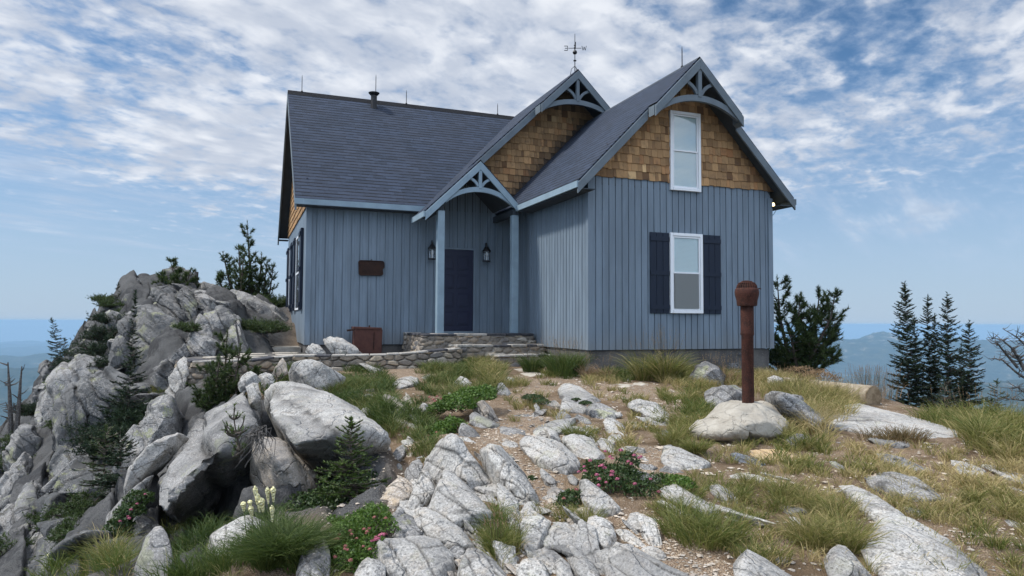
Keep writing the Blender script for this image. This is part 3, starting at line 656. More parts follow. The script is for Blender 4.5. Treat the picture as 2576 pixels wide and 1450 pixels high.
# front wing gable
wg = [(XW-.3, 3.33), (XR+.3, 3.33), (XR+.3, zlw(XR+.3)+.0), (XCW, ZRW-.0), (XW-.3, zlw(XW-.3)-.0)]
def back_gable(name, pts, off):
    mb = MB(); mb.prism(pts, off); return mb.build(name, MAT['soffit_paint'], CAB)
back_gable('gable_wall', [(XW, YW+.005, 3.3), (XR, YW+.005, 3.3), (XR, YW+.005, zlw(XR)-.12), (XCW, YW+.005, ZRW-.12), (XW, YW+.005, zlw(XW)-.12)], (0, .05, 0))
cedar_wall('shake_wall', wg, lambda s, z, o: (s, YW-o, z), 5.9, XW, XR, 3.475, 0, seed=3, holes=[(8.29, 8.99, 3.3, 4.95)], top=zlw, darkening=lambda s, z: .12+.75*max(0, min(1, (z-(zlw(s)-.42))/.35)) * (.9 if s > XCW else .25))  # shakes darker towards the roof line, more so right of the ridge
g2 = [(XCP, ZRP+.06), (6.02, 3.42), (6.3, 3.4), (7.2, 4.1), (XCW, 5.55), (10.5, 3.6), (11, 3.5), (11, zl2(11)), (XC2, ZR2), (XCP, zl2(XCP))]
back_gable('gable_wall', [(4.2, YM+.005, 3.3), (11, YM+.005, 3.3), (11, YM+.005, zl2(11)-.12), (XC2, YM+.005, ZR2-.12), (4.2, YM+.005, zl2(4.2)-.12)], (0, .05, 0))
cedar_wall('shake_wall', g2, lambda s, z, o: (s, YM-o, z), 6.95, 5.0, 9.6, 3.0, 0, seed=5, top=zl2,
           darkening=lambda s, z: max(.08, .95-max(0, (z-max(zlw(s), 3.6))/.62), .6*(z > 6.2)))  # dark moss just above the wing roof; shakes darker again in the peak
lg = [(YM-.3, 3.2), (YB+.3, 3.2), (YB+.3, zmain(YB+.3)), (20.4, 6.96), (YM-.3, zmain(YM-.3))]
back_gable('gable_wall', [(XL+.005, YM, 3.2), (XL+.005, YB, 3.2), (XL+.005, YB, zmain(YB)-.12), (XL+.005, 20.4, 6.85), (XL+.005, YM, zmain(YM)-.12)], (.05, 0, 0))
cedar_wall('shake_wall', lg, lambda s, z, o: (XL-o, s, z), 6.85, YM-.05, YB+.05, 3.25, 0, seed=7, top=zmain)

def roof_slab(name, pts, top_t=.035, deck=.07, matn='roof_shingle', along=None, parent=CAB, under='soffit_paint'):
    """pts: corner loop of a sloping plane, listed counter-clockwise seen from above"""
    P0 = [Vector(p) for p in pts]; nv = Vector((0, 0, 0))
    for i in range(1, len(P0)-1): nv += (P0[i]-P0[0]).cross(P0[i+1]-P0[0])
    nv.normalize()
    if nv.z < 0: P0 = P0[::-1]; nv = -nv
    b = np.array(parent_loc(parent)); me = bpy.data.meshes.new(name); n = len(P0)
    V = [p for p in P0]+[p-nv*top_t for p in P0]
    F = [tuple(range(n))]+[(j, i, n+i, n+j) for i, j in ((i, (i+1) % n) for i in range(n))]+[tuple(range(n, 2*n))[::-1]]
    me.from_pydata([tuple(np.array(v)-b) for v in V], [], F)
    ax = Vector(along).normalized(); dn = nv.cross(ax); dn = dn if dn.z > 0 else -dn
    uvl = me.uv_layers.new(name='uv')
    for lp in me.loops:
        v = Vector(tuple(np.array(me.vertices[lp.vertex_index].co)+b)); uvl.data[lp.index].uv = (v.dot(ax), v.dot(dn)-(P0[0].dot(dn) if False else 0))
    o = link(name, me, MAT[matn], parent)
    mb = MB(); mb.prism([tuple(p-nv*(top_t+.002)) for p in P0], tuple(-nv*deck)); mb.build('roof_deck', MAT[under], o, origin=tuple(b))
    return o
MX0, MXR = 1.09, 11.2; XV = XC2-(ZR2-zmain(16.5))/SL2
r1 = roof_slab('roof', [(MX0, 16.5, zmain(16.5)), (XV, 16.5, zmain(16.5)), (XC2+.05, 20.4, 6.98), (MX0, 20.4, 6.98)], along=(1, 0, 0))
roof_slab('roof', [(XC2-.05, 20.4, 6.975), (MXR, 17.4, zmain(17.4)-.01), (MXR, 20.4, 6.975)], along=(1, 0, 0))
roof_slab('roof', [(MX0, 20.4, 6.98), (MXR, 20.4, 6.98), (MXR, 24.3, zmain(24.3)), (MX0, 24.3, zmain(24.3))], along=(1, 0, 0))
mb = MB(); mb.prism([(MX0, 20.4-.15, 6.98-.135), (MX0, 20.4, 7.005), (MX0, 20.4+.15, 6.98-.135)], (XC2-MX0, 0, 0)); mb.build('ridge_cap', MAT['roof_shingle'], CAB)
# cross gable, left slope in three steps (porch, lower barge, upper prow)
def p2(x, y): return (x, y, zl2(x))
roof_slab('roof', [p2(3.80, 15.31), p2(XCP, 15.31), p2(XCP, 16.40), p2(6.95, 16.40), p2(6.95, 16.03), p2(XC2, 16.03), p2(XC2, 20.42), p2(XV+.0, 16.5+.02), p2(3.80, 16.5)], along=(0, 1, 0))
roof_slab('roof', [p2(XC2, 16.03), p2(8.95, 16.03), p2(8.95, 16.4), p2(11.1, 16.4), p2(11.1, 18.0), p2(XC2, 20.42)], along=(0, 1, 0))
roof_slab('roof', [(XCP, 15.31, ZRP), (6.0, 15.31, zlp(6.0)), (6.0, 16.8, zlp(6.0)), (XCP, 16.8, ZRP)], along=(0, 1, 0))
def pw(x, y): return (x, y, zlw(x))
WL0, WL1, WU0, WU1 = 6.01, 11.26, 7.59, 9.68
roof_slab('roof', [pw(WL0, 12.10), pw(WU0, 12.10), pw(WU0, 11.84), pw(XCW, 11.84), pw(XCW, 16.8), pw(WL0, 16.8)], along=(0, 1, 0))
roof_slab('roof', [pw(XCW, 11.84), pw(WU1, 11.84), pw(WU1, 12.10), pw(WL1, 12.10), pw(WL1, 16.8), pw(XCW, 16.8)], along=(0, 1, 0))

def barge(name, x0, x1, y, zf, depth=.15, th=.045, drop=.045, matn='gable_trim_paint', parent=CAB):
    mb = MB(); c = [(x0, zf(x0)-drop), (x1, zf(x1)-drop), (x1, zf(x1)-drop-depth*1.38), (x0, zf(x0)-drop-depth*1.38)]
    mb.prism([(x, y, z) for x, z in c], (0, th, 0)); return mb.build(name, MAT[matn], parent, bevel=.004)
for a, b_, y in ((WL0-.02, WU0-.04, 12.075), (WU1+.04, WL1+.02, 12.075)): barge('barge_board', a, b_, y, zlw)
for a, b_, y in ((WU0-.02, XCW, 11.81), (XCW, WU1+.02, 11.81)): barge('barge_board', a, b_, y, zlw, depth=.155)
for a, b_, y in ((XCP+.1, 6.93, 16.375), (9.0, 11.0, 16.375)): barge('barge_board', a, b_, y, zl2)
for a, b_, y in ((6.93, XC2, 16.0), (XC2, 8.97, 16.0)): barge('barge_board', a, b_, y, zl2, depth=.155)
barge('barge_board', 3.80, XCP, 15.28, zl2, matn='trim_paint', depth=.14); barge('barge_board', XCP, 6.02, 15.282, zlp, matn='trim_paint', depth=.14)
# short soffit returns that close the step between the lower and the upper barge boards
mb = MB()
for x0, s in ((WU0, 1), (WU1, -1)):
    z = zlw(x0)-.05; mb = MB(); mb.prism([(x0-.03*s, 11.862, z), (x0+.06*s, 11.862, z+.05), (x0+.06*s, 11.862, z-.13), (x0-.03*s, 11.862, z-.20)], (0, .21, 0)); mb.build('return_block', MAT['gable_trim_paint'], CAB)
mb = MB()
for x0, s in ((6.93, 1), (8.97, -1)):
    z = zl2(x0)-.05; mb = MB(); mb.prism([(x0-.03*s, 16.05, z), (x0+.06*s, 16.05, z+.05), (x0+.06*s, 16.05, z-.13), (x0-.03*s, 16.05, z-.20)], (0, .32, 0)); mb.build('return_block', MAT['gable_trim_paint'], CAB)

def truss(cx, y, zap, hw, crown, slope, matn, sc=1.0):
    """curved tie beam, king post and two curved braces in the peak of a gable"""
    t = empty('gable_truss', (0, 0, 0)); t.parent = CAB; l0 = (0, 0, 0); t.location = (cx-CAB.location.x, y-CAB.location.y, zap-CAB.location.z)
    dep, th = .125*sc, .07
    z0 = zap-slope*hw-.06; zc = zap-crown; n = 18; top = []; bot = []
    R_ = ((hw*.92)**2+(zc-z0)**2)/(2*max(.02, (zc-z0))); mb = MB()
    pts = []
    for i in range(n+1):
        u = -1+2*i/n; x = u*hw*.93; zz = zc-R_+math.sqrt(max(0, R_*R_-x*x)); pts.append((x, zz))
    for i in range(n):
        (xa, za), (xb, zb) = pts[i], pts[i+1]
        mb.prism([(cx+xa, y, za), (cx+xb, y, zb), (cx+xb, y, zb-dep), (cx+xa, y, za-dep)], (0, th, 0))
    bmq = mb.build('tie_beam', MAT[matn], t, fix=True)
    mb = MB(); mb.box((cx-.045*sc, y-.012, zc-.04), (cx+.045*sc, y+th+.01, zap-.17)); mb.build('king_post', MAT[matn], t, bevel=.004)
    for s in (-1, 1):
        mb = MB(); A = (s*hw*.40, zap-crown*.66); B = (s*.05*sc, zc+.02); C = (s*hw*.15, zap-crown*.70); pr = []
        for k in range(9):
            u = k/8; pr.append(((1-u)**2*A[0]+2*u*(1-u)*C[0]+u*u*B[0], (1-u)**2*A[1]+2*u*(1-u)*C[1]+u*u*B[1]))
        for k in range(8):
            (xa, za), (xb, zb) = pr[k], pr[k+1]; dx, dz = xb-xa, zb-za; L = math.hypot(dx, dz); ox, oz = -dz/L*.034*sc, dx/L*.034*sc
            mb.prism([(cx+xa-ox, y+.008, za-oz), (cx+xb-ox, y+.008, zb-oz), (cx+xb+ox, y+.008, zb+oz), (cx+xa+ox, y+.008, za+oz)], (0, th-.016, 0))
        mb.build('brace', MAT[matn], t)
truss(XCW, 11.845, ZRW, 1.02, .80, SLW, 'gable_trim_paint'); truss(XC2, 16.04, ZR2, 1.0, .80, SL2, 'gable_trim_paint'); truss(XCP, 15.31, ZRP, .88, .64, 1.0, 'trim_paint', .9)
# fascias
mb = MB(); mb.box((MX0-.01, 16.455, 3.185), (XV+.05, 16.497, 3.315)); mb.build('fascia', MAT['trim_paint'], CAB)
mb = MB(); z = zlw(WL0); mb.box((WL0-.045, 12.08, z-.155), (WL0-.003, 15.31, z-.03)); mb.build('fascia', MAT['trim_paint'], CAB)
mb = MB(); z = zlw(WL1); mb.box((WL1+.003, 12.08, z-.155), (WL1+.045, 16.9, z-.03)); mb.build('fascia', MAT['gable_trim_paint'], CAB)
mb = MB(); z = zl2(3.80); mb.box((3.755, 15.29, z-.155), (3.797, 16.49, z-.03)); mb.build('fascia', MAT['trim_paint'], CAB)
# left gable rake boards and soffits
for (ya, yb) in ((16.46, 20.4), (20.4, 24.34)):
    mb = MB(); mb.prism([(MX0-.01, ya, zmain(ya)-.045), (MX0-.01, yb, zmain(yb)-.045), (MX0-.01, yb, zmain(yb)-.25), (MX0-.01, ya, zmain(ya)-.25)], (.04, 0, 0)); mb.build('rake_board', MAT['gable_trim_paint'], CAB)
for a_, b_ in (((MX0, YM-.36, 3.17), (4.0, YM-.005, 3.19)), ((MX0, YB+.03, 3.17), (XL, 24.3, 3.19)), ((WL0, YW-.3, 3.12), (XW-.02, 15.3, 3.14)), ((XR+.01, YW-.3, 3.10), (WL1, 16.5, 3.12))):
    mb = MB(); mb.box(a_, b_); mb.build('soffit', MAT['soffit_paint'], CAB)
# porch: posts, beams
for x in (4.19, 5.99):
    mb = MB(); mb.box((x-.082, 15.37, .285), (x+.082, 15.53, 3.06)); mb.build('porch_post', MAT['trim_paint'], CAB, bevel=.008)
mb = MB(); mb.box((4.10, 15.38, 3.06), (4.24, 16.8, 3.20)); mb.build('porch_beam', MAT['soffit_paint'], CAB)
mb = MB(); mb.box((5.93, 15.38, 3.06), (6.05, 16.8, 3.20)); mb.build('porch_beam', MAT['soffit_paint'], CAB)
# chimney on the ridge
mb = MB(); mb.lathe([(.088, 6.5), (.088, 7.06)], (3.44, 20.1, 0), 20); ch = mb.build('chimney', MAT['iron_black'], r1, smooth=True)
mb = MB(); mb.lathe([(.082, 7.03), (.11, 7.05), (.155, 7.10), (.16, 7.115), (.09, 7.135), (.0, 7.14)], (3.44, 20.1, 0), 24); mb.build('chimney_cap', MAT['iron_black'], CAB, smooth=True)

# windows: frame proud of the wall with sashes, glass and the blind behind it
def window(name, x0, x1, z0, z1, y, split, screen=False, lab=None):
    wv = empty(name, (0, 0, 0)); wv.parent = CAB; wv.location = ((x0+x1)/2-6, y-17, z0); f = .062
    if lab: wv['label'] = lab
    mb = MB(); yo = y-.062
    mb.box((x0, yo, z0), (x0+f, y-.006, z1)).box((x1-f, yo, z0), (x1, y-.006, z1)).box((x0+f, yo, z1-f), (x1-f, y-.006, z1)).box((x0+f, yo-.012, z0), (x1-f, y-.006, z0+f))
    mb.build('frame', MAT['white_vinyl'], wv, bevel=.005)
    g = .032
    for (za, zb, yy, nm) in ((split-.015, z1-f-.004, y-.046, 'upper'), (z0+f+.004, split+.02, y-.034, 'lower')):
        mb = MB(); a, b_ = x0+f+.004, x1-f-.004
        mb.box((a, yy, za), (a+g, yy+.02, zb)).box((b_-g, yy, za), (b_, yy+.02, zb)).box((a+g, yy, zb-g), (b_-g, yy+.02, zb)).box((a+g, yy, za), (b_-g, yy+.02, za+g))
        mb.build('sash', MAT['white_vinyl'], wv)
        mb = MB(); mb.box((a+g-.004, yy+.008, za+g-.004), (b_-g+.004, yy+.012, zb-g+.004)); mb.build('pane', MAT['window_glass'], wv)
    yb = y-.013
    zz = split if screen else z0+f
    mb = MB(); mb.box((x0+f+.006, yb, zz), (x1-f-.006, yb+.006, z1-f)); mb.build('blind', MAT['blind'], wv)
    if screen:
        mb = MB(); mb.box((x0+f+.04, y-.052, z0+f+.035), (x1-f-.04, y-.050, split-.012)); mb.build('insect_screen', MAT['insect_screen'], wv)
    return wv
window('window', 8.262, 9.017, 3.30, 4.976, YW, 4.145, lab='tall narrow white window in the shake gable')
window('window', 8.246, 9.045, .742, 2.409, YW, 1.58, True, lab='white window between two dark shutters')
def shutter(a, b_, z0, z1, y=YW, axis='x', lab=None):
    n = 3; mb = MB(); L = b_-a
    def bx(s0, s1, o0, o1, za, zb):
        if axis == 'x': mb.box((s0, y-o1, za), (s1, y-o0, zb))
        else: mb.box((y-o1*2.6, s0, za), (y-o0, s1, zb))
    for k in range(n): bx(a+L*k/n+.004, a+L*(k+1)/n-.004, .004, .028, z0, z1)
    bx(a+.003, b_-.003, .003, .018, z0+.004, z1-.004)
    sh = mb.build('shutter', MAT['shutter_paint'], CAB, bevel=.003)
    if lab: sh['label'] = lab
    for zz in (z0+.13, (z0+z1)/2, z1-.13):
        mb = MB()
        def b2(): 
            if axis == 'x': mb.box((a+.004, y-.046, zz-.045), (b_-.004, y-.0285, zz+.045))
            else: mb.box((y-.10, a+.004, zz-.045), (y-.0735, b_-.004, zz+.045))
        b2(); mb.build('batten', MAT['iron_black'] if False else MAT['shutter_paint'], sh, origin=parent_loc(CAB))
shutter(7.775, 8.236, .737, 2.40); shutter(9.066, 9.52, .737, 2.405)
for (a, b_) in ((17.86, 18.34), (20.15, 20.62), (21.35, 21.85), (23.0, 23.45)): shutter(a, b_, .83, 2.83, XL, 'y')
def side_window(a, b_):
    wv = empty('window', (0, 0, 0)); wv.parent = CAB; wv['label'] = 'window in the left end wall of the cabin'; mb = MB(); x = XL-.03; f = .05; z0, z1 = .84, 2.80
    mb.box((x, a, z0), (XL-.005, a+f, z1)).box((x, b_-f, z0), (XL-.005, b_, z1)).box((x, a+f, z1-f), (XL-.005, b_-f, z1)).box((x, a+f, z0), (XL-.005, b_-f, z0+f)).box((x+.01, a+f, 1.79), (XL-.005, b_-f, 1.84))
    wv.location = (0, 0, 0); mb.build('frame', MAT['white_vinyl'], wv)
    mb = MB(); mb.box((XL-.018, a+f, z0+f), (XL-.014, b_-f, z1-f)); mb.build('pane', MAT['window_glass'], wv)
    mb = MB(); mb.box((XL-.012, a+f, z0+f), (XL-.008, b_-f, z1-f)); mb.build('blind', MAT['insect_screen'], wv)
side_window(18.38, 20.10); side_window(21.89, 22.96)
# door: eight panels in a trimmed opening
dr = empty('door', (0, 0, 0)); dr.parent = CAB
x0, x1, z0, z1 = 4.49, 5.41, .32, 2.335
mb = MB(); mb.box((x0, YM-.030, z0), (x1, YM-.006, z1))
wv_ = (x1-x0-.12*2-.10)/2
for c in range(2):
    for r_ in range(4):
        xa = x0+.12+c*(wv_+.10); za = z0+.14+r_*.455; mb.box((xa, YM-.044, za), (xa+wv_, YM-.029, za+.345), )
        mb.box((xa+.03, YM-.052, za+.03), (xa+wv_-.03, YM-.043, za+.315))
mb.build('door_leaf', MAT['door_paint'], dr, bevel=.005)
mb = MB(); mb.box((x0-.05, YM-.048, z0-.07), (x0-.004, YM-.004, z1+.05)).box((x1+.004, YM-.048, z0-.07), (x1+.05, YM-.004, z1+.05)).box((x0-.004, YM-.048, z1+.004), (x1+.004, YM-.004, z1+.05)).box((x0-.05, YM-.10, z0-.07), (x1+.05, YM-.049, z0-.004))
mb.build('door_frame', MAT['siding_paint'], dr)
mb = MB(); mb.lathe([(.012, 0), (.012, .03), (.028, .045), (.03, .06), (.018, .075), (0, .078)], (x0+.07, YM-.05-.078+.02, 1.22), 14, ax=1); mb.build('handle', MAT['grey_metal'], dr, smooth=True)

# ---------------------------------------------------------------- things fixed to the house
def lantern(x, zc, label):
    L = empty('wall_lantern', (x, YM-.01, zc), label, 'lantern', 'lanterns beside the door')
    X, Y = x, YM-.15
    mb = MB(); mb.lathe([(.055, -.0), (.06, -.012), (.05, -.022)], (X, YM-.012, zc-.02), 16, ax=1); mb.build('wall_plate', MAT['iron_black'], L)
    mb = MB(); pts = [(X, YM-.02, zc+.0), (X, YM-.05, zc+.17), (X, YM-.09, zc+.25), (X, YM-.13, zc+.245), (X, Y, zc+.20)]; mb.tube(pts, .011, 6); mb.build('arm', MAT['iron_black'], L, smooth=True)
    mb = MB(); mb.lathe([(.0, .205), (.02, .20), (.022, .16), (.05, .14), (.075, .09), (.105, .055), (.11, .03), (.098, .03), (.0, .06)], (X, Y, zc), 20); mb.build('cap', MAT['iron_black'], L, smooth=True)
    mb = MB(); mb.lathe([(.10, -.225), (.102, -.205), (.085, -.20), (.08, -.195), (0, -.195)], (X, Y, zc), 20)
    for k in range(6):
        a = math.pi*k/3; mb.tube([(X+.082*math.cos(a), Y+.082*math.sin(a), zc-.20), (X+.088*math.cos(a), Y+.088*math.sin(a), zc+.04)], .0065, 5)
    mb.build('cage', MAT['iron_black'], L, smooth=True)
    mb = MB(); mb.lathe([(.072, -.195), (.078, .035)], (X, Y, zc), 20); mb.build('glass_shade', MAT['lamp_glass'], L, smooth=True)
    mb = MB(); mb.lathe([(.014, -.195), (.016, -.10), (.030, -.07), (.032, -.03), (.02, .01), (0, .02)], (X, Y, zc), 12); mb.build('bulb', MAT['bulb_frost'], L, smooth=True)
lantern(4.32, 2.28, 'black iron wall lantern left of the door, half behind the porch post'); lantern(5.72, 2.28, 'black iron wall lantern on the porch wall right of the door')
# rusty plate with a chipped corner
mb = MB(); mb.prism([(2.60, YM-.055, 1.99), (3.14, YM-.055, 1.99), (3.17, YM-.055, 1.96), (3.175, YM-.055, 1.82), (3.14, YM-.055, 1.79), (3.155, YM-.055, 1.68), (3.12, YM-.055, 1.635), (2.62, YM-.055, 1.625), (2.575, YM-.055, 1.66), (2.56, YM-.055, 1.95)], (0, .02, 0))
pl = empty('metal_plaque', (2.87, YM-.05, 1.81), 'dark rusted metal plate hanging on the siding left of the porch', 'plaque')
mb.build('plate', MAT['rust_dark'], pl, bevel=.004)
mb = MB(); mb.tube([(2.61, YM-.06, 1.64), (2.58, YM-.06, 1.67), (2.575, YM-.06, 1.94), (2.61, YM-.06, 1.98), (3.13, YM-.06, 1.98), (3.165, YM-.06, 1.95), (3.17, YM-.06, 1.83)], .011, 6); mb.build('rim', MAT['rust_dark'], pl, smooth=True)
mb = MB(); mb.tube([(2.87, YM-.004, 2.01), (2.87, YM-.06, 2.01)], .012, 6); mb.build('hook', MAT['iron_black'], pl)
# lit bulb at the right corner
bl = empty('corner_light', (10.93, 12.46, 3.19), 'small lit bulb under the eave at the right house corner', 'light bulb')
mb = MB(); mb.lathe([(.0, -.055), (.03, -.045), (.045, -.01), (.04, .02), (.022, .05)], (10.965, 12.43, 3.17), 16); mb.build('bulb', MAT['lit_bulb'], bl, smooth=True)
mb = MB(); mb.lathe([(.03, .045), (.034, .09), (.02, .10)], (10.965, 12.43, 3.17), 12); mb.tube([(10.965, 12.43, 3.27), (10.93, 12.45, 3.3)], .014, 6); mb.build('socket', MAT['iron_black'], bl)
mb = MB(); mb.tube([(11.05, 12.45, 3.13), (11.06, 12.44, 3.05), (11.0, 12.44, 2.97), (10.92, 12.45, 2.90)], .006, 5); mb.build('wire', MAT['iron_black'], bl)
# lightning rods
def rod(x, y, z0, z1, label):
    r_ = empty('lightning_rod', (x, y, z0), label, 'lightning rod', 'lightning rods along the ridges')
    mb = MB(); mb.tube([(x, y, z0), (x, y, z1-.08), (x, y, z1)], [.011, .010, .003], 6); mb.build('spike', MAT['iron_black'], r_)
    mb = MB(); mb.lathe([(.03, 0), (.03, .025), (.015, .05)], (x, y, z0-.01), 10); mb.build('foot', MAT['iron_black'], r_)
rod(1.47, 20.4, 7.0, 7.48, 'thin lightning rod at the left end of the long ridge'); rod(3.49, 20.1, 7.13, 7.66, 'thin lightning rod rising from the chimney cap')
rod(4.45, 20.4, 7.0, 7.42, 'thin lightning rod on the long ridge right of the chimney'); rod(7.33, 20.4, 7.0, 7.36, 'thin lightning rod on the ridge just before the valley')
rod(8.634, 12.46, 5.97, 6.42, 'thin lightning rod on the ridge of the front wing')
# weather vane
VX, VY = 7.96, 16.24
vn = empty('weather_vane', (VX, VY, 7.05), 'dark weather vane with compass letters on the middle gable peak', 'weather vane')
mb = MB(); mb.tube([(VX, VY, 7.04), (VX, VY, 8.02), (VX, VY, 8.06)], [.012, .008, .003], 6)
for k in range(3):
    a = k*2.1+.4; mb.tube([(VX, VY, 7.2), (VX+.09*math.cos(a), VY+.09*math.sin(a), 7.13), (VX+.12*math.cos(a), VY+.12*math.sin(a), 6.98)], .008, 5)
mb.build('rod', MAT['iron_black'], vn)
mb = MB(); mb.lathe([(0, -.06), (.045, -.04), (.062, 0), (.045, .04), (0, .06)], (VX, VY, 7.56), 14); mb.build('globe', MAT['iron_black'], vn, smooth=True)
mb = MB(); mb.lathe([(.012, -.02), (.04, -.01), (.04, .01), (.012, .02)], (VX, VY, 7.34), 12); mb.lathe([(0, -.03), (.03, 0), (0, .03)], (VX, VY, 7.75), 10); mb.lathe([(.012, -.05), (.028, 0), (.012, .05)], (VX, VY, 7.68), 10); mb.build('collar', MAT['iron_black'], vn, smooth=True)
ua = Vector((math.cos(-YAW-.02), math.sin(-YAW-.02), 0)); ub = Vector((-ua.y, ua.x, 0)); ctr = Vector((VX, VY, 7.67))
def glyph(strokes, c, ax, sz, parent):
    mb = MB()
    for st_ in strokes:
        for (a, b_) in zip(st_[:-1], st_[1:]): mb.bar(c+ax*a[0]*sz+Vector((0, 0, a[1]*sz)), c+ax*b_[0]*sz+Vector((0, 0, b_[1]*sz)), .014, .014, up=tuple(ax.cross(Vector((0, 0, 1)))))
    return mb.build('letter', MAT['iron_black'], parent)
W_ = [[(-.5, .5), (-.25, -.5), (0, .3), (.25, -.5), (.5, .5)]]; E_ = [[(.4, .5), (-.35, .5), (-.35, -.5), (.4, -.5)], [(-.35, 0), (.25, 0)]]; N_ = [[(-.4, -.5), (-.4, .5), (.4, -.5), (.4, .5)]]
S_ = [[(.4, .4), (.2, .5), (-.2, .5), (-.4, .3), (-.2, .05), (.2, -.05), (.4, -.3), (.2, -.5), (-.2, -.5), (-.4, -.4)]]
mb = MB(); mb.bar(ctr-ua*.17, ctr+ua*.17, .012, .012); mb.bar(ctr-ub*.17, ctr+ub*.17, .012, .012); mb.build('arms', MAT['iron_black'], vn)
glyph(W_, ctr+ua*.24, ua, .115, vn); glyph(E_, ctr-ua*.23, -ua, .115, vn)
ng = (ub*.6+ua*.8).normalized(); glyph(N_, ctr+ub*.24+ua*.02, ub, .115, vn); glyph(S_, ctr-ub*.24, ub, .115, vn)
# rusty metal chest against the wall
cx = empty('metal_box', (2.72, 16.45, -.2), 'brown rusted sheet metal box leaning against the cabin wall', 'box')
R = Matrix.Rotation(math.radians(2), 3, 'Y')
mb = MB(); mb.box((2.42, 16.30, -.22), (3.06, 16.62, .37), rot=R); mb.build('body', MAT['rust_panel'], cx, bevel=.012)
mb = MB(); mb.box((2.40, 16.28, .36), (3.05, 16.64, .415), rot=R); mb.box((2.42, 16.285, .30), (2.44, 16.30, .36)); mb.build('lid', MAT['rust_panel'], cx, bevel=.008)
mb = MB(); mb.box((2.27, 16.29, .325), (2.42, 16.42, .365), rot=Matrix.Rotation(math.radians(-8), 3, 'Y')); mb.tube([(2.78, 16.4, .41), (2.78, 16.4, .455)], .018, 6); mb.build('latch', MAT['rust_dark'], cx)
mb = MB(); mb.box((2.86, 16.285, -.1), (2.875, 16.30, .3), rot=R); mb.build('seam', MAT['rust_dark'], cx)
# ---------------------------------------------------------------- masonry: retaining wall, porch platform and steps, terrace
def worley2(s, z, cs, cz, seed, stag=.5):
    """distance to nearest two feature points in a jittered grid (stones) -> edge distance, stone id"""
    u, v = s/cs, z/cz; iv = np.floor(v); best = np.full(len(s), 9.); sec = np.full(len(s), 9.); bid = np.zeros(len(s))
    for dv in (-1, 0, 1):
        jv = iv+dv; off = (jv % 2)*stag
        iu = np.floor(u-off)
        for du in (-1, 0, 1):
            ju = iu+du; h1 = _hash(ju, jv, np.zeros_like(ju), seed); h2 = _hash(ju, jv, np.ones_like(ju), seed); h3 = _hash(ju, jv, np.ones_like(ju)*2, seed)
            d = np.hypot((ju+off+.5+(h1-.5)*.75-u), (jv+.5+(h2-.5)*.55-v)); c = d < best
            sec = np.where(c, best, np.minimum(sec, d)); bid = np.where(c, h3, bid); best = np.where(c, d, best)
    return sec-best, bid
def stone_face(name, pts, ztop, zbot, parent, thick=.35, cs=.27, cz=.14, relief=.045, seed=1, res=.022, batter=.03):
    """rubble masonry along a ground polyline pts [(x,y)...]; top/bottom heights per point"""
    pts = np.array(pts, float); L = np.r_[0, np.cumsum(np.linalg.norm(np.diff(pts, axis=0), axis=1))]
    ns = max(2, int(L[-1]/res)); s = np.linspace(0, L[-1], ns); nz = max(3, int((max(ztop)-min(zbot))/res)); t = np.linspace(0, 1, nz)
    S, T = np.meshgrid(s, t); zt = np.interp(S, L, ztop); zb = np.interp(S, L, zbot); Z = zb+(zt-zb)*T
    X = np.interp(S, L, pts[:, 0]); Y = np.interp(S, L, pts[:, 1]); dx = np.gradient(X, axis=1); dy = np.gradient(Y, axis=1); ln = np.hypot(dx, dy)
    nx, ny = dy/ln, -dx/ln
    q = np.c_[S.ravel()*3, Z.ravel()*3, np.zeros(S.size)]
    e, bid = worley2(S.ravel()+fbm(q, seed, 2)*.05, Z.ravel()+fbm(q, seed+4, 2)*.03, cs, cz, seed)
    o = relief*sstep(0, .26, e)+fbm(q*4, seed+8, 3)*.012+(bid-.5)*.035; o = o.reshape(S.shape)+batter*(1-T)
    k = np.sin(np.clip(T, .0, 1)*math.pi/2)
    V = np.c_[(X+nx*o).ravel(), (Y+ny*o).ravel(), Z.ravel()]
    Vb = np.c_[(X-nx*thick)[[0, -1]].ravel(), (Y-ny*thick)[[0, -1]].ravel(), Z[[0, -1]].ravel()]
    i = np.arange(nz-1)[:, None]*ns+np.arange(ns-1)[None]; F = [np.stack([i, i+1, i+ns+1, i+ns], -1).reshape(-1, 4)]
    b = ns*nz; j = np.arange(ns-1)
    F.append(np.stack([(nz-1)*ns+j, (nz-1)*ns+j+1, b+ns+j+1, b+ns+j], -1)); F.append(np.stack([b+j, b+j+1, j+1, j], -1)[:, ::-1] if False else np.stack([j+1, j, b+j, b+j+1], -1)); F.append(np.stack([b+j+1, b+j, b+ns+j, b+ns+j+1], -1))
    me = npmesh(name, np.r_[V, Vb]-np.array(parent_loc(parent)), F, True, {'tint': np.r_[bid, np.full(2*ns, .4)], 'mortar': np.r_[1-sstep(.04, .14, e), np.full(2*ns, .8)]})
    if hasattr(me, 'set_sharp_from_angle'): me.set_sharp_from_angle(angle=math.radians(60))
    return link(name, me, MAT['masonry'], parent)
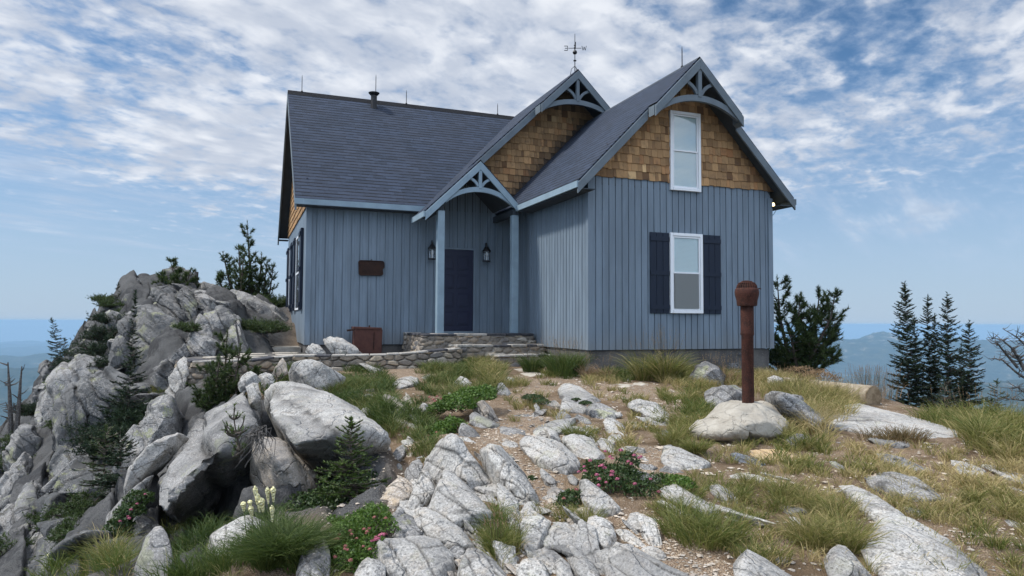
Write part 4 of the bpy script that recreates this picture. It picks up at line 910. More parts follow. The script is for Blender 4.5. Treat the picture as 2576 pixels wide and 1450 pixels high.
def caps(pts, zt, parent, wd=.34, seed=1, dark=.4, th=.045, ln=(.22, .5), name='cap_stone', out=.03):
    pts = np.array(pts, float); L = np.r_[0, np.cumsum(np.linalg.norm(np.diff(pts, axis=0), axis=1))]; rs = random.Random(seed); s = 0
    while s < L[-1]-.05:
        l = min(rs.uniform(*ln), L[-1]-s); a, b_ = s+.008, s+l-.008; s += l
        xa, xb = np.interp([a, b_], L, pts[:, 0]); ya, yb = np.interp([a, b_], L, pts[:, 1]); za, zb = np.interp([a, b_], L, zt)
        d = np.array([xb-xa, yb-ya]); n_ = np.linalg.norm(d)
        if n_ < .02: continue
        d /= n_; nn = np.array([d[1], -d[0]]); o1 = out+rs.uniform(0, .035); o2 = -wd*rs.uniform(.8, 1.05); tt = th*rs.uniform(.8, 1.25)
        c = [(xa+nn[0]*o1, ya+nn[1]*o1, za), (xb+nn[0]*(o1+rs.uniform(-.015, .015)), yb+nn[1]*o1, zb), (xb+nn[0]*o2, yb+nn[1]*o2, zb), (xa+nn[0]*o2, ya+nn[1]*o2, za)]
        mb = MB(); mb.prism(c, (0, 0, tt)); mb.build(name, MAT['cap_dark' if rs.random() < dark else 'cap_pale'], parent, bevel=.008)
# porch platform and two steps
pf = empty('porch_steps', (5.0, 15.2, .25), 'rubble stone porch platform and steps with flat cap stones below the front door', 'steps')
def tier(x0, x1, y0, y1, z0, z1, seed, dark=.5):
    poly = [(x0, y1), (x0, y0), (x1, y0), (x1, y1)]; stone_face('riser', poly, [z1]*4, [z0]*4, pf, seed=seed, thick=.3, cz=.105, cs=.24)
    mb = MB(); mb.box((x0+.03, y0+.03, z0), (x1-.03, y1, z1-.002)); mb.build('tread', MAT['cap_pale'], pf)
    caps([(x0, y0), (x1, y0)], [z1, z1], pf, seed=seed, dark=dark, wd=.30)
    caps([(x0+.0, y1), (x0, y0+.30)], [z1, z1], pf, seed=seed+1, dark=dark, wd=.3)
tier(3.70, 6.30, 15.02, 16.76, -.2, .235, 4, .6)
mb = MB(); mb.box((4.0, 15.28, .236), (4.36, 15.62, .284)); mb.build('cap_stone', MAT['cap_pale'], pf, bevel=.01)
mb = MB(); mb.box((5.84, 15.24, .236), (6.16, 15.62, .284)); mb.build('cap_stone', MAT['cap_dark'], pf, bevel=.01)
tier(4.3, 6.32, 14.45, 15.02, -.35, .005, 9, .3)
tier(5.05, 6.33, 13.95, 14.45, -.6, -.19, 12, .05)
# retaining wall in front of the terrace
rw = empty('retaining_wall', (2.5, 14.4, -.5), 'long low rubble stone retaining wall with thin cap stones', 'wall')
RP = [(-1.15, 15.6), (-.86, 14.80), (.25, 14.42), (.80, 14.62), (1.6, 14.42), (2.9, 14.22), (3.8, 14.15), (4.35, 14.32)]
RT = [-.26, -.26, -.24, -.165, -.165, -.14, -.075, -.03]
stone_face('wall_face', RP, RT, [-1.9, -1.9, -1.3, -.95, -.9, -.85, -.8, -.8], rw, seed=21, cs=.25, cz=.115, relief=.06)
caps(RP, RT, rw, seed=31, dark=.25, wd=.36, th=.035)
# terrace slab and flagstones beside the cabin
mb = MB(); mb.prism([(-1.15, 15.6, -.7), (-.8, 14.86, -.7), (.25, 14.5, -.7), (.8, 14.7, -.7), (1.6, 14.5, -.7), (3.7, 14.3, -.7), (3.7, 16.9, -.7), (1.45, 16.9, -.7), (1.45, 24.0, -.7), (-.6, 24.0, -.7), (-.9, 18, -.7)], (0, 0, .47))
tr = mb.build('terrace', MAT['foundation'], None); tr['kind'] = 'structure'
rs = random.Random(8); n = 0
for (y0, y1, z) in ((14.75, 16.0, -.225), (16.0, 18.2, -.225), (18.2, 20.3, -.10), (20.3, 22.6, .06)):
    if z > -.2:
        mb = MB(); mb.box((-.55, y0, -.4), (1.42, y1+.05, z)); ob = mb.build('stone_step', MAT['flagstone'], None, bevel=.01, origin=(.4, y0, z))
        tag(ob, {-.10: 'first low flagstone step on the path beside the cabin end wall', .06: 'second higher flagstone step at the back of the path beside the cabin'}[z], 'step')
for k, (x, y, sx, sy, an) in enumerate(((.9, 15.6, .62, .42, .1), (.1, 15.3, .7, .36, .3), (.2, 16.1, .75, .42, .05), (1.0, 16.5, .55, .45, -.1), (.15, 17.0, .8, .5, .1), (1.0, 17.4, .6, .4, 0), (-.45, 15.7, .5, .4, .5), (.4, 18.8, .8, .5, .1), (.5, 19.7, .85, .4, -.1), (.4, 20.9, .8, .45, .05), (.5, 21.8, .8, .4, .1))):
    z = -.228 if y < 18.2 else (-.098 if y < 20.3 else .062); pts = []
    for i in range(8):
        a = i/8*2*math.pi+rs.uniform(-.2, .2); rr = (abs(math.cos(a))**3+abs(math.sin(a))**3)**(-1/3); px_, py_ = sx*.5*rr*math.cos(a), sy*.5*rr*math.sin(a); pts.append((x+px_*math.cos(an)-py_*math.sin(an), y+px_*math.sin(an)+py_*math.cos(an), z))
    mb = MB(); mb.prism(pts, (0, 0, .035)); o = mb.build('flagstone', MAT['flagstone'], None, bevel=.008, origin=(x, y, z)); tag(o, 'flat pale flagstone laid in the path by the left cabin wall', 'flagstone', 'flagstones of the side path')

# ---------------------------------------------------------------- steel vent pipe on its mortar-covered rock
pp = P(1882, 1013, 8.5); px_, py_, pz_ = pp
SP = empty('vent_pipe', pp, 'rusty steel pipe with slotted domed vent head standing on a mortared rock', 'pipe')
k = 8.5/1774
def hz(y): return pz_+(1013-y)*k
mb = MB(); r0, r1 = 14.8*k, 16.3*k
mb.lathe([(r0, -.12+pz_), (r0, hz(846)), (r1*1.02, hz(842)), (r1*1.02, hz(838)), (r1, hz(836)), (r1, hz(768))], (px_, py_, 0), 32); mb.build('tube', MAT['rusty_steel'], SP, smooth=True)
mb = MB(); mb.lathe([(r1+.004, hz(771)), (24*k, hz(770)), (25*k, hz(766)), (25.4*k, hz(757)), (28.6*k, hz(746)), (29.6*k, hz(740)), (29.8*k, hz(733)), (29*k, hz(731)), (28.6*k, hz(728)), (27*k, hz(726)), (0, hz(726))], (px_, py_, 0), 32); mb.build('head', MAT['rusty_steel'], SP, smooth=True)
mb = MB(); mb.lathe([(23.5*k, hz(727)), (22*k, hz(720)), (17.5*k, hz(713.5)), (10*k, hz(709.5)), (0, hz(708.5))], (px_, py_, 0), 24); mb.build('dome_core', MAT['rust_dark'], SP, smooth=True)
mb = MB()
for i in range(26):
    a = 2*math.pi*i/26; c, s_ = math.cos(a), math.sin(a)
    mb.tube([(px_+c*r_*k, py_+s_*r_*k, hz(z)) for r_, z in ((25, 727), (23.6, 719), (19, 712.5), (12, 708.6))], [.0065, .006, .005, .004], 5)
for (r_, z) in ((25.2, 726), (19.3, 712.2), (12, 708.2), (6.5, 707.2)):
    mb.tube([(px_+math.cos(t)*r_*k, py_+math.sin(t)*r_*k, hz(z)) for t in np.linspace(0, 2*math.pi, 29)], .0065, 5, False)
mb.lathe([(6.5*k, hz(708.5)), (5*k, hz(705.8)), (0, hz(705.5))], (px_, py_, 0), 12)
mb.build('slotted_dome', MAT['rusty_steel'], SP, smooth=True)
mb = MB()
for sg in (-1, 1):
    b0 = Vector((px_, py_, hz(730)))+Vector((_r0[0], _r0[1], 0))*sg*28*k; mb.bar(b0, b0+Vector((0, 0, 12*k if sg < 0 else .03)), .018, .018)
b0 = Vector((px_, py_, hz(728)))+Vector((_r0[0], _r0[1], 0))*27*k; mb.tube([tuple(b0), tuple(b0+Vector((_r0[0], _r0[1], 0))*4*k+Vector((0, 0, .012))), tuple(b0+Vector((_r0[0], _r0[1], 0))*9*k+Vector((0, 0, .006)))], .007, 6)
mb.build('lug', MAT['rusty_steel'], SP)
# log at the right
def px_log():
    a = P(2010, 975, 12.6); b_ = P(2196, 1000, 11.2); d = (b_-a)/np.linalg.norm(b_-a); L = empty('log', a, 'grey weathered log lying in tall grass with its sawn end facing out', 'log')
    mb = MB(); mb.tube([tuple(a-d*.4), tuple(a+(b_-a)*.3), tuple(a+(b_-a)*.65), tuple(b_)], [.15, .165, .175, .185], 18); mb.build('trunk', MAT['log_bark'], L, smooth=True)
    mb = MB(); mb.tube([tuple(b_), tuple(b_+d*.012)], .178, 18); mb.build('sawn_end', MAT['log_end'], L)
px_log()
# ---------------------------------------------------------------- boulders and stones
TX = {'1': (0, 724.5), '2': (644, 724.5), '3': (1288, 724.5), '4': (1932, 724.5), '5': (0, 1086.8), '6': (644, 1086.8), '7': (1288, 1086.8), '8': (1932, 1086.8)}
def T(t, pts):
    x0, y0 = TX[t]; return [(x0+p[0]/4, y0+p[1]/4) for p in pts]
_dg = bpy.context.evaluated_depsgraph_get
def hull(pts):
    bm = bmesh.new()
    for p in pts: bm.verts.new(tuple(p))
    r = bmesh.ops.convex_hull(bm, input=bm.verts); bmesh.ops.delete(bm, geom=[v for v in bm.verts if not v.link_faces], context='VERTS')
    return bm
def chop(bm, seed, n=5, lo=.86, hi=.97):
    """break flat faces off a hull with random planes facing the viewer or the sky"""
    rs = random.Random(seed); c = Vector((0, 0, 0))
    for v in bm.verts: c += v.co
    c /= len(bm.verts); cv = Vector(tuple(CAM))-c; cv.normalize()
    for k in range(n):
        nv = (Vector((rs.gauss(0, 1), rs.gauss(0, 1), rs.gauss(.35, .8))).normalized()+cv*rs.uniform(.2, 1.0)).normalized(); m = max((v.co-c).dot(nv) for v in bm.verts)
        r = bmesh.ops.bisect_plane(bm, geom=bm.verts[:]+bm.edges[:]+bm.faces[:], plane_co=c+nv*m*rs.uniform(lo, hi), plane_no=nv, clear_outer=True)
        bmesh.ops.contextual_create(bm, geom=[g for g in r['geom_cut'] if isinstance(g, bmesh.types.BMEdge)])
    bmesh.ops.recalc_face_normals(bm, faces=bm.faces); return bm
def finish_rock(bms, name, matn, size, seed, smooth_it=3, amp=.03, dirv=None, groove=.5, vox=None, label=None, cat='rock', group=None, origin=None):
    me = bpy.data.meshes.new(name); bm = bmesh.new()
    for b in bms:
        t = bpy.data.meshes.new('t'); b.to_mesh(t); b.free(); bm.from_mesh(t); bpy.data.meshes.remove(t)
    bm.to_mesh(me); bm.free()
    o = bpy.data.objects.new(name, me); COL.objects.link(o)
    vox = vox or min(.10, max(.010, size/52.)); md = o.modifiers.new('r', 'REMESH'); md.mode = 'VOXEL'; md.voxel_size = vox
    sm = o.modifiers.new('s', 'SMOOTH'); sm.factor = .5; sm.iterations = smooth_it
    ev = o.evaluated_get(_dg()); m2 = ev.to_mesh(); n = len(m2.vertices); co = np.empty(n*3, np.float32); m2.vertices.foreach_get('co', co); co = co.reshape(-1, 3).astype(float)
    no = np.empty(n*3, np.float32); m2.vertices.foreach_get('normal', no); no = no.reshape(-1, 3)
    nl = len(m2.loops); vi = np.empty(nl, np.int32); m2.loops.foreach_get('vertex_index', vi); npol = len(m2.polygons); ls = np.empty(npol, np.int32); m2.polygons.foreach_get('loop_total', ls)
    ev.to_mesh_clear(); bpy.data.objects.remove(o); bpy.data.meshes.remove(me)
    q = co/size; jr = np.random.RandomState(seed); jit = jr.normal(0, .10, 3); sp_ = max(.07, size/3.6)
    dsp = fbm(q*2.4+seed, seed, 4, .5)*amp*.9
    f1, c1 = foliation(co+seed*3.3, sp_, seed, jit, True); f2, c2 = foliation(co+seed*1.7, sp_*.31, seed+40, jit*1.5, True)
    dsp = dsp+(f1*1.25+f2*.34)*amp*groove/.7; crk = np.clip(c1+c2*.4, 0, 1)
    dsp = dsp+fbm(co*9, seed+7, 3, .55)*.010/size*min(1, size)
    co = co+no*(dsp*size)[:, None]
    c0 = np.array(origin) if origin is not None else np.array([co[:, 0].mean(), co[:, 1].mean(), co[:, 2].min()])
    quads = vi.reshape(-1, 4) if (ls == 4).all() else None
    if quads is None:
        st_ = np.r_[0, np.cumsum(ls)[:-1]]; F = [vi[(st_[ls == k][:, None]+np.arange(k))] for k in (3, 4) if (ls == k).any()]
    else: F = [quads]
    me = npmesh(name, co-c0, F, True, {'crack': crk})
    o = link(name, me, MAT[matn], None, c0); tag(o, label, cat, group); return o
ROCK_N = 0
def rock(t, pts, label, matn='granite_pale', d=None, flat=.6, bulge=.22, thick=.9, cat='rock', group=None, amp=.034, groove=.7, sm=1, bury=.12, dirv=None, lean=.6, name=None, maxd=34., nchop=6):
    """a rock from its outline: bottom points stand on the ground, upper points lean back between upright and lying on the slope"""
    global ROCK_N; ROCK_N += 1; rs = random.Random(ROCK_N*7+1)
    pts = T(t, pts) if t else pts; A = np.array(pts, float)
    if t in ('6', '7'): A = A.mean(0)+(A-A.mean(0))*np.array([1.08, 1.06])
    yb = A[:, 1].max(); w_, h_ = np.ptp(A[:, 0]), np.ptp(A[:, 1])
    low = A[A[:, 1] > yb-.15*h_-1]; bx = low[:, 0].mean()
    if d is None:
        d = hit(bx, yb-1) or 20.
    size = max(w_, h_)*d/FPX; mn = min(w_, h_*1.3)*d/FPX; cen = A.mean(0); out = []
    def dep(px, py):
        up = d+lean*(yb-py)*d/FPX
        hd = hit(px, py, d+3*size+.5, max(2.5, d-size)) if flat > 0 else None
        hd = min(hd, up+size*2.2) if hd is not None else up+size*.4
        return up*(1-flat)+hd*flat
    for (px, py) in A:
        dd = dep(px, py); out.append(P(px, py, dd)); out.append(P(cen[0]+(px-cen[0])*.97, cen[1]+(py-cen[1])*.97, dd+thick*mn))
        if py > cen[1]+.1*h_: out.append(P(px, py, dd)+np.array([0, 0, -bury*mn-.03]))
    # raised body: inner ring and a broken ridge line towards the viewer / upwards
    nb = bulge*mn*1.15; ax = A-cen; u_, sv_, vt = np.linalg.svd(ax, full_matrices=False); e1 = vt[0]*sv_[0]/math.sqrt(len(A))
    for f in (-.75, -.1, .6):
        qx, qy = cen+e1*f*rs.uniform(.8, 1.2)+np.array([rs.uniform(-.12, .12)*w_, rs.uniform(-.18, .10)*h_])
        p_ = P(qx, qy, dep(qx, qy)); v = (CAM-p_); v /= np.linalg.norm(v); v = v*.7+np.array([0, 0, .30]); out.append(p_+v*nb*rs.uniform(.7, 1.15))
    for (px, py) in A:
        f = .86; p_ = P(cen[0]+(px-cen[0])*f, cen[1]+(py-cen[1])*f, dep(px, py)); v = (CAM-p_); v /= np.linalg.norm(v); out.append(p_+(v*.7+np.array([0, 0, .25]))*nb*rs.uniform(.15, .55))
    return finish_rock([chop(hull(out), ROCK_N, nchop, .80, .94)], name or ('boulder' if size > .9 else 'rock'), matn, size, ROCK_N, sm, amp, dirv, groove, label=label, cat=cat if cat != 'rock' else ('boulder' if size > .9 else 'rock'), group=group)
def rock3(pieces, label, matn, seed, amp=.03, sm=2, name='boulder', groove=.5, cat='boulder', nch=0):
    """a boulder from real 3-D corner points given as (px, py, distance)"""
    bms = []; allp = []
    for pc in pieces:
        w_ = [P(*q) if len(q) == 3 else np.array(q[3]) for q in pc]; allp += w_; bms.append(chop(hull(w_), seed, nch, .84, .95) if nch else hull(w_))
    size = float(np.ptp(np.array(allp), axis=0).max()); return finish_rock(bms, name, matn, size, seed, sm, amp, None, groove, label=label, cat=cat)

GP, GG, GD, GB = 'granite_pale', 'granite_grey', 'granite_dark', 'granite_buff'
# --- the two big overhanging boulders
def t5(x, y, d): return (x/4, 1086.8+y/4, d)
def t1(x, y, d): return (x/4, 724.5+y/4, d)
def t2(x, y, d): return (644+x/4, 724.5+y/4, d)
def t6(x, y, d): return (644+x/4, 1086.8+y/4, d)
rock3([[t2(110, 1150, 7.9), t2(200, 1072, 8.4), t2(420, 1082, 8.8), t2(640, 1130, 8.7), t2(860, 1270, 8.1), t2(1140, 1440, 7.4), t2(1320, 1530, 7.0),
        t2(130, 1260, 7.3), t2(290, 1330, 6.85), t2(300, 1480, 6.65), t2(380, 1590, 6.45), t2(600, 1515, 6.5), t2(830, 1460, 6.65), t2(1130, 1480, 6.8),
        t6(390, 245, 6.85), t6(700, 445, 8.0), t6(1000, 500, 8.4), t6(1200, 260, 8.1), t2(200, 1400, 7.6),
        t2(420, 1082, 9.6), t2(860, 1270, 9.3), t2(200, 1100, 9.4), t6(500, 300, 9.2), t6(1000, 420, 9.0)]],
      'biggest bright flat topped boulder with a dark undercut face below the cabin wall', GP, 901, .030, 1, groove=.8)
rock3([[t6(30, 112, 6.95), t6(250, 85, 7.25), t6(300, 140, 6.9), t6(390, 250, 6.75), t6(690, 440, 7.0), t6(260, 330, 6.45), t6(400, 540, 6.45), t6(470, 690, 6.6), t6(380, 910, 6.95), t6(560, 800, 7.2),
        t6(100, 900, 7.3), t6(0, 420, 7.5), t6(20, 700, 7.5), t6(300, 300, 8.6), t6(100, 300, 8.6), t6(500, 700, 8.6), t6(100, 900, 8.5)]],
      'split lower block under the bright flat boulder, warm brown on its shaded side', GB, 902, .034, 1, groove=.9)
rock3([[t1(2480, 1010, 9.0), t1(2430, 1030, 9.0), t1(2000, 1262, 8.4), t1(1962, 1325, 8.2), t1(2540, 1280, 8.6), t5(1720, 205, 7.5), t5(1580, 300, 7.2), t5(1500, 600, 6.9), t5(1475, 760, 6.7), t5(1590, 880, 6.4),
        t1(2180, 1400, 7.1), t5(2160, 120, 6.85), t5(2010, 260, 6.6), t5(1880, 460, 6.4), t5(1760, 540, 6.3), t5(1690, 740, 6.2), t5(1620, 880, 6.3),
        t1(2560, 1360, 7.15), t1(2620, 1480, 7.25), t5(2620, 250, 7.9), t5(2450, 800, 8.3), t5(1760, 1030, 7.2), t5(1900, 1020, 7.6), t5(2200, 950, 8.0),
        t1(2480, 1010, 10.2), t1(2000, 1270, 9.9), t5(1600, 400, 9.0), t5(1650, 800, 8.2), t5(2300, 800, 9.0)]],
      'huge leaning boulder with lichen spotted edge and a deep shaded underside', GG, 903, .030, 1, groove=.9)
R_ = rock
# --- rocks round the big ones, left of the path
R_('2', [(-110, 990), (-20, 945), (30, 960), (60, 1100), (60, 1300), (-10, 1345), (-70, 1180)], 'upright pale rock wedged behind the huge leaning boulder', GP, d=8.9, flat=.2, thick=1.5)
R_('1', [(2400, 970), (2440, 890), (2520, 835), (2590, 870), (2630, 940), (2500, 1000), (2410, 1010)], 'rounded pale rock just above the huge leaning boulder', GP, d=10.4, flat=.3)
R_('2', [(330, 850), (400, 790), (500, 722), (560, 715), (650, 745), (760, 810), (905, 905), (860, 975), (740, 1015), (560, 1035), (400, 1010), (345, 950)], 'big smooth pale boulder in front of the retaining wall', GP, d=10.7, flat=.25, bulge=.3, amp=.016, groove=.25)
R_('2', [(165, 840), (240, 730), (270, 700), (310, 760), (330, 850), (250, 890)], 'pointed pale rock leaning on the left end of the retaining wall', GB, d=11.6, flat=.3)
R_('2', [(30, 885), (100, 850), (180, 880), (200, 960), (100, 980), (40, 940)], 'low pale rock between young pine and the pale boulder', GP, d=10.9, flat=.4)
R_('2', [(500, 645), (530, 580), (570, 560), (640, 580), (705, 655), (600, 672)], 'small rounded pale rock at the foot of the left cabin wall', GP, d=15.3, flat=0, thick=1.2)
R_('2', [(678, 520), (740, 485), (860, 520), (980, 590), (1085, 665), (880, 672), (760, 610), (690, 570)], 'long pale rock sloping up against the cabin wall beside the metal box', GP, d=15.2, flat=0, lean=.5, thick=1.0)
R_('2', [(1350, 962), (1440, 925), (1560, 895), (1640, 920), (1642, 955), (1540, 985), (1440, 1020)], 'flat pale stone lying below the retaining wall among grass', GP, flat=.6)
R_('2', [(1265, 1092), (1290, 1055), (1400, 1110), (1520, 1200), (1595, 1275), (1540, 1295), (1400, 1245), (1290, 1160)], 'long narrow buff slab tilted down towards the pink shrub', GB, flat=.5, bulge=.3)
R_('2', [(1385, 1300), (1440, 1310), (1525, 1350), (1500, 1410), (1420, 1445), (1390, 1380)], 'buff stone at the foot of the long narrow slab', GB, flat=.5)
R_('2', [(1970, 1000), (2020, 920), (2060, 890), (2110, 910), (2165, 965), (2100, 1005)], 'peaked pale rock standing behind the green leafy shrub', GP, flat=.3)
R_('2', [(1670, 900), (1750, 870), (1765, 905), (1690, 928)], 'small pale stone right of the flat stone below the wall', GP)
R_('2', [(1030, 760), (1090, 755), (1200, 815), (1290, 845), (1200, 860), (1060, 805)], 'flat pale slab leaning on the base of the retaining wall', GP, flat=.5)
R_('2', [(2390, 1050), (2440, 960), (2480, 955), (2560, 1050), (2565, 1085), (2450, 1072)], 'grey split rock at the left edge of the gravel path', GG, flat=.4)
R_('2', [(2480, 915), (2540, 893), (2600, 910), (2595, 960), (2500, 955)], 'small pale rock behind the split rock by the path', GP, flat=.4)
R_('2', [(1900, 1140), (1940, 1048), (1972, 1060), (1965, 1115)], 'thin upright stone poking out left of the leafy shrub', GP, flat=.2)
R_('2', [(2180, 1200), (2260, 1130), (2300, 1130), (2380, 1220), (2445, 1320), (2430, 1368), (2340, 1350), (2240, 1275)], 'leaning slab with brown striped side right of the leafy shrub', GB, flat=.3, groove=1.0)
R_('2', [(2140, 1290), (2180, 1250), (2235, 1272), (2350, 1370), (2455, 1385), (2420, 1425), (2250, 1425), (2150, 1365)], 'grey rock propping up the brown striped slab', GG, flat=.3)
R_('2', [(2030, 1425), (2060, 1358), (2100, 1360), (2200, 1425), (2270, 1500), (2100, 1535), (2035, 1490)], 'dark grey rock below the brown striped slab', GG, flat=.4)
R_('2', [(2450, 1400), (2560, 1400), (2700, 1440), (2740, 1500), (2600, 1530), (2460, 1500)], 'low grey ledge crossing the path below the striped slab', GG, flat=.8)
# --- stones by the wing and along the path
for pts, lab in (([(0, 812), (100, 815), (240, 850), (420, 878), (300, 890), (240, 905), (140, 890), (40, 855)], 'wide thin flagstone slab at the foot of the porch steps'),
                 ([(290, 905), (400, 885), (480, 900), (540, 928), (400, 940), (320, 925)], 'second flat flagstone in the gravel below the porch steps'),
                 ([(590, 932), (700, 920), (805, 925), (740, 945), (620, 955)], 'flat flagstone in front of the wing corner'),
                 ([(960, 972), (1060, 962), (1225, 975), (1180, 1010), (1040, 1014)], 'broad flagstone in the gravel before the wing window'),
                 ([(1210, 957), (1300, 945), (1355, 965), (1320, 987), (1230, 982)], 'small bright flagstone right behind the broad one'),
                 ([(1510, 1042), (1600, 1030), (1690, 1040), (1685, 1068), (1560, 1078)], 'dark edged flagstone half in the grass below the wing'),
                 ([(1700, 1062), (1900, 1060), (1985, 1078), (1800, 1092)], 'long flagstone hidden in grass left of the speckled boulder'),
                 ([(1220, 1035), (1290, 1030), (1340, 1050), (1260, 1072)], 'greyish flagstone sunk in gravel and grass')):
    R_('3', pts, lab, 'flagstone', flat=1.0, bulge=.05, thick=.35, amp=.012, sm=1, cat='flagstone', name='flagstone', bury=.25)
R_('3', [(375, 832), (410, 810), (445, 832), (430, 868), (380, 864)], 'small rounded rock in front of the tall grass by the steps', GG, flat=.3)
R_('3', [(590, 882), (640, 850), (700, 848), (745, 880), (640, 900)], 'low pale rock at the wing corner', GP, flat=.5)
R_('3', [(1110, 925), (1140, 900), (1190, 905), (1180, 935)], 'small pale stone under the big tussock by the wing', GP)
R_('3', [(463, 1020), (490, 970), (560, 955), (650, 970), (740, 1040), (860, 1110), (905, 1170), (800, 1195), (700, 1145), (600, 1085), (480, 1095)], 'long smooth pale ledge descending beside the gravel path', GP, flat=.7, amp=.02)
R_('3', [(478, 1245), (510, 1130), (550, 1085), (620, 1110), (700, 1180), (785, 1235), (700, 1275), (560, 1245)], 'grey white block with moss at its top in front of the smooth ledge', GP, flat=.4, thick=1.1)
R_('3', [(738, 1225), (800, 1170), (880, 1158), (1000, 1205), (1055, 1262), (1032, 1312), (960, 1335), (860, 1305), (760, 1285)], 'split grey block ending the long smooth ledge', GG, flat=.4, thick=1.1)
R_('3', [(430, 1318), (450, 1250), (520, 1250), (605, 1292), (560, 1342), (450, 1348)], 'small bluish grey rock left of the grass tuft in the path', GG, flat=.5)
R_('3', [(218, 1185), (240, 1160), (282, 1200), (272, 1255), (230, 1235)], 'small upright white stone in the middle of the gravel', GP, flat=.3)
R_('3', [(630, 1295), (660, 1270), (740, 1320), (825, 1390), (760, 1395), (660, 1335)], 'narrow grey slab leaning under the split grey block', GG, flat=.4)
R_('3', [(1145, 1175), (1200, 1140), (1280, 1125), (1380, 1150), (1440, 1150), (1500, 1190), (1580, 1270), (1612, 1362), (1480, 1345), (1380, 1292), (1260, 1245), (1160, 1205)], 'wide jagged pale rock with a notched top edge', GP, flat=.4, bulge=.15)
R_('3', [(1350, 1330), (1420, 1260), (1500, 1260), (1590, 1340), (1600, 1380), (1480, 1380)], 'pale lower shelf attached to the notched rock', GP, flat=.4)
R_('3', [(910, 1352), (940, 1310), (1020, 1318), (1100, 1370), (1165, 1449), (1040, 1485), (960, 1449)], 'blocky grey white rock left of the mortared mound', GP, flat=.4)
R_('3', [(1170, 1375), (1210, 1340), (1300, 1368), (1405, 1402), (1380, 1445), (1230, 1425)], 'low pale rock in the grass above the round tussock', GP, flat=.6)
R_('3', [(1758, 915), (1810, 850), (1890, 755), (1930, 733), (2010, 780), (2090, 830), (2142, 880), (2120, 955), (2050, 992), (1900, 965), (1790, 942)], 'pyramid shaped lichen speckled boulder before the foundation', GG, flat=.15, thick=.9, bulge=.28)
R_('3', [(2100, 805), (2130, 750), (2180, 700), (2220, 700), (2300, 770), (2332, 830), (2320, 882), (2180, 875), (2120, 855)], 'dark pointed boulder against the foundation behind the pipe', GD, flat=.1)
R_('3', [(2165, 866), (2250, 840), (2330, 848), (2345, 885), (2250, 905)], 'low pale rock left of the pipe near the foundation', GP, flat=.4)
R_('3', [(1943, 1150), (1950, 1060), (2010, 1010), (2120, 985), (2260, 985), (2322, 1012), (2342, 1085), (2300, 1155), (2150, 1200), (2060, 1232), (1980, 1205)], 'round boulder with black and white lichen behind the mortared mound', GG, flat=.2, bulge=.3, thick=.8)
R_('4', [(-5, 905), (60, 880), (150, 910), (165, 960), (100, 1025), (0, 1015)], 'bright rock just right of the cabin foundation corner', GP, flat=.2)
rock3([[(1733, 1087, 8.05), (1788, 1048, 8.6), (1810, 1020, 8.75), (1840, 1006, 8.75), (1900, 1004, 8.75), (1945, 1018, 8.7), (1978, 1046, 8.5), (2000, 1074, 8.2), (1985, 1100, 8.0),
        (1850, 1016, 8.25), (1905, 1015, 8.25), (1800, 1070, 7.95), (1870, 1062, 7.72), (1930, 1058, 7.75), (1745, 1094, 7.9), (1822, 1090, 7.65), (1905, 1084, 7.55), (1962, 1092, 7.7),
        (1900, 1120, 7.95), (1950, 1118, 7.9), (1760, 1098, 8.1), (1775, 1118, 8.2), (1965, 1130, 8.1), (1850, 1130, 8.3), (1850, 1100, 8.35), (1840, 1010, 9.5), (1950, 1020, 9.6), (1760, 1080, 9.3)]], 'broad pale mortared mound rock carrying the steel pipe', 'mortar_crust', 77, .036, 1, groove=.8, nch=5, name='boulder')
R_('4', [(-60, 1085), (40, 1055), (140, 1070), (230, 1100), (280, 1160), (400, 1240), (560, 1390), (670, 1455), (600, 1490), (420, 1335), (300, 1255), (150, 1235), (0, 1175)], 'long grey ridge rock trailing right from the steel pipe', GG, d=8.3, flat=.3, bulge=.15, thick=.5)
R_('4', [(190, 1085), (250, 1065), (330, 1080), (362, 1122), (300, 1150)], 'small grey rock behind the long ridge rock', GG, d=9.6, flat=.2)
R_('7', [(2210, 232), (2300, 202), (2450, 190), (2620, 180), (2900, 240), (2950, 270), (2850, 290), (2500, 300), (2300, 272)], 'flat orange sandstone slab in grass below the mound', 'sandstone', flat=.9, bulge=.06, thick=.4, amp=.012)
R_('7', [(2208, 226), (2262, 218), (2400, 250), (2520, 295), (2560, 335), (2450, 345), (2250, 292)], 'dark blue grey slab edge under the orange slab', 'slate_blue', flat=.4, bulge=.1)
R_('8', [(-10, 40), (40, 15), (140, 25), (200, 70), (150, 105), (10, 60)], 'small bluish stone at the right of the orange slab', GG, flat=.5)
R_('8', [(170, 82), (230, 40), (320, 15), (400, 45), (432, 102), (380, 172), (220, 172)], 'rounded grey rock in grass right of the orange slab', GG, flat=.4)
# --- right side slabs
R_('4', [(572, 1360), (600, 1235), (640, 1190), (760, 1162), (860, 1145), (960, 1190), (1250, 1270), (1600, 1340), (1750, 1395), (1900, 1440), (2020, 1500), (2047, 1562), (1960, 1692), (1880, 1692), (1700, 1645), (1300, 1545), (1000, 1500), (620, 1440)],
   'largest long white slab at the right below the firs', GP, d=8.1, flat=.62, bulge=.14, thick=.5, amp=.012, groove=.4)
R_('8', [(1000, 72), (1100, 60), (1250, 110), (1430, 120), (1430, 172), (1180, 132)], 'grey lower lip under the largest white slab', GG, flat=.5)
R_('8', [(1060, 200), (1200, 220), (1420, 300), (1640, 380), (1695, 432), (1500, 425), (1280, 375), (1150, 285)], 'thin grey ledge half covered by grass under the white slab', GG, flat=.8, bulge=.1)
R_('8', [(1830, 278), (2000, 310), (2180, 400), (2195, 452), (1980, 485), (1930, 452), (1900, 350)], 'smooth cream ledge right of the brown grass', GP, flat=.8, bulge=.1)
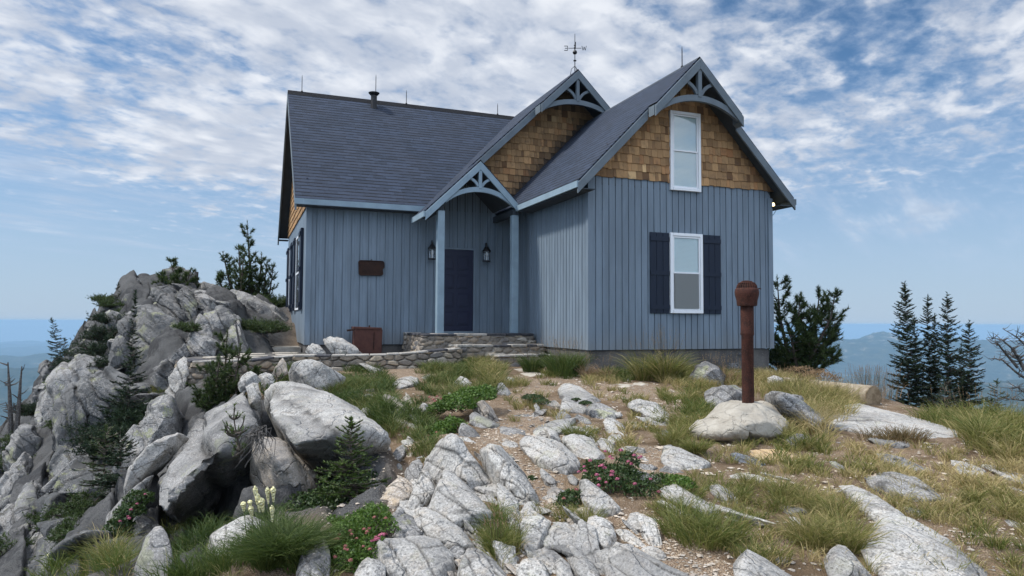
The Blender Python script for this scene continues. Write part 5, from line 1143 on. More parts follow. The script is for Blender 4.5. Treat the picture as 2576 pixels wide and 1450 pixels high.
R_('8', [(2140, 342), (2280, 345), (2450, 420), (2640, 480), (2660, 560), (2590, 555), (2400, 445), (2250, 385)], 'narrow cream ledge running off the right edge', GP, flat=.8, bulge=.12)
R_('8', [(950, 455), (1100, 465), (1230, 440), (1420, 447), (1560, 530), (1680, 640), (1880, 742), (1750, 765), (1500, 705), (1250, 625), (1000, 525)], 'humped grey white ledge in the middle of the right grass', GG, flat=.6, bulge=.2)
R_('8', [(1350, 742), (1450, 750), (1605, 830), (1540, 872), (1400, 835)], 'small flat speckled stone above the biggest foreground slab', GG, flat=.8)
R_('8', [(600, 292), (680, 300), (780, 360), (805, 402), (700, 375)], 'small grey stone showing through the grass tips', GG, flat=.7)
R_('8', [(690, 532), (850, 530), (1060, 620), (1280, 790), (1420, 900), (1460, 960), (1300, 1010), (1130, 960), (1050, 835), (850, 705)], 'narrow upper neck of the biggest foreground slab', GP, flat=.75, bulge=.22, amp=.02, dirv=(.6, -.6, -.2))
R_('8', [(1125, 985), (990, 1060), (920, 1180), (960, 1285), (1100, 1420), (1250, 1620), (1900, 1700), (2430, 1620), (2010, 1290), (1800, 1070), (1450, 880), (1250, 800), (1120, 850)], 'biggest smooth granite slab in the lower right foreground', GP, d=4.25, flat=.7, bulge=.16, amp=.012, groove=.3, thick=.6, dirv=(.6, -.6, -.2))
R_('8', [(558, 1285), (620, 1180), (700, 1128), (780, 1145), (860, 1230), (960, 1360), (1080, 1500), (960, 1600), (760, 1600), (640, 1480), (572, 1370)], 'egg shaped granite rock left of the biggest foreground slab', GP, d=4.1, flat=.55, bulge=.3, amp=.014, groove=.25, dirv=(.6, -.6, -.2))
R_('7', [(2238, 1335), (2310, 1250), (2380, 1190), (2460, 1240), (2560, 1330), (2700, 1400), (2880, 1500), (2920, 1620), (2500, 1660), (2280, 1560)], 'pale granite rock at the bottom edge right of the dirt patch', GP, d=3.95, flat=.5, bulge=.25, amp=.016, groove=.3)
R_('8', [(80, 718), (200, 738), (380, 770), (405, 812), (250, 835), (120, 775)], 'thin grey stone under the arching right tussock', GG, flat=.8)
R_('8', [(208, 852), (280, 858), (362, 900), (372, 962), (260, 962)], 'small pale stone left of the arching right tussock', GP, flat=.6)
R_('8', [(60, 1292), (120, 1255), (190, 1270), (202, 1312), (120, 1338)], 'small round cream pebble at the lower edge between two pale rocks', GP, flat=.3, bulge=.4)
# --- centre and right of the path, tile 7
S = [
 ([(105, 110), (150, 65), (205, 75), (262, 120), (300, 105), (400, 98), (480, 130), (600, 240), (652, 315), (640, 405), (560, 445), (540, 472), (420, 405), (300, 292), (160, 232), (108, 165)], 'paired smooth white ridge rock pointing to the pink shrub', GP, .6),
 ([(523, 75), (600, 45), (720, 45), (800, 90), (900, 220), (935, 300), (800, 315), (650, 252), (590, 162)], 'smooth white humped rock behind the pink flowering shrub', GP, .55),
 ([(868, 102), (920, 90), (1030, 150), (1062, 232), (980, 235), (890, 172)], 'low white rock right of the humped rock', GP, .6),
 ([(988, 38), (1060, 25), (1122, 50), (1090, 82), (1010, 62)], 'small flat grey stone above two others near the round tussock', GP, .6),
 ([(958, 74), (1010, 60), (1062, 92), (1050, 122), (980, 112)], 'small white stone just below the flat grey stone', GP, .6),
 ([(1518, 300), (1530, 200), (1550, 160), (1640, 160), (1700, 185), (1800, 240), (1965, 320), (1900, 402), (1760, 425), (1620, 385)], 'square shouldered granite block right of the pink shrub', GP, .45),
 ([(1480, 445), (1500, 382), (1540, 345), (1620, 385), (1765, 422), (1740, 475), (1560, 465)], 'dark slanting stone under the square shouldered block', GG, .5),
 ([(1110, 360), (1200, 385), (1350, 430), (1500, 470), (1532, 522), (1440, 562), (1200, 505), (1120, 432)], 'smooth ledge running right from behind the pink shrub', GP, .7),
 ([(688, 570), (700, 502), (752, 495), (780, 570), (900, 640), (1000, 700), (1062, 760), (1000, 832), (880, 845), (780, 745), (690, 642)], 'boat shaped granite rock under the pink flowering shrub', GP, .35),
 ([(1518, 595), (1560, 535), (1620, 540), (1720, 590), (1850, 670), (2050, 780), (2110, 850), (2070, 900), (1960, 870), (1800, 785), (1620, 705), (1530, 645)], 'upper of two long parallel slabs right of the pink shrub', GP, .65),
 ([(1458, 705), (1500, 680), (1600, 730), (1800, 830), (1955, 925), (1850, 905), (1600, 835), (1510, 782)], 'lower of two long parallel slabs right of the pink shrub', GP, .65),
 ([(1990, 525), (2050, 510), (2150, 570), (2260, 640), (2285, 702), (2150, 705), (2010, 605)], 'pointed speckled rock alone in grass below the blue edged slab', GP, .55),
 ([(2035, 388), (2150, 400), (2300, 430), (2480, 450), (2570, 485), (2570, 525), (2380, 485), (2200, 465), (2070, 425)], 'very thin long slab in grass below the orange slab', GP, .85),
 ([(280, 390), (300, 365), (360, 410), (442, 492), (430, 545), (340, 525), (290, 445)], 'small oblong stone in the sandy path', GP, .6),
 ([(350, 610), (400, 560), (480, 570), (525, 645), (450, 685), (370, 655)], 'rounded buff stone sunk in the sandy path', GB, .7),
 ([(558, 450), (600, 430), (662, 482), (652, 532), (590, 512)], 'small pale stone at the tip of the paired ridge rock', GP, .5),
 ([(88, 790), (150, 712), (222, 700), (242, 762), (180, 832), (110, 852)], 'round pale stone in the centre foreground beside the sandy path', GP, .5),
 ([(80, 940), (130, 850), (232, 835), (302, 860), (382, 940), (332, 1062), (262, 1182), (180, 1262), (120, 1272), (118, 1150), (108, 1040)], 'tall pale rock at the left of the lower centre rock cluster', GP, .5),
 ([(388, 985), (440, 940), (500, 925), (560, 950), (700, 1010), (762, 1090), (862, 1150), (872, 1205), (760, 1175), (620, 1105), (500, 1035), (430, 1085), (332, 1165), (300, 1125)], 'arched pale ridge rock heading the lower centre cluster', GP, .6),
 ([(538, 1155), (600, 1110), (700, 1200), (800, 1310), (872, 1420), (882, 1520), (740, 1540), (650, 1385), (560, 1265)], 'long pale rib running down below the arched ridge rock', GP, .6),
 ([(298, 1182), (340, 1160), (420, 1240), (462, 1340), (400, 1405), (330, 1305)], 'short pale rib left of the long rib', GP, .6),
 ([(428, 1325), (500, 1268), (572, 1330), (622, 1449), (600, 1540), (480, 1540)], 'blunt pale rib at the bottom edge in the centre', GP, .5),
 ([(48, 1405), (120, 1290), (200, 1270), (292, 1290), (352, 1400), (382, 1540), (80, 1540)], 'broad rounded pale rock at the bottom edge left of the ribs', GP, .45),
 ([(738, 1005), (780, 870), (862, 850), (942, 880), (1012, 960), (1032, 1080), (1002, 1182), (940, 1205), (860, 1135), (780, 1065)], 'triangular pale granite rock left of the brown dirt', GP, .4),
 ([(1158, 905), (1200, 830), (1270, 818), (1342, 870), (1422, 960), (1455, 1010), (1350, 1022), (1230, 985)], 'low smooth rock emerging under the shrub roots', GP, .7),
 ([(984, 1265), (1010, 1160), (1060, 1100), (1150, 1130), (1300, 1250), (1400, 1330), (1600, 1420), (1920, 1520), (1800, 1640), (1200, 1640), (1060, 1425), (1000, 1345)], 'large smooth foreground slab beside the brown dirt patch', GP, .6),
 ([(924, 1365), (960, 1345), (1050, 1400), (1135, 1500), (1080, 1580), (960, 1500)], 'small pointed rock tucked under the large foreground slab', GP, .5),
 ([(558, 885), (640, 790), (700, 760), (780, 770), (762, 880), (680, 952), (590, 945)], 'buff stone under the grass clump in the centre foreground', GB, .5)]
for pts, lab, m_, fl in S: R_('7', pts, lab, m_, flat=fl, bulge=.26, amp=.028, groove=.7, dirv=(.55, -.75, -.2))
R_('3', [(205, 1440), (280, 1380), (420, 1340), (560, 1330), (655, 1300), (640, 1360), (560, 1425), (400, 1490), (270, 1545), (232, 1505)], 'bright flat topped slab tilted beside the path', GP, flat=.55, bulge=.12, amp=.012)
# --- tile 6, lower centre-left jumble
S = [
 ([(1700, 395), (1740, 270), (1880, 112), (1980, 48), (2062, 90), (2132, 200), (2252, 382), (2362, 562), (2340, 605), (2240, 645), (2060, 545), (1960, 445), (1850, 405), (1780, 480), (1712, 432)], 'tall pale ridge slab leaning right above the biggest central boulder', GP, .45),
 ([(1722, 785), (1788, 660), (1780, 570), (1802, 482), (1850, 420), (1910, 408), (1982, 440), (2062, 560), (2202, 720), (2332, 802), (2422, 882), (2442, 962), (2300, 1015), (2100, 1005), (1960, 945), (1800, 865)], 'biggest central boulder, a grey white rounded pyramid', GP, .35),
 ([(1498, 765), (1560, 660), (1622, 520), (1682, 408), (1722, 420), (1762, 560), (1792, 602), (1702, 705), (1640, 795), (1550, 835)], 'narrow upright pale slab left of the central pyramid boulder', GP, .3),
 ([(1640, 645), (1720, 590), (1792, 590), (1782, 662), (1702, 775), (1640, 745)], 'small rounded stone lodged beside the narrow upright slab', GP, .4),
 ([(1578, 855), (1640, 780), (1722, 775), (1822, 870), (1952, 930), (2082, 1010), (2185, 1165), (2080, 1205), (1900, 1145), (1700, 1045), (1620, 965)], 'striped pale boulder in front of the central pyramid', GP, .5),
 ([(1288, 968), (1380, 850), (1440, 745), (1492, 800), (1482, 850), (1380, 905), (1320, 1005)], 'sharp dark lichened splinter above the pink flower bush', GG, .2),
 ([(1310, 1010), (1400, 890), (1502, 845), (1572, 880), (1642, 990), (1692, 1060), (1622, 1145), (1500, 1175), (1390, 1125)], 'rounded boulder with a dark shaded face near the lower centre', GG, .3),
 ([(1178, 1250), (1222, 1110), (1280, 1060), (1332, 1080), (1442, 1150), (1602, 1182), (1682, 1060), (1852, 1100), (2002, 1262), (2032, 1405), (1800, 1540), (1500, 1540), (1260, 1405)], 'broad pale saddle shaped boulder at the bottom centre', GP, .45),
 ([(988, 1455), (1050, 1340), (1120, 1268), (1242, 1300), (1292, 1370), (1282, 1540), (1100, 1600), (990, 1540)], 'pale boulder touching the bottom edge right of the flower bush', GP, .4),
 ([(2038, 1450), (2080, 1250), (2122, 1190), (2202, 1180), (2292, 1220), (2422, 1320), (2542, 1440), (2620, 1600), (2060, 1620)], 'smooth egg shaped boulder at the bottom below the grass clump', GP, .4),
 ([(398, 1430), (440, 1330), (480, 1200), (562, 1110), (632, 1066), (702, 1100), (742, 1210), (742, 1320), (702, 1400), (742, 1540), (420, 1620)], 'grey white boulder between beargrass and the flower bush', GG, .25),
 ([(368, 1185), (400, 1140), (462, 1133), (452, 1182), (390, 1232)], 'small white stone above the magenta flowers', GP, .4),
 ([(1178, 795), (1202, 700), (1292, 640), (1382, 540), (1442, 478), (1492, 490), (1592, 580), (1562, 680), (1500, 745), (1400, 805), (1280, 842)], 'brown stained blocky boulder above the flower bush', GB, .3),
 ([(1158, 700), (1240, 580), (1310, 520), (1345, 560), (1292, 642), (1202, 715)], 'grey slab edge behind the brown stained boulder', GG, .3),
 ([(1110, 580), (1180, 540), (1222, 560), (1192, 622), (1140, 645)], 'small broken grey stone at the shaded hollow edge', GG, .3),
 ([(1008, 838), (1070, 755), (1122, 800), (1112, 872), (1020, 905)], 'small dim grey stone in the hollow behind the flower bush', GG, .3),
 ([(1288, 360), (1330, 280), (1402, 180), (1480, 130), (1532, 180), (1500, 240), (1420, 332), (1370, 385), (1310, 405)], 'long dark slab leaning towards the small fir', GG, .3),
 ([(1463, 95), (1530, 70), (1582, 110), (1550, 152), (1490, 142)], 'small white block on top of the long dark slab', GP, .3),
 ([(1390, 380), (1440, 315), (1472, 340), (1482, 465), (1430, 465)], 'rounded stone beside the long dark slab', GG, .3),
 ([(1510, 408), (1560, 310), (1642, 270), (1682, 330), (1662, 432), (1632, 522), (1560, 545), (1520, 495)], 'upright grey stone next to the tall ridge slab', GG, .3),
 ([(1208, 210), (1260, 150), (1342, 150), (1362, 190), (1302, 275), (1230, 255)], 'thin buff slab between the bright boulder tip and the dark slab', GB, .5),
 ([(1500, 250), (1600, 190), (1585, 272), (1512, 295)], 'small buff slab right of the long dark slab', GB, .4),
 ([(1300, 490), (1400, 430), (1432, 462), (1352, 565), (1290, 585)], 'small lichened stone behind the brown stained boulder', GG, .3)]
for pts, lab, m_, fl in S: R_('6', pts, lab, m_, flat=fl, bulge=.26, amp=.030, groove=.8, dirv=(.6, -.7, -.35))
L1 = dict(bulge=.28, amp=.028, groove=.8, dirv=(.55, -.75, -.2))
R_('6', [(2258, 150), (2330, 120), (2442, 150), (2482, 200), (2562, 280), (2682, 420), (2782, 620), (2795, 685), (2700, 745), (2620, 705), (2540, 565), (2420, 505), (2340, 425), (2315, 262)], 'long white slab running down the middle beside the sandy path', GP, flat=.55, **L1)
R_('6', [(2418, 505), (2540, 562), (2642, 700), (2662, 845), (2600, 905), (2500, 865), (2442, 705), (2450, 622)], 'wedge stone at the foot of the long middle slab', GP, flat=.45, **L1)
R_('6', [(2440, 140), (2520, 95), (2620, 110), (2640, 160), (2560, 200), (2480, 190)], 'low stone at the head of the long middle slab', GP, flat=.6, **L1)
# --- lower left
S = [
 ([(1050, 1325), (1200, 1100), (1290, 930), (1412, 800), (1442, 870), (1562, 920), (1502, 990), (1402, 1120), (1382, 1200), (1260, 1345)], 'flat grey slab leaning below the lichen spotted boulder', GG, None),
 ([(1328, 1455), (1400, 1260), (1470, 1060), (1560, 950), (1622, 948), (1682, 1020), (1722, 1150), (1702, 1300), (1722, 1449), (1800, 1640), (1400, 1640)], 'tall grey pillar slab at the bottom left of centre', GG, None),
 ([(2082, 1160), (2130, 1040), (2252, 940), (2402, 860), (2502, 830), (2576, 850), (2682, 900), (2722, 1000), (2602, 1200), (2442, 1400), (2352, 1600), (2180, 1540), (2100, 1280)], 'bright white boulder behind the beargrass', GP, 4.75),
 ([(1040, 1145), (1060, 980), (1070, 850), (1130, 770), (1182, 750), (1262, 620), (1422, 560), (1500, 440), (1562, 420), (1492, 640), (1402, 730), (1262, 905), (1150, 1085), (1110, 1155)], 'long grey ledge left of the lichen spotted boulder', GG, 7.0),
 ([(858, 1110), (870, 1010), (930, 925), (1032, 928), (1052, 1000), (1032, 1150), (900, 1205)], 'dark blocky rock left of the long grey ledge', GD, None),
 ([(1240, 565), (1290, 370), (1380, 250), (1502, 160), (1642, 60), (1782, 12), (1852, 40), (1902, 62), (1852, 115), (1702, 205), (1582, 295), (1482, 455), (1372, 545), (1272, 625)], 'rounded buff and grey boulder above the long grey ledge', GP, 7.9)]
for pts, lab, m_, dd in S: R_('5', pts, lab, m_, d=dd, flat=.3, bulge=.3, amp=.02, groove=.5, dirv=(-.5, -.2, -.8))
# --- cliff and outcrop on the left
def TO(pts): return [(x*.29297, 503.1+y*.29297) for x, y in pts]
OC = [
 ('1', [(1350, 1455), (1410, 1330), (1480, 1240), (1540, 1180), (1602, 1118), (1702, 1110), (1762, 1200), (1852, 1300), (1802, 1405), (1742, 1505), (1500, 1605), (1280, 1805), (1180, 1705), (1110, 1660), (1150, 1625)], 'large grey block in front of the broken wall end', GG, 10.2),
 ('1', [(1188, 70), (1210, 20), (1262, 10), (1342, 30), (1362, 70), (1290, 92), (1200, 95)], 'rounded cap rock at the left shoulder of the outcrop', GD, None),
 ('1', [(1348, 70), (1400, 18), (1470, 60), (1562, 120), (1605, 195), (1500, 205), (1380, 185)], 'wedge shaped grey rock high on the outcrop', GD, None),
 ('1', [(1290, 460), (1350, 300), (1380, 200), (1482, 183), (1602, 210), (1702, 260), (1882, 360), (1902, 385), (1852, 525), (1702, 695), (1642, 805), (1490, 865), (1380, 765), (1300, 625)], 'giant dark lichened boulder in the middle of the outcrop', GD, 16.0),
 ('1', [(1578, 160), (1622, 90), (1702, 60), (1792, 130), (1892, 220), (1985, 315), (1962, 365), (1882, 362), (1702, 245), (1600, 205)], 'long grey slab sloping right above the giant boulder', GD, 17.6),
 ('1', [(1758, 95), (1822, 8), (1852, -5), (1932, 60), (1992, 150), (1995, 245), (1932, 275), (1860, 195)], 'angular block perched above the long grey slab', GD, 17.3),
 ('1', [(1948, 90), (1972, 68), (2072, 60), (2172, 110), (2225, 195), (2080, 225), (1990, 175)], 'flat grey rock right of the perched angular block', GG, 17.8),
 ('1', [(1960, 410), (2002, 300), (2082, 250), (2222, 203), (2302, 240), (2402, 330), (2302, 425), (2180, 565), (2060, 565), (1980, 475)], 'streaked grey and white boulder behind the terrace', GG, 16.3),
 ('1', [(1858, 540), (1940, 420), (2062, 560), (2192, 560), (2172, 645), (2100, 685), (1900, 675)], 'rounded grey boulder just above the terrace edge', GG, 15.2),
 ('1', [(2238, 140), (2290, 70), (2382, 63), (2502, 110), (2622, 180), (2762, 260), (2862, 340), (2885, 405), (2800, 435), (2700, 405), (2550, 335), (2400, 265), (2260, 195)], 'long pale slab pointing at the cabin wall', GG, 20.2),
 ('1', [(2170, 600), (2300, 425), (2402, 330), (2452, 480), (2500, 605), (2420, 645), (2240, 650)], 'white streaked boulder right of the young pine', GG, 16.0),
 ('1', [(1518, 905), (1640, 800), (1862, 555), (1922, 680), (1852, 705), (1802, 785), (1702, 885), (1722, 1005), (1560, 1005)], 'sloping grey slab below the giant dark boulder', GD, 14.2),
 ('1', [(1698, 905), (1790, 800), (1852, 675), (1892, 740), (1892, 900), (1862, 1105), (1782, 1195), (1740, 1105), (1700, 1005)], 'pale upright slab against the broken wall end', GP, 12.9),
 ('1', [(1178, 340), (1260, 280), (1342, 288), (1305, 420), (1292, 565), (1230, 465), (1180, 405)], 'grey rib left of the giant dark boulder', GD, 16.4),
 ('1', [(1080, 725), (1130, 560), (1202, 470), (1292, 560), (1315, 645), (1252, 690)], 'dark rock column in shade left of the giant boulder', GD, 15.8),
 ('1', [(350, 1335), (400, 1080), (560, 870), (702, 800), (882, 768), (952, 700), (1052, 690), (1102, 760), (902, 865), (702, 995), (622, 1085), (500, 1255), (390, 1355)], 'long smooth slope slab on the left flank', GG, 16.0),
 ('1', [(330, 1145), (350, 1050), (400, 900), (420, 780), (470, 720), (562, 760), (582, 850), (500, 965), (390, 1085)], 'dark jagged rock at the skyline of the left flank', GD, 19.5),
 ('1', [(758, 785), (810, 690), (882, 668), (982, 680), (1015, 722), (902, 775)], 'pale topped rock below the dark shrub', GG, 17.5),
 ('1', [(678, 650), (740, 608), (802, 630), (792, 705), (700, 685)], 'small skyline rock right of the lone spruce', GD, 19.6),
 ('1', [(700, 1010), (902, 860), (1102, 800), (1252, 900), (1302, 1005), (1202, 1155), (1000, 1255), (900, 1205), (830, 1105)], 'broad dark rock hidden partly by the tall fir', GD, 13.6),
 ('1', [(618, 1095), (720, 978), (832, 1080), (902, 1190), (822, 1305), (702, 1455), (560, 1505), (518, 1400)], 'dark faceted rock below the long slope slab', GD, 13.2),
 ('5', [(200, 310), (260, 188), (332, 200), (335, 330), (292, 455), (182, 565), (62, 805), (0, 905), (-60, 700), (0, 482), (100, 382)], 'smooth grey buttress at the far left', GG, 13.0),
 ('5', [(518, 510), (602, 170), (662, 60), (902, 200), (945, 262), (862, 405), (702, 625), (602, 825), (480, 765), (400, 642)], 'big dark rib at the centre of the left cliff', GD, 11.9),
 ('5', [(-60, 960), (150, 740), (302, 600), (342, 480), (425, 562), (402, 805), (382, 905), (302, 1055), (100, 1255), (-60, 1360)], 'lower grey cliff rib at the far left edge', GG, 10.6),
 ('5', [(40, 1600), (60, 1450), (150, 1250), (302, 1000), (372, 948), (395, 1050), (302, 1255), (222, 1455), (200, 1600)], 'cracked grey rib at the bottom left corner', GD, 9.4),
 ('5', [(-100, 1640), (-100, 1370), (40, 1310), (110, 1260), (140, 1330), (60, 1600)], 'grey rock cut by the bottom left corner', GD, 9.2),
 ('5', [(620, 810), (702, 620), (902, 298), (965, 420), (905, 565), (1065, 705), (1065, 825), (900, 905), (760, 865)], 'weathered grey face behind the small firs on the cliff', GD, 10.9),
 ('5', [(325, 1310), (400, 1100), (560, 980), (702, 1000), (785, 1105), (662, 1295), (502, 1405), (380, 1470)], 'dark rounded rock low on the left cliff', GD, 8.9),
 ('5', [(600, 1400), (700, 1290), (760, 1270), (900, 1300), (880, 1420), (700, 1500)], 'small grey rock above the bright green grass', GG, 7.4),
 ('1', [(40, 1640), (120, 1480), (220, 1400), (330, 1400), (400, 1500), (330, 1640), (160, 1700)], 'pale rock above the far left buttress', GG, 14.6),
 (None, TO([(1128, 745), (1133, 668), (1182, 672), (1302, 705), (1335, 742), (1280, 765), (1150, 775)]), 'flat topped summit rock on the skyline of the outcrop', GD, 21.0),
 (None, TO([(1395, 720), (1398, 600), (1482, 588), (1562, 640), (1642, 600), (1702, 720), (1600, 745)]), 'summit rocks behind the wind bent bush', GD, 21.4),
 (None, TO([(1698, 772), (1702, 712), (1742, 708), (1822, 760), (1900, 800), (1940, 830), (1800, 795)]), 'low skyline rock right of the wooden stump', GG, 21.2),
 (None, TO([(1158, 800), (1162, 768), (1282, 758), (1285, 802), (1190, 815)]), 'small pale rock tucked below the summit rock', GG, 20.0),
 (None, TO([(1290, 850), (1300, 760), (1450, 745), (1530, 800), (1500, 900), (1400, 880)]), 'grey rock under the wind bent bush', GD, 19.2),
 (None, TO([(852, 955), (850, 905), (882, 860), (932, 838), (1002, 880), (1012, 955), (900, 975)]), 'dark skyline rock with shrubs growing over it', GD, 20.6),
 (None, TO([(748, 1085), (800, 1010), (832, 960), (902, 1000), (955, 1050), (852, 1185), (762, 1155)]), 'dark skyline crag left of the shrubs', GD, 19.6),
 (None, TO([(676, 1255), (722, 1170), (762, 1098), (842, 1160), (802, 1255), (702, 1295)]), 'rounded dark crag at the outcrop left edge', GD, 19.4),
 (None, TO([(905, 970), (940, 945), (1010, 960), (1060, 1010), (1000, 1060), (930, 1010)]), 'small pale boulder in the shrub gap', GG, 18.6),
 (None, TO([(1640, 830), (1680, 770), (1790, 790), (1900, 850), (1890, 920), (1760, 900)]), 'pale edged rock right of the angular block', GG, 19.0)]
for t_, pts, lab, m_, dd in OC: R_(t_, pts, lab, m_, d=dd, flat=0 if dd else .3, lean=.8, bulge=.34, thick=1.0, amp=.046, groove=1.0, sm=1, nchop=9, dirv=(-.45, -.2, -.85), bury=.5)
# pebbles and chips: too many to count
def fillers(n, zone, smin, smax, matns, label, group, seed, sink=.35, long_=2.1, flat_=.5, protos=7, vox=34, name='stone', tilt=.35):
    """many small angular stones: a few different shapes, each copied, turned and sized on its own"""
    rs = np.random.RandomState(seed); r2 = random.Random(seed); pr = []
    for k in range(protos):
        pts = [np.array([rs.normal(0, .5)*.62, rs.normal(0, .5)*long_*.62, rs.normal(0, .5)*.62]) for _ in range(13)]; b = hull(pts)
        me_ = finish_rock([chop(b, seed+k, 6, .75, .92)], name, matns[k % len(matns)], 1.0, seed*10+k, 1, .045, vox=1/vox, groove=.6, origin=(0, 0, 0)); pr.append(me_)
    px = []; 
    while len(px) < n:
        x, y = rs.uniform(*zone[0]), rs.uniform(*zone[1])
        if inpoly(np.array([x]), np.array([y]), zone[2])[0]: px.append((x, y))
    for i, (x, y) in enumerate(px):
        d = hit(x, y)
        if d is None: continue
        p = P(x, y, d); s = r2.uniform(smin, smax)*(1 if r2.random() < .8 else 1.4); o = pr[i % protos] if i < protos else pr[i % protos].copy()
        if i >= protos: COL.objects.link(o)
        o.location = (p[0], p[1], p[2]-s*sink*.3+s*.05); o.scale = (s*r2.uniform(.7, 1.1), s*r2.uniform(.8, 1.3), s*r2.uniform(.6, 1.1)*flat_*1.6); o.rotation_euler = (r2.gauss(0, .2)*min(1, tilt*3), r2.gauss(tilt, tilt*.7), r2.gauss(0, .35)); tag(o, label, name, group)
    for k in range(len(px), protos): bpy.data.objects.remove(pr[k])
fillers(112, ((900, 1640), (1090, 1450), [(960, 1290), (1060, 1160), (1130, 1105), (1290, 1110), (1420, 1130), (1480, 1190), (1500, 1290), (1640, 1330), (1640, 1450), (960, 1450)]), .10, .23, ['granite_pale', 'granite_grey', 'granite_pale', 'granite_buff'], 'small angular stone wedged between the central rocks', 'small angular stones in the middle', 501)
fillers(38, ((1280, 1800), (1000, 1200), [(1290, 1030), (1420, 1010), (1700, 1040), (1780, 1080), (1640, 1200), (1500, 1140), (1300, 1080)]), .10, .22, ['granite_pale', 'granite_grey', 'granite_pale'], 'small angular stone scattered above the pink shrub', 'small stones above the pink shrub', 502)
fillers(24, ((1700, 2576), (1120, 1450), [(1750, 1220), (2000, 1140), (2500, 1160), (2576, 1250), (2576, 1400), (2300, 1200), (2000, 1300), (1900, 1400), (1700, 1300)]), .14, .30, ['granite_pale', 'granite_grey'], 'flat grey stone sunk in the right hand grass', 'stones sunk in the grass', 503, sink=.9, flat_=.34, tilt=.05)
fillers(22, ((640, 1080), (930, 1130), [(640, 960), (760, 1000), (900, 1010), (960, 960), (1080, 1000), (1060, 1130), (960, 1100), (860, 1040), (660, 1010)]), .10, .26, ['granite_pale', 'granite_buff', 'granite_grey'], 'small stone between the big boulders and the retaining wall', 'small stones below the wall', 504)
fillers(26, ((380, 760), (1000, 1130), [(470, 1000), (640, 1010), (640, 1060), (560, 1120), (470, 1130), (420, 1060)]), .12, .34, ['granite_buff', 'granite_grey', 'granite_pale'], 'loose rubble stone below the broken wall end', 'rubble below the wall end', 505)
fillers(72, ((-20, 470), (880, 1450), [(110, 960), (250, 900), (330, 860), (420, 930), (470, 1010), (400, 1120), (330, 1280), (300, 1400), (60, 1450), (0, 1400), (0, 1130)]), .35, .95, ['granite_dark', 'granite_grey', 'granite_dark'], 'grey fractured block bedded in the left cliff', 'fractured blocks of the left cliff', 506, sink=.9, long_=2.0, name='rock')
fillers(34, ((220, 720), (690, 880), [(250, 830), (300, 740), (350, 710), (500, 725), (620, 780), (700, 800), (600, 850), (420, 860), (300, 870)]), .35, .95, ['granite_dark', 'granite_grey'], 'dark fractured block piled on the outcrop', 'fractured blocks of the outcrop', 507, sink=.6, long_=1.6, name='rock')
fillers(18, ((540, 960), (1190, 1350), [(560, 1330), (720, 1280), (860, 1220), (960, 1180), (960, 1300), (820, 1330), (600, 1360)]), .12, .34, ['granite_grey', 'granite_dark'], 'dim grey stone lying in the shaded hollow', 'stones in the shaded hollow', 508)
def pebbles():
    rs = np.random.RandomState(4); n = 26000; px = rs.uniform(820, 2576, n); d = 3.9+rs.beta(1.1, 1.3, n)*9.5
    a = YAW+np.arctan((px-1288)/FPX); x, y = np.sin(a)*d, np.cos(a)*d; z = ground_z(x, y); m = path_mask(x, y, z); keep = (rs.uniform(0, 1, n) < .26+m*.7)
    x, y, z = x[keep], y[keep], z[keep]; n = len(x); s = np.clip(rs.lognormal(-4.55, .5, n), .005, .045)
    base_v = np.array([(1, 0, 0), (-.9, .1, 0), (0, 1, .1), (.1, -1, 0), (0, .1, .7), (0, 0, -.7), (.6, .6, .4), (-.6, -.5, .3)])
    V = []; tri = np.array([(4, 0, 6), (4, 6, 2), (4, 2, 1), (4, 1, 7), (4, 7, 3), (4, 3, 0), (0, 3, 5), (3, 7, 5), (7, 1, 5), (1, 2, 5), (2, 6, 5), (6, 0, 5)])
    th = rs.uniform(0, 6.28, n); c, sn = np.cos(th), np.sin(th); B = base_v[None]*(1+rs.uniform(-.35, .35, (n, 8, 3)))*s[:, None, None]*np.stack([np.ones(n)*1.2, np.ones(n)*.85, rs.uniform(.4, .8, n)], 1)[:, None]
    X = B[:, :, 0]*c[:, None]-B[:, :, 1]*sn[:, None]+x[:, None]; Y = B[:, :, 0]*sn[:, None]+B[:, :, 1]*c[:, None]+y[:, None]; Z = B[:, :, 2]+z[:, None]+s[:, None]*.15
    F = (tri[None]+np.arange(n)[:, None, None]*8).reshape(-1, 3)
    me = npmesh('pebbles', np.stack([X, Y, Z], -1).reshape(-1, 3), F, False); o = link('gravel', me, MAT['pebble']); o['kind'] = 'stuff'; o['label'] = 'loose pale gravel and stone chips on the path'
pebbles()
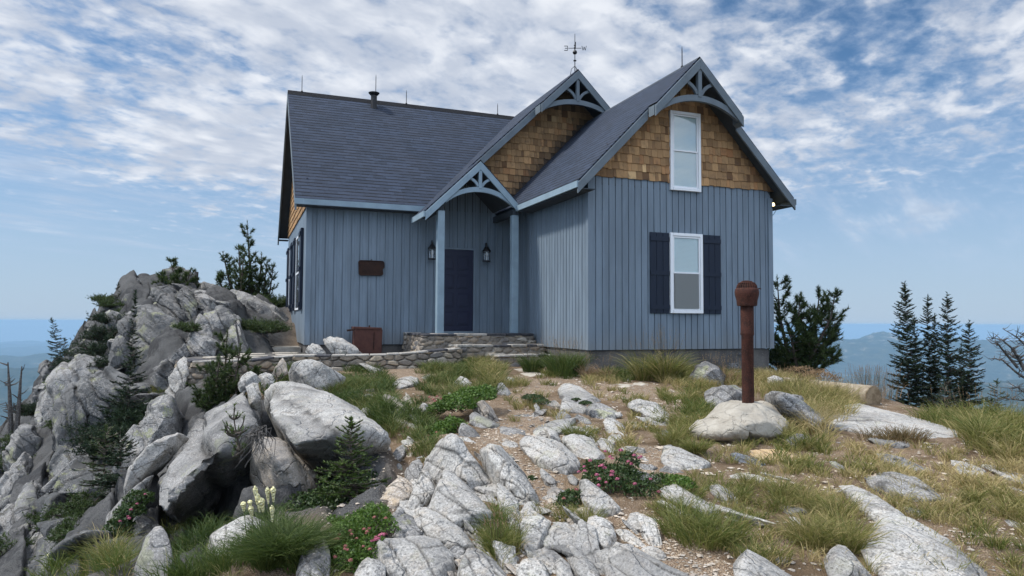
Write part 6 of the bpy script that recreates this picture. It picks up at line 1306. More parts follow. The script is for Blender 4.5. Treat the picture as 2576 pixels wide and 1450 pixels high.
# ---------------------------------------------------------------- plants
def unit(v): return v/(np.linalg.norm(v, axis=-1, keepdims=True)+1e-9)
class Needles:
    def __init__(s, seed): s.rs = np.random.RandomState(seed); s.V = []; s.t = []
    def along(s, p, q, n, ln, wd, spread=.9, t0=.3, up=0.0, fwd=.5, flat=False):
        """n thin needles placed along the segment p->q, pointing outwards and forwards"""
        p, q = np.array(p, float), np.array(q, float); d = unit(q-p); n = max(1, int(n)); u = s.rs.uniform(0, 1, n)
        b = p+(q-p)*u[:, None]
        if flat:
            sd = unit(np.cross(d, [0, 0, 1.])); sg = np.where(s.rs.uniform(0, 1, n) < .5, -1, 1)[:, None]; r = sd*sg+s.rs.normal(0, .28, (n, 3)); r[:, 2] += .25
        else: r = s.rs.normal(0, 1, (n, 3)); r[:, 2] += up
        r = unit(r); dr = unit(r*spread+d*fwd); L = ln*s.rs.uniform(.65, 1.2, n)[:, None]
        w = unit(np.cross(dr, s.rs.normal(0, 1, (n, 3))))*wd*.5
        s.V.append(np.stack([b-w, b+w, b+dr*L], 1).reshape(-1, 3)); s.t.append(np.repeat(np.clip(t0+s.rs.normal(0, .16, n)+.18*(dr[:, 2]), 0, 1), 3))
    def build(s, name, mat_, parent):
        V = np.concatenate(s.V)-np.array(parent_loc(parent)); n = len(V)//3
        return link(name, npmesh(name, V, np.arange(n*3).reshape(-1, 3), False, {'tint': np.concatenate(s.t)}), MAT[mat_], parent)
def fir(base_, H, R, seed, label, mat_='fir_needle', lean=(0, 0), dens=1.0, skirt=.05, ragged=.25, group='slender firs on the right crest', power=.85, ln=.055, wd=.014, step=.12, cat='tree', name='fir_tree', bare_side=None, nbr=8):
    base_ = np.array(base_, float); rs = random.Random(seed); t = empty(name, base_, label, cat, group); nd = Needles(seed); mb = MB()
    top = base_+np.array([lean[0], lean[1], H]); tip = lambda h: base_+np.array([lean[0]*(h/H)**1.5, lean[1]*(h/H)**1.5, h])
    mb.tube([tuple(tip(h)) for h in np.linspace(-.15, H, 9)], [max(.006, .024*H*(1-i/9)**1.1*.55+.004) for i in range(9)], 7)
    h = skirt*H
    while h < H*.985:
        f = h/H; L0 = R*((1-f)**power)*(.55+.45*min(1, f/.12) if f < .12 else 1)+.02; nb = max(3, int(nbr*(1-f*.35)))
        for k in range(nb):
            a = rs.uniform(0, 6.283); L = L0*rs.uniform(1-ragged*1.6, 1+ragged*.7)
            if bare_side is not None and math.cos(a-bare_side) > .3: L *= .45
            dv = np.array([math.cos(a), math.sin(a), 0]); p0 = tip(h+rs.uniform(-.05, .05)); droop = rs.uniform(.05, .30)*(1-f)-.30*f
            pts = [p0+dv*L*u+np.array([0, 0, -droop*L*u+.20*L*u*u]) for u in (0, .35, .7, 1.0)]
            mb.tube([tuple(p) for p in pts], [.006+.010*(1-f)*(1-i/3) for i in range(4)], 3, False)
            for i in range(3): nd.along(pts[i], pts[i+1], dens*L*26*(.6 if i == 0 else 1), ln, wd, .8, .25+.15*(i/2), flat=True)
            nt = int(L/.085)
            for j in range(1, nt):
                u = j/nt; pb = p0+dv*L*u+np.array([0, 0, -droop*L*u+.20*L*u*u]); tl = L*.42*(1-u)+.03
                for sg in (-1, 1):
                    sd = np.array([-dv[1], dv[0], 0])*sg; e = pb+(sd*.75+dv*.65)*tl*rs.uniform(.7, 1.1)+np.array([0, 0, rs.uniform(-.03, .03)]); nd.along(pb, e, dens*(tl*42+2), ln*.9, wd, .8, .42, flat=True)
        h += step*rs.uniform(.75, 1.2)*(1-.35*f)
    nd.along(tip(H*.93), top+np.array([0, 0, .03]), 26*dens, ln, wd, .7, .4, fwd=.9)
    mb.build('trunk', MAT['bark'], t, smooth=True, fix=False); nd.build('crown', mat_, t); return t
def pine(base_, stems, seed, label, mat_='pine_needle', nl=.075, nw=.012, dens=1.0, cat='tree', name='pine_tree', group=None, br_len=.45, tuft=.32, open_=.55, r0=.05):
    """stems: list of polylines (world points); branches curve upwards and end in bottle brush tufts"""
    base_ = np.array(base_, float); rs = random.Random(seed); t = empty(name, base_, label, cat, group); nd = Needles(seed)
    for sp in stems:
        mb = MB(); sp = [np.array(p, float) for p in sp]; Ls = np.r_[0, np.cumsum([np.linalg.norm(sp[i+1]-sp[i]) for i in range(len(sp)-1)])]; H = Ls[-1]
        at = lambda s_: np.array([np.interp(s_, Ls, [p[k] for p in sp]) for k in range(3)])
        mb.tube([tuple(p) for p in sp], [max(.006, r0*(1-.9*l/H)) for l in Ls], 7); s_ = H*.12
        while s_ < H*.96:
            f = s_/H
            for k in range(rs.choice((2, 3, 4))):
                a = rs.uniform(0, 6.283); L = br_len*(1-f*.72)*rs.uniform(.45, 1.25); dv = np.array([math.cos(a), math.sin(a), 0]); p0 = at(s_); rise = rs.uniform(.25, .8)
                pts = [p0+dv*L*u*(1-.25*u)+np.array([0, 0, rise*L*u*u]) for u in (0, .33, .66, 1.)]
                mb.tube([tuple(p) for p in pts], [.014*(1-.25*i)*(1-f*.5)+.003 for i in range(4)], 4, False)
                for i in (1, 2): nd.along(pts[i], pts[i+1], dens*L*95*(.5 if i == 1 else 1), nl, nw, .8, .35, up=.3, fwd=.7)
                nd.along(pts[3], pts[3]+unit(pts[3]-pts[2])*.04, dens*9, nl, nw, .6, .5, fwd=1.0)
                for j in range(int(2+L*5)):
                    u = rs.uniform(open_*.5, 1); pb = p0+dv*L*u*(1-.25*u)+np.array([0, 0, rise*L*u*u]); dd = unit(dv*rs.uniform(.2, .9)+np.array([rs.uniform(-.8, .8), rs.uniform(-.8, .8), rs.uniform(.2, 1.)])); e = pb+dd*L*rs.uniform(.2, .45)
                    mb.tube([tuple(pb), tuple(e)], [.005, .003], 3, False); nd.along(pb+(e-pb)*.2, e, dens*(np.linalg.norm(e-pb)*105+4), nl, nw, .8, .45, up=.3, fwd=.7)
            s_ += .17*rs.uniform(.7, 1.3)
        nd.along(at(H*.9), at(H)+np.array([0, 0, .03]), dens*24, nl, nw, .7, .5, fwd=.9)
        mb.build('trunk', MAT['bark'], t, smooth=True, fix=False)
    nd.build('crown', mat_, t); return t
def low_conifer(spots, seed, label, mat_='fir_needle', group='low conifer shrubs on the cliff', nl=.06, nw=.014, dens=1.0, name='conifer_shrub'):
    """spots: (world point, radius, height); sprawling branches with needle sprays"""
    base_ = np.array(spots[0][0], float); rs = random.Random(seed); t = empty(name, base_, label, 'shrub', group); nd = Needles(seed); mb = MB()
    for (c, R, H) in spots:
        c = np.array(c, float)
        for k in range(int(26+R*40)):
            a = rs.uniform(0, 6.283); L = R*rs.uniform(.35, 1.05); z = H*rs.uniform(.15, 1.0)*(1-.4*(L/R)); dv = np.array([math.cos(a), math.sin(a), 0]); p0 = c+dv*R*.08
            pts = [p0+dv*L*u+np.array([0, 0, z*math.sin(u*1.75)]) for u in (0, .35, .7, 1.)]
            mb.tube([tuple(p) for p in pts], [.014, .010, .006, .003], 4, False)
            for i in (0, 1, 2): nd.along(pts[i], pts[i+1], dens*L*40, nl, nw, .8, .25+.12*i, up=.4)
            for j in range(int(4+L*12)):
                u = rs.uniform(.25, 1); pb = p0+dv*L*u+np.array([0, 0, z*math.sin(u*1.75)]); e = pb+unit(np.array([rs.uniform(-1, 1), rs.uniform(-1, 1), rs.uniform(-.1, .8)]))*rs.uniform(.08, .2)*(.5+R); nd.along(pb, e, dens*(np.linalg.norm(e-pb)*80+4), nl, nw, .8, .42, up=.4, fwd=.7)
    mb.build('branches', MAT['bark'], t, smooth=True, fix=False); nd.build('foliage', mat_, t); return t
def atpx(px, py, d, dz=0.0): p = P(px, py, d); return np.array([p[0], p[1], p[2]+dz])
def onground(px, py=None, d=None, sink=.03):
    if d is None: d = hit(px, py) or 15.
    p = P(px, py, d); return np.array([p[0], p[1], float(ground_z(np.array([p[0]]), np.array([p[1]]))[0])-sink])
R3 = _r0
# slender firs on the right crest: (top px, top py, base px, distance, crown radius, label)
for i, (tx, ty, bx, d, rr, lab) in enumerate((
        (2276, 712, 2287, 15.5, .50, 'tallest slender fir, leftmost of the group on the right crest'),
        (2300, 800, 2308, 15.9, .28, 'thin fir squeezed right behind the tallest one'),
        (2334, 745, 2340, 15.6, .36, 'second tall spire fir in the middle of the crest group'),
        (2352, 792, 2352, 16.2, .24, 'very thin fir behind the middle spire'),
        (2383, 741, 2386, 15.3, .47, 'tall full fir right of the middle spire'),
        (2438, 809, 2441, 15.0, .44, 'shorter dark fir at the right of the crest group'),
        (2418, 870, 2420, 15.9, .40, 'small bushy fir between the two right crest firs'))):
    tp = P(tx, ty, d); bp = P(bx, 1075, d); gz = float(ground_z(np.array([bp[0]]), np.array([bp[1]]))[0]); b_ = np.array([bp[0], bp[1], min(bp[2], gz)-.1]); H = tp[2]-b_[2]
    fir(b_, H, rr, 40+i, lab, lean=(tp[0]-b_[0], tp[1]-b_[1]), dens=1.7, power=.60, step=.085, ragged=.38, nbr=9, wd=.018)
for i, (tx, ty, d, rr, mt, lab) in enumerate(((2375, 955, 14.0, .55, 'fir_blue', 'bluish young fir in front of the crest group'), (2508, 960, 12.5, .42, 'pine_needle', 'small bright conifer at the right end of the crest'), (2495, 1010, 12.0, .5, 'fir_needle', 'low dark fir under the dead branches'))):
    tp = P(tx, ty, d); gz = float(ground_z(np.array([tp[0]]), np.array([tp[1]]))[0])
    fir([tp[0], tp[1], gz-.05], tp[2]-gz+.05, rr, 60+i, lab, mt, group='young conifers before the crest firs', power=.7, ragged=.35)
# pine behind the right corner of the cabin
d = 16.2; q = lambda x, y, dd=0: atpx(x, y, d+dd)
pine(q(2010, 990), [[q(2010, 1000), q(2012, 900), q(2008, 820), q(2012, 742)], [q(2010, 950), q(1980, 880, .2), q(1962, 800, .3), q(1955, 700, .3)], [q(2012, 940), q(2050, 880, -.2), q(2090, 800, -.3), q(2102, 730, -.3)],
                    [q(2012, 900), q(2040, 850, .3), q(2056, 790, .3), q(2062, 730, .3)], [q(2012, 970), q(2060, 930, -.3), q(2110, 890, -.4)], [q(2010, 960), q(1975, 930, .3), q(1950, 880, .4)], [q(2012, 930), q(2060, 880, .2), q(2110, 820, .2)], [q(2008, 960), q(2000, 900, -.3), q(1985, 830, -.4)]],
     71, 'dark bushy pine growing behind the right cabin corner', nl=.10, nw=.017, dens=1.35, br_len=.80, r0=.06)
# pine group behind the outcrop, left of the cabin
d = 24.5; q = lambda x, y, dd=0: atpx(x, y, d+dd)
pine(q(640, 790), [[q(640, 800), q(632, 700), q(626, 630), q(622, 560)], [q(620, 790), q(605, 700, .2), q(600, 620, .3)], [q(600, 780), q(575, 700, .3), q(560, 632, .3)], [q(645, 780), q(655, 690, .3), q(658, 640, .3)], [q(590, 790), q(560, 730), q(548, 690)], [q(615, 780), q(608, 720, -.3), q(612, 650, -.3)]],
     72, 'multi stemmed pine on the skyline behind the outcrop', nl=.12, nw=.020, dens=.9, br_len=.62, r0=.08)
pine(q(690, 790), [[q(655, 800), q(680, 730), q(688, 665)], [q(660, 790), q(665, 720), q(672, 655)]], 73, 'thin sparse pine next to the skyline pine, nearest the cabin', nl=.11, nw=.018, dens=.7, br_len=.42, r0=.05)
low_conifer([(q(690, 790, -.5), .9, .75), (q(620, 782, -.5), 1.0, .6), (q(715, 800, -.5), .6, .5)], 74, 'low green shrub along the skyline between pines and cabin', 'pine_needle', nl=.11, nw=.02)
# wind bent bush and stump on the summit
d = 20.8; q = lambda x, y, dd=0: atpx(x, y, d+dd)
pine(q(460, 735), [[q(455, 745), q(440, 700), q(428, 655)], [q(460, 745), q(470, 710), q(480, 680)], [q(450, 745), q(420, 720), q(405, 690)], [q(460, 745), q(500, 720)], [q(450, 745), q(410, 735), q(385, 712)]], 75, 'wind bent bushy pine on the summit of the outcrop', nl=.10, nw=.020, dens=1.5, br_len=.5, r0=.04, name='pine_shrub', cat='shrub')
st_ = empty('tree_stump', q(493, 712), 'short broken dead stump on the outcrop skyline', 'stump'); mb = MB(); mb.tube([tuple(q(490, 718)), tuple(q(492, 700)), tuple(q(494, 684))], [.085, .075, .06], 9); mb.build('stump', MAT['dead_dark'], st_, smooth=True)
# conifers on the left flank
fir(atpx(150, 935, 20.2), 1.55*(120/135.)+.15, .36, 81, 'lone small spruce standing out against the blue distance', 'fir_blue', lean=(-.28, .1), group='small conifers on the cliff', power=.7, ln=.07, wd=.02, dens=.7)
fir(atpx(160, 930, 19.9), .85, .26, 82, 'shorter twin of the lone small spruce', 'fir_blue', group='small conifers on the cliff', power=.7, ln=.07, wd=.02, dens=.7)
fir(atpx(295, 795, 20.6), .95, .22, 83, 'tiny fir tip on the left shoulder of the outcrop', group='small conifers on the cliff', ln=.06, wd=.018)
# tall narrow fir with a wide skirt in front of the giant dark boulder
bt = atpx(318, 1160, 12.0); tpz = P(341, 738, 12.0); HH = tpz[2]-bt[2]
fir(bt, HH, .78, 84, 'tall dark fir with a bare leader in front of the giant dark boulder', 'fir_needle', lean=(tpz[0]-bt[0], tpz[1]-bt[1]), group=None, power=1.9, skirt=.02, ragged=.45, dens=2.2, ln=.06, wd=.018, step=.12, nbr=8)
low_conifer([(atpx(300, 1110, 11.8), .72, .42), (atpx(260, 1140, 11.6), .5, .35), (atpx(350, 1060, 12), .5, .3)], 85, 'dark spreading fir skirt at the foot of the tall fir', 'fir_needle')
fir(atpx(300, 1270, 9.8), 1.0, .42, 86, 'small dark fir left of the long grey ledge', group='small conifers on the cliff', power=.6, dens=1.9, wd=.018)
fir(atpx(262, 1230, 10.4), .9, .42, 87, 'scruffy small fir below the tall fir', 'pine_needle', group='small conifers on the cliff', power=.6, ragged=.5)
for i, (spots, lab, mt) in enumerate((
        ([(250, 905, 18.0, .75, .6), (262, 860, 18.4, .6, .5), (280, 930, 17.2, .5, .4), (270, 815, 18.8, .45, .35)], 'dark shrub filling the gully left of the giant boulder', 'fir_needle'),
        ([(290, 775, 20.4, .55, .25), (270, 762, 20.6, .4, .25), (318, 790, 20, .3, .2)], 'low shrub on the skyline below the left shoulder', 'pine_needle'),
        ([(65, 1130, 15.6, .55, .45), (90, 1160, 15.2, .5, .4), (25, 1180, 15.2, .55, .4), (115, 1180, 14.6, .4, .3)], 'green shrub draped over the far left edge', 'pine_needle'),
        ([(70, 1045, 18, .45, .35)], 'small round shrub on the far left skyline', 'fir_needle'),
        ([(130, 1320, 10.8, .42, .3), (175, 1330, 10.2, .45, .3), (215, 1335, 9.8, .4, .3), (200, 1300, 10.2, .4, .35)], 'sprawling shrub in the cleft low on the cliff', 'pine_needle'),
        ([(195, 1390, 8.8, .3, .35), (185, 1360, 9.2, .3, .3)], 'upright shrub above the bright green grass', 'pine_needle'),
        ([(15, 1400, 9.6, .35, .25)], 'small shrub at the left frame edge near the bottom', 'pine_needle'),
        ([(85, 1270, 12.0, .25, .2)], 'tiny shrub on a ledge of the left cliff', 'fir_needle'),
        ([(165, 925, 19.2, .35, .2), (185, 935, 19, .3, .2)], 'dark shrub at the foot of the lone spruce', 'fir_needle'),
        ([(470, 835, 15.6, .3, .2)], 'russet shrub in the crack beside the giant boulder', 'pine_needle'),
        ([(650, 830, 17.6, .6, .25), (680, 838, 17.4, .5, .22)], 'low green shrub under the long pale slab by the cabin', 'pine_needle'),
        ([(460, 980, 14.2, .12, .1)], 'tiny green plant at the broken wall end', 'pine_needle'),
        ([(128, 985, 17.6, .14, .4)], 'small upright sprig on the long slope slab', 'sapling_needle'),
        ([(160, 1080, 14.2, .3, .25), (170, 1050, 14.6, .25, .2)], 'dull shrub under the dark faceted rock', 'pine_needle'))):
    low_conifer([(atpx(x, y, dd), r_, h_) for x, y, dd, r_, h_ in spots], 90+i, lab, mt, dens=.75)
# young pine before the terrace wall
d = 11.4; q = lambda x, y, dd=0: atpx(x, y, d+dd)
pine(q(560, 1035), [[q(560, 1040), q(565, 950), q(572, 838)], [q(560, 1035), q(590, 960, -.2), q(606, 870, -.2)], [q(555, 1035), q(530, 980, .1), q(520, 930, .1)], [q(560, 1040), q(610, 1000), q(640, 930)], [q(555, 1040), q(515, 1025), q(495, 1000)], [q(560, 1030), q(545, 960, -.3), q(552, 900, -.3)], [q(560, 1040), q(590, 1010, -.3), q(600, 950, -.3)], [q(560, 1045), q(530, 1030, -.3), q(525, 985, -.3)]],
     110, 'bushy young pine growing before the terrace wall', 'pine_needle', nl=.065, nw=.012, dens=2.4, br_len=.46, r0=.03)
d = 10.2; q = lambda x, y, dd=0: atpx(x, y, d+dd)
pine(q(672, 995), [[q(672, 1000), q(672, 975)], [q(672, 1000), q(655, 970)], [q(675, 1000), q(692, 968)]], 111, 'knee high bright pine seedling above the bright boulder', 'sapling_needle', nl=.05, nw=.010, br_len=.26, r0=.012, cat='sapling', name='pine_sapling')
pine(q(702, 965, .4), [[q(702, 985, .4), q(697, 955, .4), q(693, 935, .4)]], 112, 'thin dark sprig beside the smooth pale boulder', 'pine_needle', nl=.045, nw=.009, br_len=.16, r0=.008, cat='sapling', name='pine_sapling')
# pine sapling and dead twigs in front of the leaning boulder
d = 6.4; q = lambda x, y, dd=0: atpx(x, y, d+dd)
sp = pine(q(600, 1140), [[q(608, 1148), q(594, 1090), q(588, 1050), q(590, 1025)], [q(596, 1100), q(570, 1072)], [q(594, 1095), q(610, 1070), q(614, 1055)], [q(604, 1140), q(586, 1150)]], 113, 'gangly pine sapling before the leaning boulder', 'sapling_needle', nl=.038, nw=.007, dens=1.0, br_len=.13, r0=.010, cat='sapling', name='pine_sapling')
dt = empty('dead_twigs', q(640, 1110), 'tangle of bare dead twigs hanging beside the pine sapling', 'dead branches'); mb = MB(); rs = random.Random(5)
for k in range(46):
    a = q(650+rs.uniform(-14, 20), 1085+rs.uniform(-12, 12), rs.uniform(-.1, .25)); e = q(rs.uniform(585, 690), rs.uniform(1090, 1180), rs.uniform(-.25, .3)); m_ = (a+e)/2+np.array([rs.uniform(-.06, .06), rs.uniform(-.06, .06), rs.uniform(-.03, .09)])
    mb.tube([tuple(a), tuple(m_), tuple(e)], [.0045, .0035, .0015], 4, False)
mb.build('twigs', MAT['dead_dark'], dt, fix=False)
# small fir in the shaded hollow
bt = onground(880, 1262, 6.15); tpz = P(881, 1062, 6.15)
fir(bt, tpz[2]-bt[2], .36, 114, 'fresh green small fir in the shaded hollow by the boulders', 'sapling_needle', group=None, power=.72, ragged=.4, ln=.036, wd=.012, step=.07, dens=4.5, skirt=.12, cat='tree', nbr=9)
# dead snags
def snag(stems, label, r0, mat_='dead_dark', seed=1, tw=10, tl=.25):
    t = empty('dead_tree', stems[0][0], label, 'dead tree', None); mb = MB(); rs = random.Random(seed)
    for s_i, sp in enumerate(stems):
        n = len(sp); rr = r0 if s_i == 0 else r0*.45; mb.tube([tuple(p) for p in sp], [rr*(1-.82*i/(n-1)) for i in range(n)], 7)
        for k in range(tw):
            u = rs.uniform(.25, .97)*(n-1); i = int(u); p = sp[i]+(sp[min(i+1, n-1)]-sp[i])*(u-i); a = rs.uniform(0, 6.28); L = tl*rs.uniform(.3, 1.2)
            e = p+np.array([math.cos(a), math.sin(a), rs.uniform(-.1, .9)])*L; m_ = (p+e)/2+np.array([0, 0, rs.uniform(-.05, .02)]); mb.tube([tuple(p), tuple(m_), tuple(e)], [rr*.28, rr*.18, rr*.06], 4, False)
    mb.build('trunk', MAT[mat_], t, smooth=True, fix=False); return t
d = 17.5; q = lambda x, y, dd=0: atpx(x, y, d+dd)
snag([[q(24, 1140), q(27, 1060), q(24, 985), q(20, 912)], [q(27, 1052), q(37, 1015)], [q(23, 972), q(10, 962)], [q(28, 1045), q(14, 1012)]], 'bare dead trunk at the far left edge, nearest the frame', .085, seed=3, tw=7)
snag([[q(40, 1110), q(47, 1030), q(51, 970), q(55, 922)], [q(46, 1030), q(36, 1022)]], 'thinner bare dead trunk right of the first one at far left', .07, seed=4, tw=6)
d = 9.6; q = lambda x, y, dd=0: atpx(x, y, d+dd)
snag([[q(2720, 1130), q(2660, 1040), q(2600, 960), q(2560, 900), q(2540, 870)], [q(2600, 965), q(2560, 940), q(2520, 905), q(2495, 902)], [q(2576, 930), q(2550, 880), q(2520, 855), q(2484, 849)], [q(2590, 950), q(2578, 990), q(2560, 975), q(2538, 978)],
      [q(2640, 1010), q(2590, 880), q(2560, 850), q(2522, 827)], [q(2700, 1100), q(2610, 1010), q(2570, 1008), q(2528, 1002)], [q(2560, 925), q(2530, 890), q(2510, 865), q(2500, 860)], [q(2680, 1030), q(2640, 930), q(2600, 860), q(2555, 832)]], 'leafless dead conifer branches reaching in from the right edge', .045, seed=6, tw=26, tl=.16)

# leafy shrubs
def leaves(c, R, n, ls, rs, V, tt, hollow=.5, t0=.45, flat=1.0):
    d = unit(rs.normal(0, 1, (n, 3))); d[:, 2] = np.abs(d[:, 2])*1.0-.15; r = rs.uniform(hollow, 1, n)**.6*(1+.22*vnoise(d*2.2+np.array(c)*3, 5)); p = np.array(c)+d*r[:, None]*np.array(R)
    a = unit(rs.normal(0, 1, (n, 3))+d*.4+np.array([0, 0, .3])); b = unit(np.cross(a, d+rs.normal(0, .5, (n, 3)))); L = ls*rs.uniform(.6, 1.25, n)[:, None]
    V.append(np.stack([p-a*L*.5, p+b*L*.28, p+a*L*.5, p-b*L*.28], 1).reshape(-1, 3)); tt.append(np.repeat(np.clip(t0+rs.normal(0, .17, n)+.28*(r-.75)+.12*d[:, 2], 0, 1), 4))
def shrub(name, label, lumps, n, ls, seed, matn='shrub_leaf', group=None, flowers=(), fmat='pink_dusty', fr=.020, cat='shrub'):
    rs = np.random.RandomState(seed); r2 = random.Random(seed); base_ = lumps[0][0]; t = empty(name, base_, label, cat, group); V = []; tt = []; tot = sum(R[0]*R[1]*R[2] for _, R in lumps); mb = MB()
    for c, R in lumps:
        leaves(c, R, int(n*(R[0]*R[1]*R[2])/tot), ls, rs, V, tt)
        for k in range(12):
            e = np.array(c)+np.array(R)*np.array([r2.uniform(-.8, .8), r2.uniform(-.8, .8), r2.uniform(.1, .8)]); s0 = np.array(c)+np.array([r2.uniform(-.3, .3)*R[0], r2.uniform(-.3, .3)*R[1], -R[2]*.5]); mb.tube([tuple(s0), tuple((s0+e)/2+np.array([0, 0, -.02])), tuple(e)], [.006, .004, .002], 4, False)
    mb.build('stems', MAT['bark'], t, fix=False); V = np.concatenate(V)-np.array(base_); m = len(V)//4
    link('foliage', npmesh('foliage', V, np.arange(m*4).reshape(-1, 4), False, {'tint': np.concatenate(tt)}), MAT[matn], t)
    for (px, py, dd) in flowers:
        p = P(px, py, dd); k = 46; dv = unit(rs.normal(0, 1, (k, 3))); dv[:, 2] = np.abs(dv[:, 2])*.9-.1; r = fr*rs.uniform(.75, 1.1); q_ = p+dv*r*rs.uniform(.7, 1.05, k)[:, None]
        a = unit(np.cross(dv, rs.normal(0, 1, (k, 3)))); b = np.cross(dv, a); s_ = r*.30
        VV = np.stack([q_-a*s_, q_+b*s_, q_+a*s_, q_-b*s_], 1).reshape(-1, 3)-np.array(base_); link('flower_head', npmesh('flower_head', VV, np.arange(k*4).reshape(-1, 4), False, {'tint': np.repeat(rs.uniform(0, 1, k), 4)}), MAT[fmat], t)
    return t
def lump(px, py, d, rx, ry, rz): return (atpx(px, py, d), (rx, ry, rz))
shrub('leafy_shrub', 'bright green leafy shrub left of the gravel path', [lump(1190, 1000, 9.6, .30, .30, .17), lump(1150, 1020, 9.2, .30, .3, .17), lump(1220, 985, 9.8, .16, .2, .12), lump(1105, 1030, 9.3, .2, .2, .12)], 5200, .040, 201,
      flowers=[(1100, 998, 9.1), (1090, 1006, 9.1), (1095, 1010, 9.0), (1110, 1004, 9.1), (1080, 1000, 9.1)])
shrub('leafy_shrub', 'lower leafy shrub with a few red tips beside the central slab', [lump(1110, 1090, 8.3, .20, .25, .15), lump(1090, 1120, 8.0, .16, .2, .14), lump(1140, 1070, 8.4, .18, .2, .12)], 3600, .036, 202,
      flowers=[(1098, 1088, 8.0), (1120, 1098, 8.0), (1076, 1096, 8.0)])
shrub('flowering_shrub', 'pink flowering shrub among the grey rocks right of the path', [lump(1545, 1200, 6.15, .28, .25, .13), lump(1500, 1185, 6.2, .14, .16, .12), lump(1580, 1165, 6.3, .12, .14, .12), lump(1620, 1235, 5.9, .20, .18, .11), lump(1655, 1215, 6.0, .12, .14, .10), lump(1540, 1225, 5.95, .16, .16, .12)], 5200, .027, 203, 'shrub_leaf_dark',
      flowers=[(1522, 1136, 6.1), (1535, 1150, 6.0), (1541, 1155, 6.05), (1562, 1134, 6.1), (1509, 1174, 5.95), (1515, 1172, 5.95), (1521, 1178, 5.95), (1469, 1175, 6.0), (1471, 1186, 6.0), (1457, 1188, 6.1), (1501, 1195, 5.9), (1508, 1206, 5.85), (1540, 1188, 5.9), (1539, 1196, 5.9), (1553, 1206, 5.85), (1506, 1222, 5.8),
               (1581, 1162, 6.05), (1588, 1168, 6.0), (1595, 1146, 6.1), (1607, 1153, 6.1), (1612, 1150, 6.1), (1597, 1218, 5.8), (1636, 1206, 5.85), (1485, 1160, 6.1), (1525, 1214, 5.8), (1658, 1238, 5.75), (1483, 1222, 5.9)], fr=.021, fmat='pink_petal')
shrub('leafy_shrub', 'small patch of bright leaves right of the pink shrub', [lump(1700, 1212, 5.95, .14, .14, .06), lump(1725, 1222, 5.85, .10, .1, .05)], 1100, .03, 204)
shrub('leafy_shrub', 'small leafy plant with a red tip in the sandy path', [lump(1440, 1255, 5.7, .13, .13, .09), lump(1425, 1270, 5.55, .1, .1, .07)], 1000, .026, 205, 'shrub_leaf_dark', flowers=[(1450, 1232, 5.6), (1418, 1255, 5.5)])
shrub('flowering_shrub', 'dense green bush with dusty pink flowers at the bottom', [lump(880, 1370, 4.65, .20, .25, .20), lump(920, 1330, 4.9, .20, .2, .16), lump(870, 1430, 4.35, .16, .2, .18), lump(940, 1300, 5.1, .13, .15, .12), lump(835, 1335, 4.9, .12, .15, .13), lump(925, 1400, 4.45, .12, .16, .15), lump(980, 1330, 4.75, .07, .1, .08)], 10500, .022, 206,
      flowers=[(848, 1356, 4.4), (841, 1358, 4.4), (853, 1345, 4.45), (884, 1345, 4.45), (882, 1336, 4.5), (897, 1355, 4.4), (916, 1332, 4.5), (921, 1342, 4.45), (924, 1338, 4.45), (929, 1330, 4.5), (869, 1375, 4.3), (874, 1384, 4.25), (868, 1382, 4.25), (843, 1402, 4.2), (930, 1382, 4.25), (914, 1375, 4.3), (942, 1302, 4.7), (970, 1304, 4.7), (882, 1410, 4.15)], fr=.014)
shrub('flowering_shrub', 'bright pink flower cluster at the right edge of the dense bush', [lump(950, 1358, 4.5, .05, .05, .03)], 160, .022, 207, flowers=[(947, 1353, 4.35), (955, 1348, 4.35), (961, 1346, 4.35), (968, 1346, 4.35), (936, 1361, 4.3), (945, 1358, 4.3), (952, 1356, 4.3)], fr=.016, fmat='pink_petal')
shrub('flowering_shrub', 'magenta flowers hanging left of the grey white bottom boulder', [lump(735, 1405, 4.5, .06, .08, .08), lump(755, 1380, 4.6, .05, .06, .05)], 700, .02, 208, 'shrub_leaf_dark', flowers=[(769, 1381, 4.35), (749, 1389, 4.35), (751, 1394, 4.3), (739, 1408, 4.3), (733, 1404, 4.3), (743, 1406, 4.28), (730, 1410, 4.3), (737, 1415, 4.25), (721, 1421, 4.25), (735, 1424, 4.25), (726, 1430, 4.2), (731, 1418, 4.2), (722, 1434, 4.2)], fr=.014, fmat='pink_petal')
shrub('flowering_shrub', 'strip of pink flowers in the crack of the long grey ledge', [lump(348, 1258, 7.3, .16, .2, .12), lump(325, 1290, 7.1, .16, .2, .12), lump(300, 1325, 7.0, .14, .2, .14), lump(310, 1350, 6.9, .1, .1, .1)], 2400, .034, 209, 'shrub_leaf_dark', flowers=[(365, 1244, 7.1), (345, 1268, 7.0), (330, 1283, 6.9), (322, 1300, 6.9), (302, 1312, 6.8), (325, 1305, 6.8)], fr=.019, fmat='pink_petal')
shrub('leafy_shrub', 'dark leafy undergrowth in the shaded hollow', [lump(880, 1250, 6.5, .36, .3, .18), lump(800, 1280, 6.3, .4, .3, .18), lump(930, 1220, 6.7, .3, .25, .14), lump(720, 1305, 6.1, .4, .3, .12), lump(960, 1270, 6.0, .2, .2, .1)], 6500, .035, 210, 'shrub_leaf_dark')
shrub('leafy_shrub', 'small moss cushion on top of the grey white block', [lump(1472, 1015, 9.25, .1, .08, .04), lump(1450, 1006, 9.4, .07, .06, .03)], 800, .02, 211, 'shrub_leaf_dark')
shrub('leafy_shrub', 'tiny green rosette on the sandy path', [lump(1338, 1207, 6.4, .07, .07, .04)], 500, .022, 212, 'shrub_leaf_dark')
shrub('leafy_shrub', 'dark green plant in the crack beside the long middle slab', [lump(1235, 1245, 5.9, .12, .12, .08), lump(1245, 1290, 5.5, .09, .1, .06)], 1300, .022, 213, 'shrub_leaf_dark')
